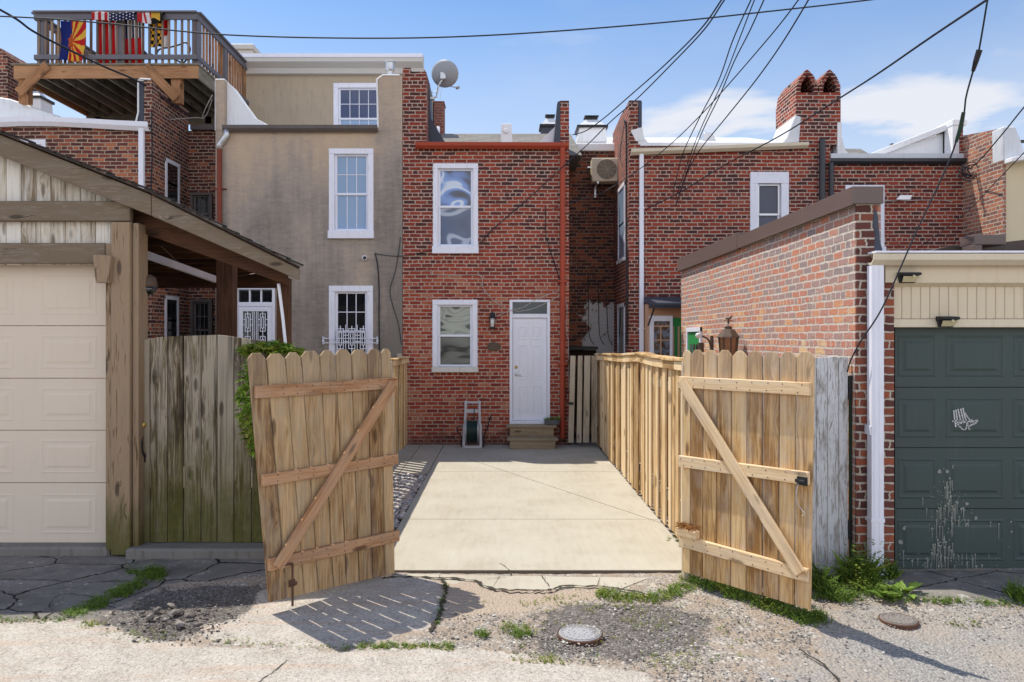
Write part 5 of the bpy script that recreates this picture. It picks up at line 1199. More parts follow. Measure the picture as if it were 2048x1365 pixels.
# ================================================================== second house on the right
H = thing('brick_house', 'red brick house with black gutter and white sloping parapet behind the right garage', 'house', (fx(1790, YH), YH, 0))
a, b = fx(1660, YH) + .004, fx(1926, YH); zt = fz(318, YH); wq = rect(1690, 371, 1768, 505)
mb = MB(); facade(mb, a, b, -.1, zt, YH, [hole_of(wq, .1)]); mb.box(a, b, YH + .13, 21, -.1, zt); mb.box(fx(1918, YH), b, YH - .002, YH + .4, zt, fz(252, YH)); mb.build('wall', M['brick_east'], H)
window(H, wq, YH, .12, 'g_screen', 'g_dark', th=.10, sillh=.1)
gutter(H, fx(1656, YH), b, YH, fz(331, YH), fz(320, YH), M['blackpipe'], out=.13)
mb = MB(); mb.box(a, b, YH - .03, YH + .3, zt - .02, fz(308, YH)); mb.build('fascia', M['silver'], H)
mb = MB(); xe = fx(1917, YH)
mb.prism([(YH + .25, zt), (YH + 5.2, zt), (YH + .25, fz(252, YH))], xe - .12, xe, 'yz')
mb.prism([(fx(1752, YH), fz(310, YH)), (xe - .10, fz(310, YH)), (xe - .10, fz(258, YH)), ], YH + .30, YH + .42, 'xz'); mb.box(xe - .12, xe - .001, YH - .02, YH + .4, zt, fz(252, YH)); mb.build('parapet', M['membrane'], H)
mb = MB(); mb.beam((fx(1752, YH), YH + .35, fz(310, YH) + .02), (xe - .05, YH + .35, fz(252, YH) + .05), .11, .36, up=(0, 0, 1)); mb.box(xe - .13, fx(1931, YH), YH - .05, YH + .5, fz(252, YH), fz(240, YH)); mb.build('coping', M['membrane'], H, bev=.01)
mb = MB(); mb.prism([(YH + 1.5, zt), (YH + 5, zt), (YH + 3.6, fz(298, YH + 3.6))], fx(1690, YH), fx(1790, YH + 2), 'yz'); mb.build('roof', M['shingle'], H)
mb = MB(); mb.tube([P(1783, 312, YH + .5), P(1783, 288, YH + .5)], .035, 10); tag(mb.build('vent_pipe', M['black'], smooth=True), 'black vent pipe standing before the white sloping parapet', 'pipe')
c = P(1797, 399, YH); mb = MB(); mb.prism([(c.x - .16, c.z - .05), (c.x + .10, c.z - .05), (c.x + .15, c.z + .04), (c.x - .08, c.z + .04)], YH - .22, YH - .19, 'xz'); mb.box(c.x - .05, c.x + .05, YH - .2, YH, c.z - .02, c.z + .02)
tag(mb.build('flood_light', M['galv'], bev=.006), 'flat grey flood light on the brick wall above the garage', 'light')
cable('wall_cable', [P(1750, 403, yw), P(1812, 402, yw), P(1870, 400, yw), P(1905, 404, yw)], .006, 'thin cable running right from the flat flood light', 'cable_w')
# ================================================================== far right: receding brick side wall and a cream building
xw = 8.52
H = thing('brick_house', 'brick house seen side on at the right edge, sunlit along its top', 'house', (xw + .3, 14, 0))
ynear = xw * F / (2006 - 1010)
mb = MB(); z1 = fz(256, ynear); mb.prism([(ynear, -.1), (20, -.1), (20, 5.6), (YH + .3, fz(275, YH + .3)), (ynear + .05, z1), (ynear, z1)], xw, xw + .05, 'yz'); mb.build('wall', M['brick_pale'], H)
mb = MB(); mb.prism([(xw + .0, fz(322, ynear)), (xw + .4, fz(322, ynear)), (xw + .28, fz(275, ynear)), (xw + .2, z1 + .02), (xw - .01, z1 + .02)], ynear - .02, ynear + .3, 'xz'); mb.build('flashing', M['silver'], H, bev=.02)
yc = ynear + .03; H = thing('stucco_house', 'cream stucco house with white eave cut off by the right edge', 'house', (xw + 2, yc, 0))
mb = MB(); mb.box(xw + .051, xw + 6, yc, 20, -.1, fz(318, yc)); mb.build('wall', M['cream_stucco'], H)
mb = MB(); mb.prism([(xw + .02, fz(330, yc)), (xw + 6, fz(230, yc)), (xw + 6, fz(218, yc)), (xw + .02, fz(321, yc))], yc - .25, yc + .4, 'xz'); mb.build('eave', M['membrane'], H, bev=.01)
mb = MB(); yq = yc + .6; mb.tube([P(2030, 300, yq), P(2030, 288, yq), P(2036, 284, yq), P(2060, 283, yq)], .03, 8); tag(mb.build('vent_pipe', M['black'], smooth=True), 'bent black pipe above the cream eave at the right edge', 'pipe')
# ================================================================== timber garage on the left
YG = 7.1
def frus(mb, x0, x1, z0, z1, y, e, h, m=0):
    """raised field: rectangle standing h proud of y (towards the alley) with a sloped edge e."""
    mb.add([(x0, y, z0), (x1, y, z0), (x1, y, z1), (x0, y, z1), (x0 + e, y - h, z0 + e), (x1 - e, y - h, z0 + e), (x1 - e, y - h, z1 - e), (x0 + e, y - h, z1 - e)],
           [(4, 5, 6, 7), (0, 1, 5, 4), (1, 2, 6, 5), (2, 3, 7, 6), (3, 0, 4, 7)], None, m)
def ring(mb, x0, x1, z0, z1, y, e, h):
    """moulded rib running round a panel."""
    o = [(x0, z0), (x1, z0), (x1, z1), (x0, z1)]; vs = []
    for d, hh in ((0, 0), (e / 2, h), (e, 0)):
        vs += [(a + (d if i in (0, 3) else -d), y - hh, b + (d if i in (0, 1) else -d)) for i, (a, b) in enumerate(o)]
    mb.add(vs, [(r * 4 + i, r * 4 + (i + 1) % 4, r * 4 + 4 + (i + 1) % 4, r * 4 + 4 + i) for r in range(2) for i in range(4)])
def garage_door(par, x0, x1, zs, Y, cols, zin, mat, name='garage_door', emb=.012):
    """sectional door: zs the joints from the bottom up, cols the x-ranges of the panels, zin their inset."""
    mb = MB()
    for i in range(len(zs) - 1):
        a, b = zs[i] + .003, zs[i + 1] - .003; mb.box(x0, x1, Y, Y + .04, a, b)
        for (c0, c1) in cols:
            c0, c1 = max(c0, x0 + .02), min(c1, x1 - .02)
            if c1 - c0 < .1: continue
            h = b - a; za, zb = a + h * zin, b - h * zin; ring(mb, c0, c1, za, zb, Y + .0005, .03, emb * .6); frus(mb, c0 + .05, c1 - .05, za + .05, zb - .05, Y + .0005, .025, emb)
    o = mb.build(name, mat, par); return o
T = thing('timber_garage', 'weathered timber garage with cream sectional door and lean-to carport roof', 'garage', (fx(120, YG), YG, 0))
ztop_d = fz(529, YG + .15)
zs = [fz(p, YG + .15) for p in (1090, 966, 861, 757, 652, 529)]
xd = fx(214, YG + .15)
wcol = [(fx(80, YG + .15) - k * .78 - .0, fx(194, YG + .15) - k * .78) for k in range(5)]
garage_door(T, xd - 3.2, xd, zs, YG + .15, wcol, .17, M['cream_door'], emb=.006)
mb = MB(); mb.box(xd - 3.2, xd, YG + .13, YG + .17, zs[0] - .03, zs[0] - .001); mb.build('door_seal', M['black'], T)
# rake boards: one above the beam, a second lower run out to the eave
def rz(px): return 267 + .397 * px if px < 305 else 388 + (536 - 388) * (px - 305) / 295.0
yr = YG - .12
E1, E2, E0 = 302, 600, -420
mb = MB()
for (a, b) in ((E0, E1), (E1 + 1, E2 - 3)):
    h = 45
    mb.prism([(fx(a, yr), fz(rz(a) + h, yr)), (fx(b, yr), fz(rz(b) + (h if b < 500 else 26), yr)), (fx(b, yr), fz(rz(b) + 3, yr)), (fx(a, yr), fz(rz(a) + 3, yr))], yr, yr + .045, 'xz', ax=0)
mb.build('rake_board', M['w_beam'], T, bev=.006)
# the roof itself: deck, felt and its curling edge; plan narrows to the back with the skewed lot line
def roofz(x, dz=0): return fz(rz(x * F / yr + 1010), yr) + dz
xa, xm, xe_ = -8.2, fx(305, yr), fx(E2, yr)
def slab(mb, x0f, x1f, x0b, x1b, y0, y1, d0, d1):
    v = []
    for d in (d0, d1):
        for (x, y) in ((x0f, y0), (x1f, y0), (x1b, y1), (x0b, y1)): v.append((x, y, roofz(x, d)))
    mb.add(v, [(3, 2, 1, 0), (4, 5, 6, 7), (0, 1, 5, 4), (1, 2, 6, 5), (2, 3, 7, 6), (3, 0, 4, 7)], [(p[1], p[0], p[2]) for p in v])
mb = MB(); slab(mb, xa, xm, xa, -5.2, yr + .05, 11.4, -.045, -.004); mb.build('roof_deck', M['w_dark'], T)
mb = MB(); slab(mb, xm + .002, xe_ - .02, xm + .002, xe_ - .15, yr + .05, 7.36, -.045, -.004); mb.build('canopy_deck', M['w_dark'], T)
mb = MB(); slab(mb, xa, xm, xa, -5.22, yr - .03, 11.45, .0, .014); mb.build('roof_felt', M['bitumen'], T)
mb = MB(); slab(mb, xm + .002, xe_ + .01, xm + .002, xe_ - .12, yr - .03, 7.4, .0, .014); mb.build('canopy_felt', M['bitumen'], T)
mb = MB(); n = 40
for i in range(n):
    a = E0 + (E2 + 2 - E0) * i / n; b = E0 + (E2 + 2 - E0) * (i + 1) / n; A, B = fx(a, yr), fx(b, yr); r = random.uniform(-.006, .008)
    mb.beam((A, yr - .02, roofz(A, .02 + r)), (B + .015, yr - .02, roofz(B, .022 + r)), .016, .09)
mb.build('roof_edge', M['sh_edge'], T)
# gable boards and beams
mb = MB(); bx = fx(-230, YG); wv = .137
while bx < fx(262, YG):
    zt_ = roofz(bx + wv, -.10); 
    if bx + wv < fx(262, YG) + .05: mb.prism([(bx + .002, fz(530, YG)), (bx + wv - .002, fz(530, YG)), (bx + wv - .002, roofz(bx + wv, -.12)), (bx + .002, roofz(bx, -.12))], YG + .02, YG + .045, 'xz', ax=2)
    bx += wv
mb.build('gable_boards', M['w_pale'], T, bev=.003)
mb = MB(); mb.box(fx(-300, YG), fx(265, YG), YG - .05, YG + .02, fz(444, YG), fz(404, YG), ax=0); mb.build('beam', M['w_beam'], T, bev=.008)
mb = MB(); mb.box(fx(-300, YG), fx(213, YG), YG - .03, YG + .02, fz(528, YG), fz(487, YG), ax=0); mb.build('beam', M['w_beam'], T, bev=.008)
mb = MB(); zb = fz(1114, YG - .1)
mb.box(fx(228, YG), fx(266, YG), YG - .06, YG + .13, zb, fz(446, YG)); mb.build('post', M['w_post'], T, bev=.008)
mb = MB(); mb.box(fx(213, YG), fx(228, YG) - .003, YG - .02, YG + .13, fz(1100, YG), fz(488, YG)); mb.box(fx(266, YG) + .003, fx(279, YG), YG - .02, YG + .17, fz(1108, YG), fz(447, YG)); mb.build('post', M['w_post'], T, bev=.006)
mb = MB(); mb.prism([(fx(205, YG), fz(568, YG)), (fx(231, YG), fz(568, YG)), (fx(235, YG), fz(514, YG)), (fx(198, YG), fz(512, YG))], YG - .12, YG - .062, 'xz', ax=2); mb.build('corbel', M['w_post'], T, bev=.006)
# carport behind: rafter under the rake, ceiling, far beam, posts
mb = MB(); A, B = fx(272, YG + .2), fx(577, YG + .2); dzz = .235
mb.prism([(A, roofz(A, -dzz - .17)), (B, roofz(B, -dzz - .0)), (B, roofz(B, -.06)), (A, roofz(A, -.06))], YG + .12, YG + .20, 'xz', ax=0); mb.build('rafter', M['w_dark'], T, bev=.004)
mb = MB(); mb.box(-5.8, -3.1, YG + .3, 11.3, 3.02, 3.05, ax=0)
for k in range(7): y = YG + .6 + k * .62; mb.box(-5.8, -2.9 - .06 * k, y, y + .045, 2.91, 3.02, ax=0)
mb.build('ceiling', M['w_dark'], T)
mb = MB(); mb.box(-6.5, -3.3, 11.3, 11.4, 2.72, 3.05, ax=0); mb.build('beam', M['w_dark'], T)
for (p0, p1, pt, y) in ((432, 464, 505, 7.9), (553, 577, 556, 7.35)):
    mb = MB(); mb.box(fx(p0, y), fx(p1, y), y, y + (fx(p1, y) - fx(p0, y)), -.05, min(fz(pt, y), roofz(fx(p1, y), -.05))); mb.build('post', M['w_dark'], T, bev=.005)
mb = MB(); mb.beam(P(281, 506, 7.5), P(432, 560, 8.6), .07, .04); mb.build('brace', M['galv'], T)
mb = MB(); mb.tube(spline([P(286, 462, 7.6), P(330, 500, 7.9), P(385, 548, 8.4), P(440, 556, 9), P(510, 548, 9)], 8), .006, 5); mb.build('wire', M['copper'], T)
mb = MB()
for px, py in ((313, 472), (367, 492), (412, 510)): mb.lathe([(.05, 0), (.05, .02)], (fx(px, 9), 9 - .3 * (px - 313) / 100, 2.985), n=12)
mb.build('ceiling_lights', M['vinyl'], T)
mb = MB(); mb.tube([P(557, 568, 7.3), P(566, 640, 7.3), P(572, 700, 7.3)], .015, 6); mb.build('pipe', M['vinyl'], T)
mb = MB(); mb.box(xa, xa + .1, YG + .2, 11.3, -.05, roofz(xa + .1, -.06)); mb.build('wall', M['w_dark'], T)
# worn light globe on the post
c = P(296, 575, 7.3); L_ = thing('flood_light', 'old tan flood lamp under the carport roof beside the post', 'light', (c.x, c.y, c.z - .06))
mb = MB(); mb.lathe([(.03, .12), (.07, .09), (.085, .02), (.08, -.0)], c, n=16); mb.box(c.x - .08, c.x + .05, c.y, c.y + .05, c.z + .06, c.z + .09); mb.build('lamp_body', M['bronze'], L_, smooth=True)
mb = MB(); mb.lathe([(.08, .0), (.078, -.03), (.05, -.065), (.01, -.075)], c, n=16); mb.build('lens', M['g_dark'], L_, smooth=True)
# sills
mb = MB(); mb.box(fx(262, YG), fx(600, YG), YG - .12, YG + .6, -.08, fz(1086, YG + .1)); mb.box(fx(-500, YG), fx(220, YG), YG - .02, YG + .4, -.08, fz(1094, YG)); o = mb.build('kerb', M['oldcon'], bev=.02); tag(o, None, None, kind='structure')
# ================================================================== mossy gate on the left
YF = 7.2
T = thing('mossy_gate', 'mossy grey board gate with arched top beside the timber garage', 'gate', (fx(400, YF), YF, fz(1085, YF)))
edges = [272, 300, 335, 367, 402, 434, 468, 503, 538, 572, 606]; tops = [682, 676, 671, 671, 672, 671, 672, 680, 688, 695, 700]
mb = MB()
def top_at(px): return float(np.interp(px, [272, 320, 440, 530, 606], [683, 674, 670, 683, 702]))
for i in range(len(edges) - 1):
    a, b = edges[i] + .8, edges[i + 1] - .8; r = random.uniform(-.006, .006)
    mb.prism([(fx(a, YF), fz(1085, YF)), (fx(b, YF), fz(1085, YF) + r), (fx(b, YF), fz(top_at(b), YF)), (fx((a + b) / 2, YF), fz(top_at((a + b) / 2), YF)), (fx(a, YF), fz(top_at(a), YF))], YF - abs(r), YF + .022 - abs(r), 'xz', ax=2)
mb.build('boards', M['w_mossy'], T, bev=.003)
mb = MB()
for z in (.5, 1.6): mb = MB(); mb.box(fx(280, YF), fx(600, YF), YF + .03, YF + .07, z, z + .09, ax=0); mb.build('rail', M['w_mossy'], T)
c = P(287, 850, YF); mb = MB(); mb.lathe([(.032, 0), (.032, .01), (.022, .02), (.024, .028), (.01, .032)], (c.x, YF - .006, c.z), (0, -1, 0), 16); mb.build('lock', M['brass'], T)
mb = MB(); mb.tube(spline([P(286, 872, YF - .005), P(283, 880, YF - .05), P(284, 900, YF - .055), P(290, 915, YF - .01)], 6), [.012] * 7 + [.014] * 6 + [.012] * 6, 8); mb.box(fx(282, YF), fx(289, YF), YF - .012, YF, fz(885, YF), fz(862, YF)); mb.box(fx(286, YF), fx(292, YF), YF - .012, YF, fz(925, YF), fz(908, YF)); mb.build('handle', M['black'], T, bev=.003)
# ================================================================== the two open gates
def plank_gate(name, label, hinge, free, edges_t, edges_b, side, brace, mats, tops, low):
    """Board gate in its own frame: x from hinge to free edge; the frame side is local y*side."""
    h = Vector((*hinge, 0)); d = Vector((free[0] - hinge[0], free[1] - hinge[1], 0)); L = d.length; ang = math.atan2(d.y, d.x)
    T = thing(name, label, 'gate', (h.x, h.y, 0), ang)
    mb = MB(); n = len(edges_t) - 1
    for i in range(n):
        gp = .0042 + .002 * random.random()
        ta, tb, ba, bb = edges_t[i] * L + gp, edges_t[i + 1] * L - gp, edges_b[i] * L + gp, edges_b[i + 1] * L - gp
        zt_ = tops[i] + random.uniform(-.006, .006); zl = low(i / n); zl2 = low((i + 1) / n); c = min(.035, (tb - ta) * .3)
        y0 = -side * (.001 + random.uniform(0, .003)); y1 = y0 - side * .018
        mb.prism([(ba, zl), (bb, zl2), (tb, zt_ - c * 1.15), (tb - c, zt_), (ta + c, zt_), (ta, zt_ - c * 1.1)], y0, y1, 'xz', ax=2)
    mb.build('boards', mats[0], T, bev=.0025, local=True)
    for (z0, z1, a, b, hh) in brace['rails']:
        mb = MB(); mb.beam((a * L, side * .019, z0), (b * L, side * .019, z1), hh, .036); mb.build('rail', mats[1], T, bev=.004, local=True)
    mb = MB()        # nail heads, two to a board at each rail
    for (z0, z1, a, b, hh) in brace['rails']:
        for i in range(n):
            for sgn in (-1, 1):
                t_ = (edges_b[i] + edges_b[i + 1]) / 2 + random.uniform(-.02, .02); z = z0 + (z1 - z0) * t_ + sgn * hh * .27 + random.uniform(-.006, .006)
                mb.lathe([(.0055, .0372 * side), (.004, .0386 * side)], (t_ * L, side * .0, z), (0, 1, 0), 7)
    mb.build('nails', M['rust'], T, local=True)
    (xa, za), (xb, zb) = brace['line']; mb = MB(); mb.beam((xa * L, side * .05, za), (xb * L, side * .05, zb), .088, .026); mb.build('brace', mats[1], T, bev=.004, local=True)
    return T, L
HR, FR = (fx(1365, 6.33), 6.33), (fx(1624, 5.46), 5.46)
def persp_t(pxs, h, f, y0):
    """fraction along the leaf whose place is seen at these columns."""
    out = []
    for px in pxs:
        k = (px - 1010) / F; t = (k * h[1] - h[0]) / ((f[0] - h[0]) - k * (f[1] - h[1])); out.append(t)
    return out
er = persp_t([1364, 1381, 1406, 1434, 1463, 1494, 1525, 1559, 1592, 1629], HR, FR, 0); erb = persp_t([1363, 1379, 1404, 1431, 1460, 1491, 1524, 1556, 1588, 1621], HR, FR, 0)
TR, LR = plank_gate('board_gate', 'golden board gate leaf swung open on the right of the pad', HR, FR, er, erb, -1,
    dict(rails=[(1.635, 1.635, -.015, 1.0, .092), (.99, 1.005, -.015, .99, .092), (.345, .32, -.01, .985, .095)], line=((.015, 1.655), (.945, .33))), (M['w_gate_r'], M['w_rail_r']), [1.895] * 9, lambda t: .085 - .012 * t)
mb = MB(); mb.box(.0, .19 , -.085, -.022, .395, .46, ax=0); mb.build('block', M['w_rail_r'], TR, bev=.006, local=True)
mb = MB()
for k in range(240):
    a = random.uniform(0, 6.28); leaf(mb, (random.uniform(.0, .18), random.uniform(-.08, -.03), .458 + random.uniform(0, .035)), (math.cos(a), math.sin(a), random.uniform(-.2, .6)), .05, .004)
mb.build('dry_needles', M['leaf_dry'], TR, local=True)
mb = MB(); zl = .985; mb.box(LR - .085, LR - .01, -.052, -.04, zl - .03, zl + .03); mb.tube([(LR - .06, -.06, zl), (LR - .02, -.065, zl)], .012, 8); mb.box(LR - .09, LR - .06, -.07, -.04, zl - .012, zl + .012); mb.build('latch', M['black'], TR, local=True)
mb = MB(); mb.tube(spline([(LR - .07, -.06, zl - .02), (LR - .09, -.055, zl - .12), (LR - .075, -.03, zl - .19), (LR - .04, -.03, zl - .23), (LR - .06, -.03, zl - .25)], 6), .003, 5); mb.build('latch_wire', M['cable_w'], TR, local=True)
mb = MB()
for z in (1.62, .36): mb = MB(); mb.tube([(-.02, .0, z - .05), (-.02, 0, z + .05)], .012, 8); mb.build('hinge', M['black'], TR, local=True)
HL, FL = (fx(786, 6.40), 6.40), (fx(517, 5.55), 5.55)
et = persp_t([783, 763, 735, 703, 671, 640, 603, 571, 533, 495], HL, FL, 0); eb = persp_t([791, 771, 746, 719, 694, 668, 638, 609, 575, 537], HL, FL, 0)
TL, LL = plank_gate('board_gate', 'brown board gate leaf leaning open on the left of the pad', HL, FL, et, eb, 1,
    dict(rails=[(1.625, 1.61, -.02, 1.03, .09), (.995, .975, -.025, .985, .085), (.36, .36, -.035, .945, .09)], line=((.03, 1.62), (.90, .335))), (M['w_gate_l'], M['w_rail_l']), [1.91, 1.905, 1.9, 1.9, 1.9, 1.9, 1.885, 1.885, 1.885], lambda t: .045 + .035 * t)
mb = MB(); lx = .80 * LL; mb.tube([(lx, .055, .34), (lx, .055, .03)], .009, 8); mb.box(lx - .025, lx + .025, .041, .05, .17, .22); mb.tube([(lx, .055, .34), (lx + .07, .055, .345)], .009, 8); mb.tube([(lx - .0, .055, .2), (lx - .03, .06, .19)], .014, 8); mb.build('drop_bolt', M['rust'], TL, local=True)
mb = MB()
for z in (1.62, .36): mb = MB(); mb.tube([(-.02, .0, z - .05), (-.02, 0, z + .05)], .012, 8); mb.build('hinge', M['black'], TL, local=True)
# ================================================================== fences round the pad
def board_fence(name, label, x, y0, y1, z0, ztopf, face, single=False):
    """shadow-box fence along Y: boards on both sides of the rails; face = side of the pad (-1: boards nearer -X)."""
    T = thing(name, label, 'fence', (x, (y0 + y1) / 2, 0))
    mb = MB(); y = y0; i = 0
    while y < y1:
        wv = .122 + random.uniform(-.008, .008); z = ztopf(y) - .03
        xs_ = x + face * (.030 + random.uniform(-.016, .012)); mb.box(xs_ - .010, xs_ + .010, y, min(y + wv, y1), z0 + random.uniform(-.02, .02), z)
        xs_ = x - face * .075; 0 if single else mb.box(xs_ - .009, xs_ + .009, y + .095, min(y + .095 + wv, y1 + .05), z0, z)
        y += .205; i += 1
    mb.build('boards', M['w_fence'], T, bev=.002)
    mb = MB()
    for z in (.3, 1.45): mb = MB(); mb.box(x - .019, x + .018, y0, y1, z, z + .09, ax=1); mb.build('rail', M['w_slat'], T)
    mb = MB(); n = 14
    for k in range(n):
        a, b = y0 + (y1 - y0) * k / n, y0 + (y1 - y0) * (k + 1) / n
        mb.beam((x + face * .058, a, ztopf(a) - .04), (x + face * .058, b + .01, ztopf(b) - .04), .085, .02)
        mb.beam((x + face * .005, a, ztopf(a) + .018 + .006 * (k % 2)), (x + face * .005, b + .01, ztopf(b) + .018 + .006 * (k % 2)), .03, .16)
    mb.build('cap', M['w_fence'], T, bev=.004)
    for y in (y0 + .05, (y0 + y1) / 2, y1 - .1):
        mb = MB(); mb.box(x - face * .05, x - face * .14, y, y + .09, -.05, 1.7); mb.build('post', M['w_slat'], T)
    return T
board_fence('board_fence', 'long straw coloured board fence along the right side of the concrete pad', 1.725, 6.5, 14.2, .03, lambda y: float(np.interp(y, [6.5, 7.4, 8.6, 9.8, 11.2, 12.6, 14.2], [1.77, 1.765, 1.755, 1.775, 1.72, 1.705, 1.665])), -1)
board_fence('board_fence', 'board fence along the left side of the pad behind the leaning gate', -1.84, 7.1, 14.3, .05, lambda y: 1.68 - .005 * y, 1, single=True)
# gate posts carry the leaves
for (hx, hy, s, lab) in ((HR[0] + .07, HR[1] + .06, 1, 'timber post between the right gate leaf and the fence'), (HL[0] - .07, HL[1] + .07, -1, 'timber post carrying the leaning left gate leaf')):
    mb = MB(); mb.box(hx - .045, hx + .045, hy, hy + .09, -.1, 1.80); tag(mb.build('gate_post', M['w_slat'], bev=.006), lab, 'post')
mb = MB(); yy_ = 6.6; mb2 = MB()
for k in range(7): x = -1.88 + k * .132; mb.box(x, x + .128, yy_, yy_ + .018, .05, 1.75)
mb.box(-1.9, -.98, yy_ + .02, yy_ + .055, 1.4, 1.49, ax=0); mb.box(-1.9, -.98, yy_ + .02, yy_ + .055, .4, .49, ax=0)
tag(mb.build('fence_panel', M['w_slat'], bev=.003), 'short board panel hidden behind the leaning left gate', 'fence')
# spaced slat gate at the end of the right fence
ys = 14.05; T = thing('slat_gate', 'narrow slat gate with dark gaps between the downspout and the long fence', 'gate', (fx(1166, ys), ys, 0))
mb = MB()
for (a0, a1, b0, b1) in ((1136, 1147, 1141, 1151), (1153, 1163, 1156, 1165), (1166, 1178, 1169, 1181), (1183, 1194, 1183, 1195)):
    mb.prism([(fx(a0, ys), fz(886, ys)), (fx(a1, ys), fz(886, ys)), (fx(b1, ys), fz(712, ys)), (fx(b0, ys), fz(712, ys))], ys, ys + .02, 'xz', ax=2)
mb.build('slats', M['w_slat'], T, bev=.002)
mb = MB(); 
for z in (.28, 1.5): mb = MB(); mb.box(fx(1136, ys), fx(1196, ys), ys + .021, ys + .06, z, z + .09, ax=0); mb.build('rail', M['w_dark'], T)
c = P(1140, 807, ys); mb = MB(); mb.box(c.x - .03, c.x + .06, ys - .03, ys, c.z - .025, c.z + .02); mb.tube([(c.x - .03, ys - .02, c.z), (c.x - .06, ys - .02, c.z + .03)], .01, 6); mb.build('latch', M['black'], T)
# peeling white boards by the brick garage
yw_ = 6.72; T = thing('board_fence', 'peeling white board fence between the right gate leaf and the brick garage', 'fence', (fx(1660, yw_), yw_, 0))
mb = MB(); ed = [1700 - 22.6 * k for k in range(14)]
for k in range(13):
    b, a = ed[k] - (4 if k == 0 else .7), ed[k + 1] + .7; z = fz(714 + (k == 2) * 1, yw_); mb.prism([(fx(a, yw_), fz(1157 + random.uniform(-4, 8), yw_)), (fx(b, yw_), fz(1157 + random.uniform(-4, 8), yw_)), (fx(b, yw_), z), (fx(a, yw_), z)], yw_, yw_ + .022, 'xz', ax=2)
mb.build('boards', M['w_white'], T, bev=.003)
mb = MB(); x = fx(1701, yw_)
mb.box(x - .018, x + .026, yw_ - .03, yw_ + .02, fz(800, yw_), fz(752, yw_)); mb.box(x - .018, x + .026, yw_ - .025, yw_ + .015, fz(1080, yw_), fz(1040, yw_)); mb.build('strap', M['black'], T)
mb = MB(); mb.box(x - .014, x + .022, yw_ - .02, yw_ + .01, .06, fz(756, yw_)); mb.build('post', M['dkgreen'], T)
# ================================================================== brick garage on the right
YB = 6.62; XG = 3.0
T = thing('brick_garage', 'brick garage with dark green door, brown metal wall cap and white gutter', 'garage', (fx(1900, YB), YB, 0))
zw = fz(409, YB)
mb = MB(); gy0, gy1, gz = XG * F / (1377 + 30 - 1010), XG * F / (1374 - 1010), 2.0 + .13
mb.box(XG + .001, XG + .22, YB + .02, 13.2, -.1, zw - .001)
gd = (XG * F / (1405 - 1010), XG * F / (1373 - 1010), fz(655, 12))
mb.build('wall', M['brick_garage'], T)
mb = MB()
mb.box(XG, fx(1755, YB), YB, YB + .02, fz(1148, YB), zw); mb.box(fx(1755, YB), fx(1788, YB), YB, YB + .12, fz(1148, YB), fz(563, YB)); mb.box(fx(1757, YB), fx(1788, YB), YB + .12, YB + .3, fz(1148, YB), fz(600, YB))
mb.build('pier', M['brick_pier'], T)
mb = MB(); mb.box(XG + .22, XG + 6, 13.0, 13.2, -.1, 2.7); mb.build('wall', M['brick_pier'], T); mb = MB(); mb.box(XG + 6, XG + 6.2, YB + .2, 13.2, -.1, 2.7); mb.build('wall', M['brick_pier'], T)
mb = MB(); zc = fz(375, YB)
mb.box(XG - .05, fx(1758, YB) + .02, YB - .04, 9.85, zw, zc); mb.box(XG - .055, XG + .30, 9.851, 13.25, zw - .015, zc + .05); mb.box(XG - .054, XG - .0505, YB - .045, 9.84, zw - .012, zw + .012); mb.build('wall_cap', M['brown_metal'], T, bev=.004)
mb = MB(); mb.prism([(fx(1747, YB), fz(505, YB)), (fx(1766, YB), fz(505, YB)), (fx(1760, YB), fz(480, YB)), (fx(1756, YB), fz(430, YB)), (fx(1748, YB), fz(412, YB)), (fx(1744, YB), fz(450, YB)), (fx(1749, YB), fz(470, YB))], YB - .008, YB + .2, 'xz'); mb.build('flashing', M['flash'], T, bev=.01)
gx0 = fx(1742, YB - .1)
gutter(T, gx0, gx0 + 6.2, YB - .03, fz(531, YB - .1), fz(509, YB - .1), M['cream'], out=.12)
mb = MB(); mb.box(gx0 + .02, gx0 + 6.2, YB - .145, YB + .3, fz(507, YB - .1), fz(503, YB - .1)); mb.build('drip_edge', M['vinyl'], T)
mb = MB(); mb.box(fx(1768, YB), gx0 + 6.2, YB - .025, YB + .1, fz(566, YB), fz(531, YB), ax=0); mb.build('fascia', M['siding'], T)
mb = MB(); xs_ = fx(1790, YB)
mb.prism([(YB - .03, fz(566, YB)), (YB + .06, fz(576, YB)), (YB + .06, fz(572, YB)), (YB + .0, fz(566, YB))], xs_ - .02, gx0 + 6.2, 'yz')
for k in range(72): x = xs_ + k * .0805; mb.box(x, x + .0775, YB + .04, YB + .06, fz(638, YB), fz(573, YB)); 
mb.build('siding', M['siding'], T, bev=.004)
mb = MB(); mb.box(xs_, gx0 + 6.2, YB + .03, YB + .1, fz(655, YB), fz(638.5, YB), ax=0); mb.build('door_head', M['cream'], T, bev=.004)
yd_ = YB + .12; zs = [fz(p, yd_) for p in (1143, 1018, 896, 775, 650)]
cols = []; c0 = fx(1890, yd_); pw = fx(2008, yd_) - c0; gp = fx(2025, yd_) - fx(2008, yd_)
for k in range(-1, 7): cols.append((c0 + k * (pw + gp), c0 + k * (pw + gp) + pw))
GD = garage_door(T, fx(1790, yd_), gx0 + 6.0, zs, yd_, cols, .16, M['green_door'], emb=.010)
mb = MB(); mb.box(fx(1790, yd_), gx0 + 6, yd_ - .01, yd_ + .03, zs[0] - .02, zs[0] - .002); mb.build('door_seal', M['black'], T)
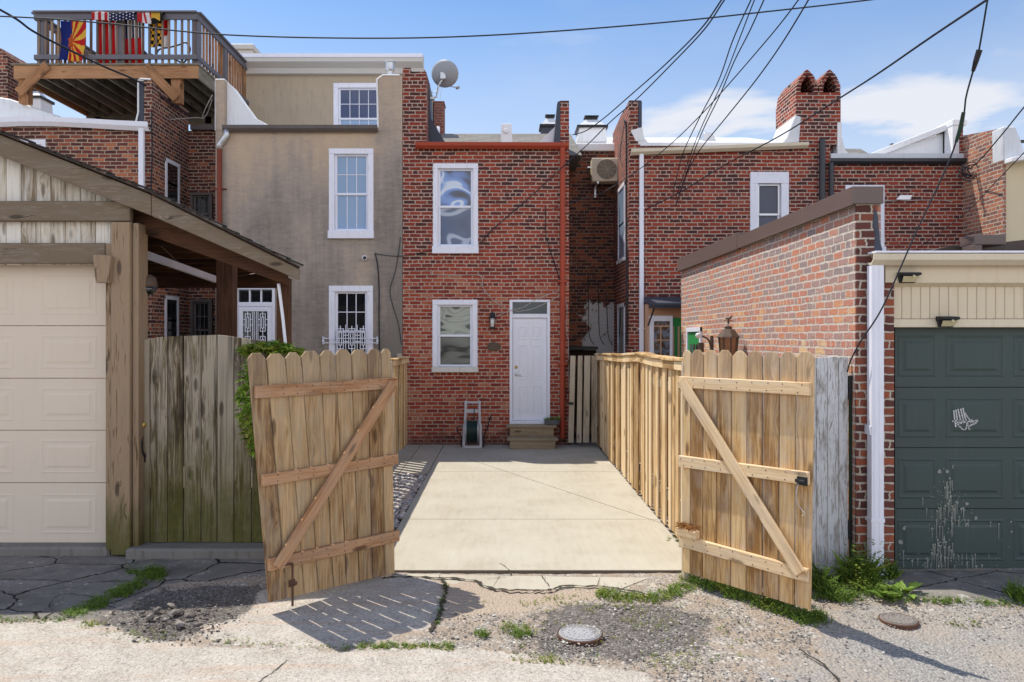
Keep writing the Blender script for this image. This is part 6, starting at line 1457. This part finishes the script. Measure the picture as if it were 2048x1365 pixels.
# scrawled tag and paint splashes on the door
mb = MB(); yt = yd_ - .0125
def scr(pts, r=.0075):
    q = spline([P(1780 + x * .3959, 640 + y * .3956, yt) for x, y in pts], 6)
    for i in range(len(q) - 1): mb.beam(q[i], q[i + 1] + (q[i + 1] - q[i]).normalized() * .003, r * 1.5, .002, up=(q[i + 1] - q[i]).cross(Vector((0, 1, 0))))
for pts in ([(322, 458), (326, 500), (332, 540)], [(333, 456), (338, 495), (345, 532), (352, 540)], [(343, 452), (352, 490), (360, 525)], [(357, 450), (366, 490), (374, 520)], [(368, 446), (378, 490), (392, 528)], [(379, 470), (390, 490), (404, 506), (412, 505)],
            [(314, 514), (335, 510), (352, 512), (345, 528), (332, 522)], [(352, 540), (368, 554), (382, 552), (388, 530), (380, 512)], [(352, 512), (385, 515), (420, 512), (441, 510), (432, 522), (404, 536), (396, 552)], [(392, 528), (400, 545), (404, 554)], [(404, 520), (420, 516), (436, 512)]): scr(pts)
mb.build('tag', M['spray'], GD)
mb = MB(); rr_ = random.Random(5)
def blot(px, py, r):
    c = P(px, py, yt + .006); n = 9; vs = [c + Vector((r * math.cos(a) * rr_.uniform(.7, 1.2), 0, r * math.sin(a) * rr_.uniform(.7, 1.2))) for a in [i * 2 * math.pi / n for i in range(n)]]
    mb.add(vs, [tuple(range(n))])
for k in range(330):
    t = rr_.random() ** .6; px = 1780 + (290 + rr_.gauss(0, 112 * t + 10)) * .396; py = 640 + (740 + 510 * t) * .3956
    if px < 1796 or px > 2040: continue
    r = rr_.choice([.003, .004, .004, .005, .006, .008, .011]); blot(px, py, r)
    if r > .007: 
        c = P(px, py, yt + .0065); L_ = rr_.uniform(.04, .16); mb.quad(c + Vector((-.002, 0, -L_)), c + Vector((.0015, 0, -L_)), c + Vector((.003, 0, 0)), c + Vector((-.003, 0, 0)))
for px, py, r in ((1879, 944, .02), (1894, 944, .017), (1907, 934, .017), (1810, 1057, .02), (1801, 1085, .022), (1880, 1090, .022), (1836, 1105, .02), (1934, 1008, .017), (1952, 1037, .016), (2022, 1044, .01), (2023, 1064, .011), (1907, 978, .013)): blot(px, py, r)
mb.build('splatter', M['splat'], GD)['kind'] = 'stuff'
x = fx(1755, YB - .1); w2 = .052
mb = MB(); z1 = fz(531, YB - .1); z0_ = fz(1130, YB - .1)
mb.box(x - w2, x + w2, YB - .105, YB - .02, z0_, z1)
for xx in (-.022, .022): mb.box(x + xx - .012, x + xx + .012, YB - .1075, YB - .104, z0_, z1)
mb.prism([(YB - .105, z0_ + .01), (YB - .02, z0_ + .01), (YB - .10, -.02 + .02), (YB - .20, .03)], x - w2 + .012, x + w2 - .004, 'yz'); mb.box(x - w2 - .006, x + w2 + .006, YB - .112, YB, fz(1040, YB), fz(1032, YB)); mb.box(x - w2 - .012, x + .03, YB - .1, YB - .001, fz(868, YB), fz(850, YB))
mb.build('downspout', M['vinyl'], T, bev=.006)
mb = MB(); mb.add([(XG + .22, YB + .3, fz(503, YB)), (XG + 6.1, YB + .3, fz(503, YB)), (XG + 6.1, 13.2, 3.35), (XG + .22, 13.2, 2.9), (XG + .22, YB + .3, 2.5), (XG + 6.1, YB + .3, 2.5), (XG + 6.1, 13.2, 2.5), (XG + .22, 13.2, 2.5)], [(0, 1, 2, 3), (4, 7, 6, 5), (0, 4, 5, 1), (1, 5, 6, 2), (2, 6, 7, 3), (3, 7, 4, 0)])
mb.prism([(fx(1850, 8.2), fz(505, 8.2)), (fx(2250, 8.2), fz(505, 8.2)), (fx(2250, 8.2), fz(478, 8.2)), (fx(2050, 8.2), fz(480, 8.2)), (fx(1960, 8.2), fz(490, 8.2)), (fx(1900, 8.2), fz(492, 8.2))], 8.2, 9.2, 'xz'); mb.build('roof', M['bitumen'], T)
c = P(1948, 490, 7.9); mb = MB(); mb.box(c.x, c.x + .33, 7.9, 8.15, c.z + .0, c.z + .105); mb.box(c.x - .01, c.x + .08, 7.89, 8.1, c.z - .12, c.z - .001); tag(mb.build('vent_box', M['brown_metal'], bev=.006), 'brown metal box on the brick garage roof', 'vent')
# green side door in its white frame
mb = MB(); ya_, yb_, zt_ = 11.8, 12.72, fz(655, 12.2) - .0
e = XG - .03
mb.box(e, XG, ya_, ya_ + .07, 0, zt_); mb.box(e, XG, yb_ - .07, yb_, 0, zt_); mb.box(e - .003, XG, ya_, yb_, zt_ - .07, zt_, ax=1); D = mb.build('door_frame', M['vinyl'], T)
mb = MB(); mb.box(XG - .012, XG - .001, ya_ + .07, yb_ - .07, 0, zt_ - .07); D2 = mb.build('side_door', M['green'], T)
mb = MB()
for k in range(3): a = ya_ + .2 + k * .19; mb.box(XG - .016, XG - .0125, a, a + .13, zt_ - .45, zt_ - .27)
mb.build('pane', M['g_dark'], D2)
def solar_light(px0, py0, px1, py1, Y, label):
    a, b = P(px0, py1, Y), P(px1, py0, Y); T = thing('solar_light', label, 'light', ((a.x + b.x) / 2, Y, a.z), group='solar lights on the right garage'); w_ = b.x - a.x; h = b.z - a.z
    mb = MB(); mb.prism([(Y, b.z), (Y - .09, b.z - h * .08), (Y - .10, b.z - h * .3), (Y, b.z - h * .45)], a.x, b.x, 'yz'); mb.prism([(a.x, b.z - h * .1), (a.x + w_ * .12, a.z), (b.x - w_ * .14, a.z), (b.x, b.z - h * .4), (b.x, b.z - h * .1)], Y - .03, Y, 'xz'); mb.build('lamp_body', M['black'], T, bev=.004)
    mb = MB(); mb.add([(a.x + w_ * .1, Y - .085, b.z - h * .42), (b.x - w_ * .05, Y - .085, b.z - h * .42), (b.x - w_ * .18, Y - .035, a.z + h * .08), (a.x + w_ * .18, Y - .035, a.z + h * .08)], [(3, 2, 1, 0)]); mb.lathe([(.012, 0), (.01, .012)], (a.x + w_ * .6, Y - .09, b.z - h * .42), (0, -1, -.4), 10); mb.build('lens', M['lensw'], T)
solar_light(1793, 545, 1832, 567, YB - .028, 'small black solar light on the cream fascia under the gutter'); solar_light(1871, 633, 1908, 655, YB + .028, 'small black solar light just above the dark green door')
# copper lantern and bracket lamp on the sunlit wall
yl_ = 9.75; c = P(1480, 690, yl_); c.x = XG - .19
T = thing('wall_lamp', 'aged copper lantern with bird finial on the sunlit brick wall', 'wall lamp', (c.x, c.y, c.z))
mb = MB()
for (r0, h0, r1, h1) in ((.145, .10, .075, .19), (.075, .19, .045, .20), (.045, .20, .05, .225), (.05, .225, .0, .245)): mb.lathe([(r0, h0), (r1, h1)], (c.x, c.y, c.z), n=8)
mb.lathe([(.155, .092), (.15, .103)], c, n=8); mb.tube([c + Vector((0, 0, .26)), c + Vector((0, 0, .33))], .012, 6); mb.tube([c + Vector((-.04, 0, .33)), c + Vector((0, 0, .325)), c + Vector((.03, 0, .345)), c + Vector((.045, 0, .37))], [.006, .02, .018, .004], 6); mb.tube([c + Vector((-.06, 0, .30)), c + Vector((.06, 0, .30))], .006, 5)
for k in range(8): a = k * math.pi / 4; mb.beam(c + Vector((.085 * math.cos(a), .085 * math.sin(a), -.3)), c + Vector((.123 * math.cos(a), .123 * math.sin(a), .092)), .015, .015, up=(0, 1, 0))
mb.lathe([(.06, -.35), (.11, -.31), (.11, -.29)], c, n=8); mb.box(c.x, XG, c.y - .02, c.y + .02, c.z - .33, c.z - .29); mb.build('lamp_body', M['bronze'], T)
mb = MB(); mb.lathe([(.08, -.29), (.116, .09)], c, n=8); mb.build('lamp_glass', M['amber'], T)
yl_ = 11.2; c = P(1396, 672, yl_); T = thing('wall_lamp', 'iron bracket lamp with round bulb beside the green side door', 'wall lamp', (XG, yl_, c.z - .2))
mb = MB(); mb.tube(spline([(c.x + .06, yl_, c.z - .01), (XG - .14, yl_, c.z - .01), (XG - .06, yl_, c.z - .06), (XG - .02, yl_, c.z - .18)], 6), .013, 6); mb.box(XG - .03, XG, yl_ - .04, yl_ + .04, c.z - .25, c.z); mb.tube([(XG - .17, yl_, c.z - .24), (XG - .17, yl_, c.z - .10)], .045, 10); mb.build('bracket', M['bronze'], T)
mb = MB(); mb.lathe([(.01, -.042), (.03, -.03), (.042, 0), (.03, .03), (.01, .042)], c, n=12); mb.build('bulb', M['lens_c'], T, smooth=True)
# ================================================================== iron covers in the alley
def cover(px, py, r, label, lid='iron'):
    c = G(px, py); gz_ = c.z; T = thing('manhole_cover', label, 'manhole cover', (c.x, c.y, 0), group='round iron covers in the alley')
    mb = MB(); mb.lathe([(r * 1.08, -.06), (r * 1.08, .002), (r * 1.02, .007), (r * 1.01, -.03)], (c.x, c.y, gz_), n=36, caps=False); mb.build('rim', M['rust'], T)
    mb = MB(); mb.lathe([(r, -.04), (r, .004), (r * .97, .009), (.001, .009)], (c.x, c.y, gz_), n=36, caps=False)
    for q in (.3, .55, .8):
        k = int(q * 26)
        for j in range(k): a = j * 2 * math.pi / k; mb.lathe([(.008, .0085), (.006, .013)], (c.x + q * r * math.cos(a), c.y + q * r * math.sin(a), gz_), n=6)
    mb.lathe([(r * .92, .0092), (r * .92, .013), (r * .88, .013), (r * .88, .0092)], (c.x, c.y, gz_), n=36, caps=False); mb.build('lid', M[lid], T)
cover(1160, 1268, .145, 'round grey iron cover in the gravel before the pad'); cover(1797, 1240, .125, 'rusty iron cover by the weeds before the green door', 'iron_d')
pts = []; sz = []
for k in range(260):
    a = RNG.uniform(-.6, 2.2); r = .145 * math.sqrt(RNG.uniform(.35, 1.25)); c = G(1160, 1268); pts.append((c.x + r * math.cos(a), c.y + r * math.sin(a), .010 if r < .145 else 0)); sz.append(RNG.uniform(.003, .008))
stones('gravel', pts, sz, M['chips'], 'grit lying over the far edge of the grey iron cover')
# ================================================================== wires overhead
def wire(pts, r, label, mat='cable', k=8): 
    q = [P(*p) for p in pts]
    if pts[0][1] < -40 or pts[0][0] > 2048: q = [q[0] + (q[0] - q[1]) * 4] + q       # on to the poles out of view
    mb = MB(); mb.tube(spline(q, k), r, 6); o = mb.build('overhead_wire', M[mat], smooth=True); tag(o, label, 'wire', 'overhead wires'); return o
wire([(-500, 15, 4.60), (0, 33, 4.60), (200, 46, 4.60), (450, 70, 4.60), (750, 77, 4.60), (1000, 70, 4.60), (1300, 48, 4.60), (1550, 22, 4.60), (1742, 0, 4.60), (2100, -45, 4.60)], .0046, 'long black wire spanning the whole sky from left to right')
wire([(-300, -130, 10.3), (0, 20, 11), (75, 68, 11.6), (200, 130, 13), (275, 163, 14.1), (340, 205, 14.9), (385, 236, 15.9)], .017, 'thick black cable crossing in front of the roof deck and flags')
wire([(1480, -60, 9.55), (1443, 0, 10.00), (1400, 60, 10.68), (1330, 130, 11.81), (1262, 190, 13.22), (1210, 235, 14.35), (1172, 262, 15.00), (1145, 270, 15.90)], .0105, 'upper of the twisted pair dropping to the alcove roof')
wire([(1486, -50, 9.55), (1449, 0, 10.00), (1408, 60, 10.68), (1340, 132, 11.81), (1275, 197, 13.22), (1222, 243, 14.18), (1180, 285, 14.58), (1130, 330, 14.25), (1060, 395, 14.30), (990, 455, 14.36), (962, 485, 14.40)], .010, 'lower of the twisted pair reaching the red brick wall')
wire([(1530, -60, 8.63), (1502, 0, 9.00), (1466, 80, 9.86), (1437, 162, 11.08), (1399, 236, 12.30), (1365, 310, 13.83), (1345, 390, 14.35)], .008, 'leftmost wire of the five converging on the right brick house')
wire([(1535, -60, 8.63), (1509, 0, 9.00), (1480, 75, 9.86), (1446, 162, 11.08), (1405, 250, 12.49), (1380, 312, 13.77), (1352, 395, 14.35)], .007, 'second wire from left of the five converging on the brick house')
wire([(1556, -60, 8.63), (1528, 0, 9.00), (1498, 65, 9.86), (1468, 124, 10.71), (1440, 190, 11.69), (1407, 258, 12.92), (1384, 315, 13.89), (1360, 385, 14.35)], .008, 'middle and thickest wire of the five converging on the brick house')
wire([(1640, -60, 8.63), (1597, 0, 9.00), (1555, 55, 9.55), (1500, 120, 10.47), (1445, 183, 11.39), (1400, 232, 12.30), (1340, 290, 13.41), (1270, 345, 14.20), (1200, 388, 14.26), (1150, 403, 14.29), (1105, 419, 14.38)], .008, 'sagging wire that crosses its neighbours and ends beside the orange downspout')
wire([(1650, -60, 8.63), (1617, 0, 9.00), (1562, 90, 9.98), (1510, 163, 11.08), (1450, 238, 12.30), (1400, 300, 13.53), (1375, 345, 14.26), (1352, 410, 14.36)], .009, 'rightmost wire of the five converging on the right brick house')
wire([(2080, -70, 5), (1974, 0, 5.8), (1860, 76, 7), (1760, 145, 8.2), (1690, 190, 9.3), (1560, 272, 11.5), (1450, 330, 13), (1360, 385, 14), (1290, 420, 14.3)], .011, 'long wire slanting down before the double chimney')
T = wire([(1985, -60, 5.4), (1975, 0, 5.5), (1957, 105, 5.7), (1944, 150, 5.8), (1932, 195, 5.9), (1925, 240, 6.0), (1895, 330, 6.15), (1830, 470, 6.3), (1765, 615, 6.42), (1722, 682, 6.55), (1702, 720, 6.66), (1694, 745, 6.68)], .0065, 'black wire with a splice sleeve hanging down before the brick garage')
mb = MB(); mb.tube([P(1959, 100, 5.69), P(1952, 122, 5.72), P(1946, 143, 5.77)], [.022, .02, .013], 8); mb.build('sleeve', M['black'], T)
mb = MB(); mb.tube([P(1927, 225, 5.95), P(1921, 258, 6.0), P(1912, 285, 6.05)], [.014, .018, .012], 8); mb.build('sleeve', M['dkgreen'], T)
wire([(2150, 95, 9), (2048, 215, 11), (2010, 262, 12), (1965, 315, 13.3), (1940, 338, 13.9)], .010, 'wire at right edge ending in the tangle on the receding brick wall')
wire([(2150, 205, 8), (2048, 306, 9), (1990, 366, 10.5), (1928, 429, 12.5), (1828, 503, 14.2)], .006, 'thin wire at the right edge sloping down to the garage roof')
T = thing('cable_tangle', 'tangle of black cable loops on the brick corner at upper right', 'cables', P(1945, 350, 14))
mb = MB(); rr_ = random.Random(3)
for k in range(8):
    c = P(1940 + rr_.uniform(-8, 14), 338 + rr_.uniform(-8, 8), 14.0); r = rr_.uniform(.07, .18); mb.tube([c + Vector((r * math.cos(a) * 1.1, rr_.uniform(-.02, .02), r * .6 * math.sin(a) - .02 * a)) for a in np.linspace(rr_.uniform(0, 3), rr_.uniform(5, 8), 16)], .009, 5)
mb.build('loops', M['cable'], T)
cable('wall_cable', [P(862, 540, yw), P(866, 549, yw), P(915, 551, yw), P(960, 552, yw), P(966, 575, yw), P(985, 600, yw), P(1018, 620, yw), P(1050, 622, yw), P(1085, 610, yw), P(1122, 590, yw)], .006, 'pale cord looping over the brick from upper left to the white door', 'cable_w')
cable('wall_cable', [P(990, 634, yw), P(1022, 621, yw - .03), P(1045, 616, yw - .03), P(1075, 598, yw - .03), P(1120, 582, yw)], .006, 'pale cord from the black lantern across the transom to the downspout', 'cable_w')
cable('wall_cable', [P(1091, 412, yw), P(1092, 470, yw), P(1103, 510, yw), P(1116, 550, yw), P(1124, 590, yw - .08)], .008, 'black cable curving down the brick to the orange downspout')
cable('wall_cable', [P(1128, 590, yw), P(1134, 620, yw), P(1132, 660, yw), P(1137, 690, yw), P(1138, 780, yw)], .006, 'pale wire down the brick edge right of the orange downspout', 'cable_w')
cable('wall_cable', [P(1250, 240, YH - .0), P(1240, 310, YH + .4), P(1236, 380, YH + .6)][:2] + [P(1246, 330, YH + .2)], .006, 'loose wire on the sunlit side wall of the alcove')
# ================================================================== plants
def weeds(name, label, spots, mats, cat='weeds', kind='stuff', blade=.35):
    mb = MB()
    for (px, py, r, h, n, *m) in spots:
        c = G(px, py) if not isinstance(px, Vector) else px; mi = m[0] if m else 0
        for s in range(max(1, n // 6)):
            a = random.uniform(0, 6.28); rr = r * math.sqrt(random.random()); b = c + Vector((rr * math.cos(a), rr * math.sin(a) * .8, -.01)); hh = h * random.uniform(.35, 1.1) * (1 - .5 * rr / (r + 1e-6))
            lean = Vector((random.uniform(-.5, .5), random.uniform(-.5, .5), 1)).normalized()
            for k in range(9):
                t = (k + 1) / 9; p = b + lean * hh * t; a = random.uniform(0, 6.28)
                if random.random() < blade: leaf(mb, b, (lean.x + .5 * math.cos(a), lean.y + .5 * math.sin(a), .8), hh * random.uniform(.4, .9), .004 + hh * .014, m=mi)
                else: leaf(mb, p, (math.cos(a), math.sin(a), random.uniform(-.1, .7)), (.009 + hh * .095) * random.uniform(.6, 1.4), (.005 + hh * .04), m=mi)
    o = mb.build(name, mats); return tag(o, label, cat, kind=kind)
sp = []
for k in range(60): t = random.random(); sp.append((1368 + 262 * t, 1152 + 88 * t + random.uniform(-8, 12), .08, .09 + .09 * random.random(), 70, int(random.random() < .25)))
for k in range(26): sp.append((random.uniform(1628, 1800), random.uniform(1160, 1200), .10, random.uniform(.06, .2), 90))
for px, py, h in ((1640, 1178, .3), (1712, 1162, .42), (1728, 1160, .36), (1695, 1165, .30), (1778, 1155, .32), (1720, 1176, .26), (1660, 1190, .22), (1680, 1200, .18), (1640, 1170, .34), (1705, 1160, .46), (1718, 1165, .44), (1740, 1168, .3)): sp.append((px, py, .08, h, 240, int(random.random() < .3)))
for k in range(16): sp.append((random.uniform(1600, 1650), random.uniform(1222, 1245), .06, .09, 50))
weeds('weeds', 'tall green weeds growing at the foot of the right gate and garage', sp, [M['leaf'], M['leaf_y']])
sp = []
for k in range(40): px = random.uniform(1800, 2060); sp.append((px, 1197 + (px - 1800) * .045 + random.uniform(-4, 5), .06, random.uniform(.03, .09), 45))
for k in range(8): sp.append((random.uniform(2020, 2060), random.uniform(1180, 1215), .07, .2, 90))
for k in range(6): sp.append((random.uniform(1900, 1960), random.uniform(1240, 1252), .05, .04, 40, 1))
weeds('weeds', 'low weeds along the concrete threshold of the green garage door', sp, [M['leaf'], M['leaf_y']])
mb = MB()      # broad dock leaves by the downspout foot
for k in range(26):
    a = random.uniform(0, 6.28); c = G(random.uniform(1762, 1822), random.uniform(1186, 1206)); leaf(mb, c + Vector((0, 0, .03)), (math.cos(a), math.sin(a), random.uniform(.1, .7)), random.uniform(.09, .15), random.uniform(.06, .09))
tag(mb.build('dock_plant', M['leaf']), 'broad leaved plant at the foot of the white garage downspout', 'plant')
sp = []
for k in range(80): t = random.random(); sp.append((1200 + 230 * t, 1178 + 14 * math.sin(t * 5) + random.uniform(-5, 16), .06, random.uniform(.03, .11), 55, int(random.random() < .35)))
for k in range(30): sp.append((random.gauss(1130, 60), random.gauss(1205, 12), .06, .035, 26, 1))
for k in range(14): sp.append((random.gauss(1035, 16), random.gauss(1264, 8), .05, .07, 60, int(random.random() < .4)))
for k in range(4): sp.append((random.gauss(963, 6), random.gauss(1268, 6), .03, .08, 60))
for k in range(70): sp.append((random.uniform(1000, 1500), random.uniform(1200, 1330), .05, random.uniform(.012, .04), 18, int(random.random() < .7)))
for k in range(16): sp.append((random.gauss(1090, 25), random.gauss(1318, 8), .05, .04, 30, 1))
for k in range(22): sp.append((random.gauss(1290, 40), random.gauss(1232, 14), .06, .03, 26, 1))
for k in range(16): sp.append((random.gauss(1340, 30), random.gauss(1330, 12), .06, .03, 24, 1))
for k in range(10): sp.append((random.uniform(1335, 1362), random.uniform(1060, 1095), .03, .07, 30, 1))
weeds('weeds', 'low yellow green weeds scattered in the gravel before the pad', sp, [M['leaf'], M['leaf_y']])
sp = []
for k in range(60): t = random.random(); sp.append((690 + 215 * t, 1293 + random.uniform(-6, 5), .05, random.uniform(.02, .06), 40, int(random.random() < .4)))
for k in range(34): t = random.random(); sp.append((420 + 270 * t, 1280 + 14 * t + random.uniform(-6, 6), .05, random.uniform(.01, .04), 26, int(random.random() < .5)))
for k in range(18): t = random.random(); sp.append((893 - 22 * t, 1165 + 90 * t, .02, .04, 30))
for k in range(20): sp.append((random.gauss(280, 40), random.gauss(1268, 8), .06, .03, 26, 1))
weeds('weeds', 'strip of weeds in the slab joint beneath the left gate shadow', sp, [M['leaf'], M['leaf_y']])
sp = []
for k in range(80):
    t = random.random(); sp.append((130 + 190 * t ** .9 + random.uniform(-12, 12), 1232 - 84 * t + random.uniform(-7, 7), .07, .05 + .07 * t, 80))
for k in range(8): sp.append((random.gauss(300, 12), random.gauss(1150, 6), .05, .14, 90))
for k in range(20): sp.append((random.uniform(-20, 140), 1240 + random.uniform(-5, 2), .06, .04, 40))
for k in range(10): sp.append((random.uniform(140, 250), 1163 + random.uniform(-3, 3), .04, .04, 30))
for k in range(10): sp.append((random.gauss(185, 10), random.gauss(1248, 4), .05, .04, 40, 1))
weeds('weeds', 'bushy green weeds in the crack of the dark concrete at left', sp, [M['leaf'], M['leaf_y']])
# creeper on the corner of the mossy gate
T = thing('creeper', 'bright green creeper spilling over the fence behind the leaning gate', 'creeper', (fx(520, 6.9), 6.9, .7))
mb = MB(); m2 = MB()
def compound(c, dirv, s, m=0):
    d = Vector(dirv).normalized(); sd = d.cross(Vector((0, 0, 1))); sd = sd.normalized() if sd.length > .01 else Vector((1, 0, 0))
    for a in (-1.1, -.55, 0, .55, 1.1): leaf(mb, c, d * math.cos(a) + sd * math.sin(a), s * (1 - .18 * abs(a)), s * .34, m=m)
for k in range(260):
    t = random.random(); px = 485 + 116 * t; py = 706 - 20 * math.sin(math.pi * min(1, t * 1.05)) * random.random() - 2; c = P(px, py, 6.85 + random.uniform(-.2, .25)); compound(c, (random.uniform(-1, 1), random.uniform(-1, .3), random.uniform(-.5, .5)), random.uniform(.05, .10), int(random.random() < .45))
for k in range(300):
    t = random.random(); px = 503 + 22 * random.random() - 32 * math.sin(math.pi * t) * random.random() ** 1.3; py = 705 + 200 * t; c = P(px, py, 6.75 + random.uniform(-.2, .25)); compound(c, (random.uniform(-1, .4), random.uniform(-1, .2), random.uniform(-1, .2)), random.uniform(.045, .09), int(t > .62 and random.random() < .7))
mb.build('leaves', [M['leaf_v'], M['leaf_y']], T)
m2.tube(spline([P(520, 900, 6.8), P(505, 840, 6.8), P(508, 760, 6.85), P(515, 705, 6.9), P(560, 695, 6.9), P(600, 705, 6.9)], 6), .012, 6); m2.build('stem', M['bronze'], T)
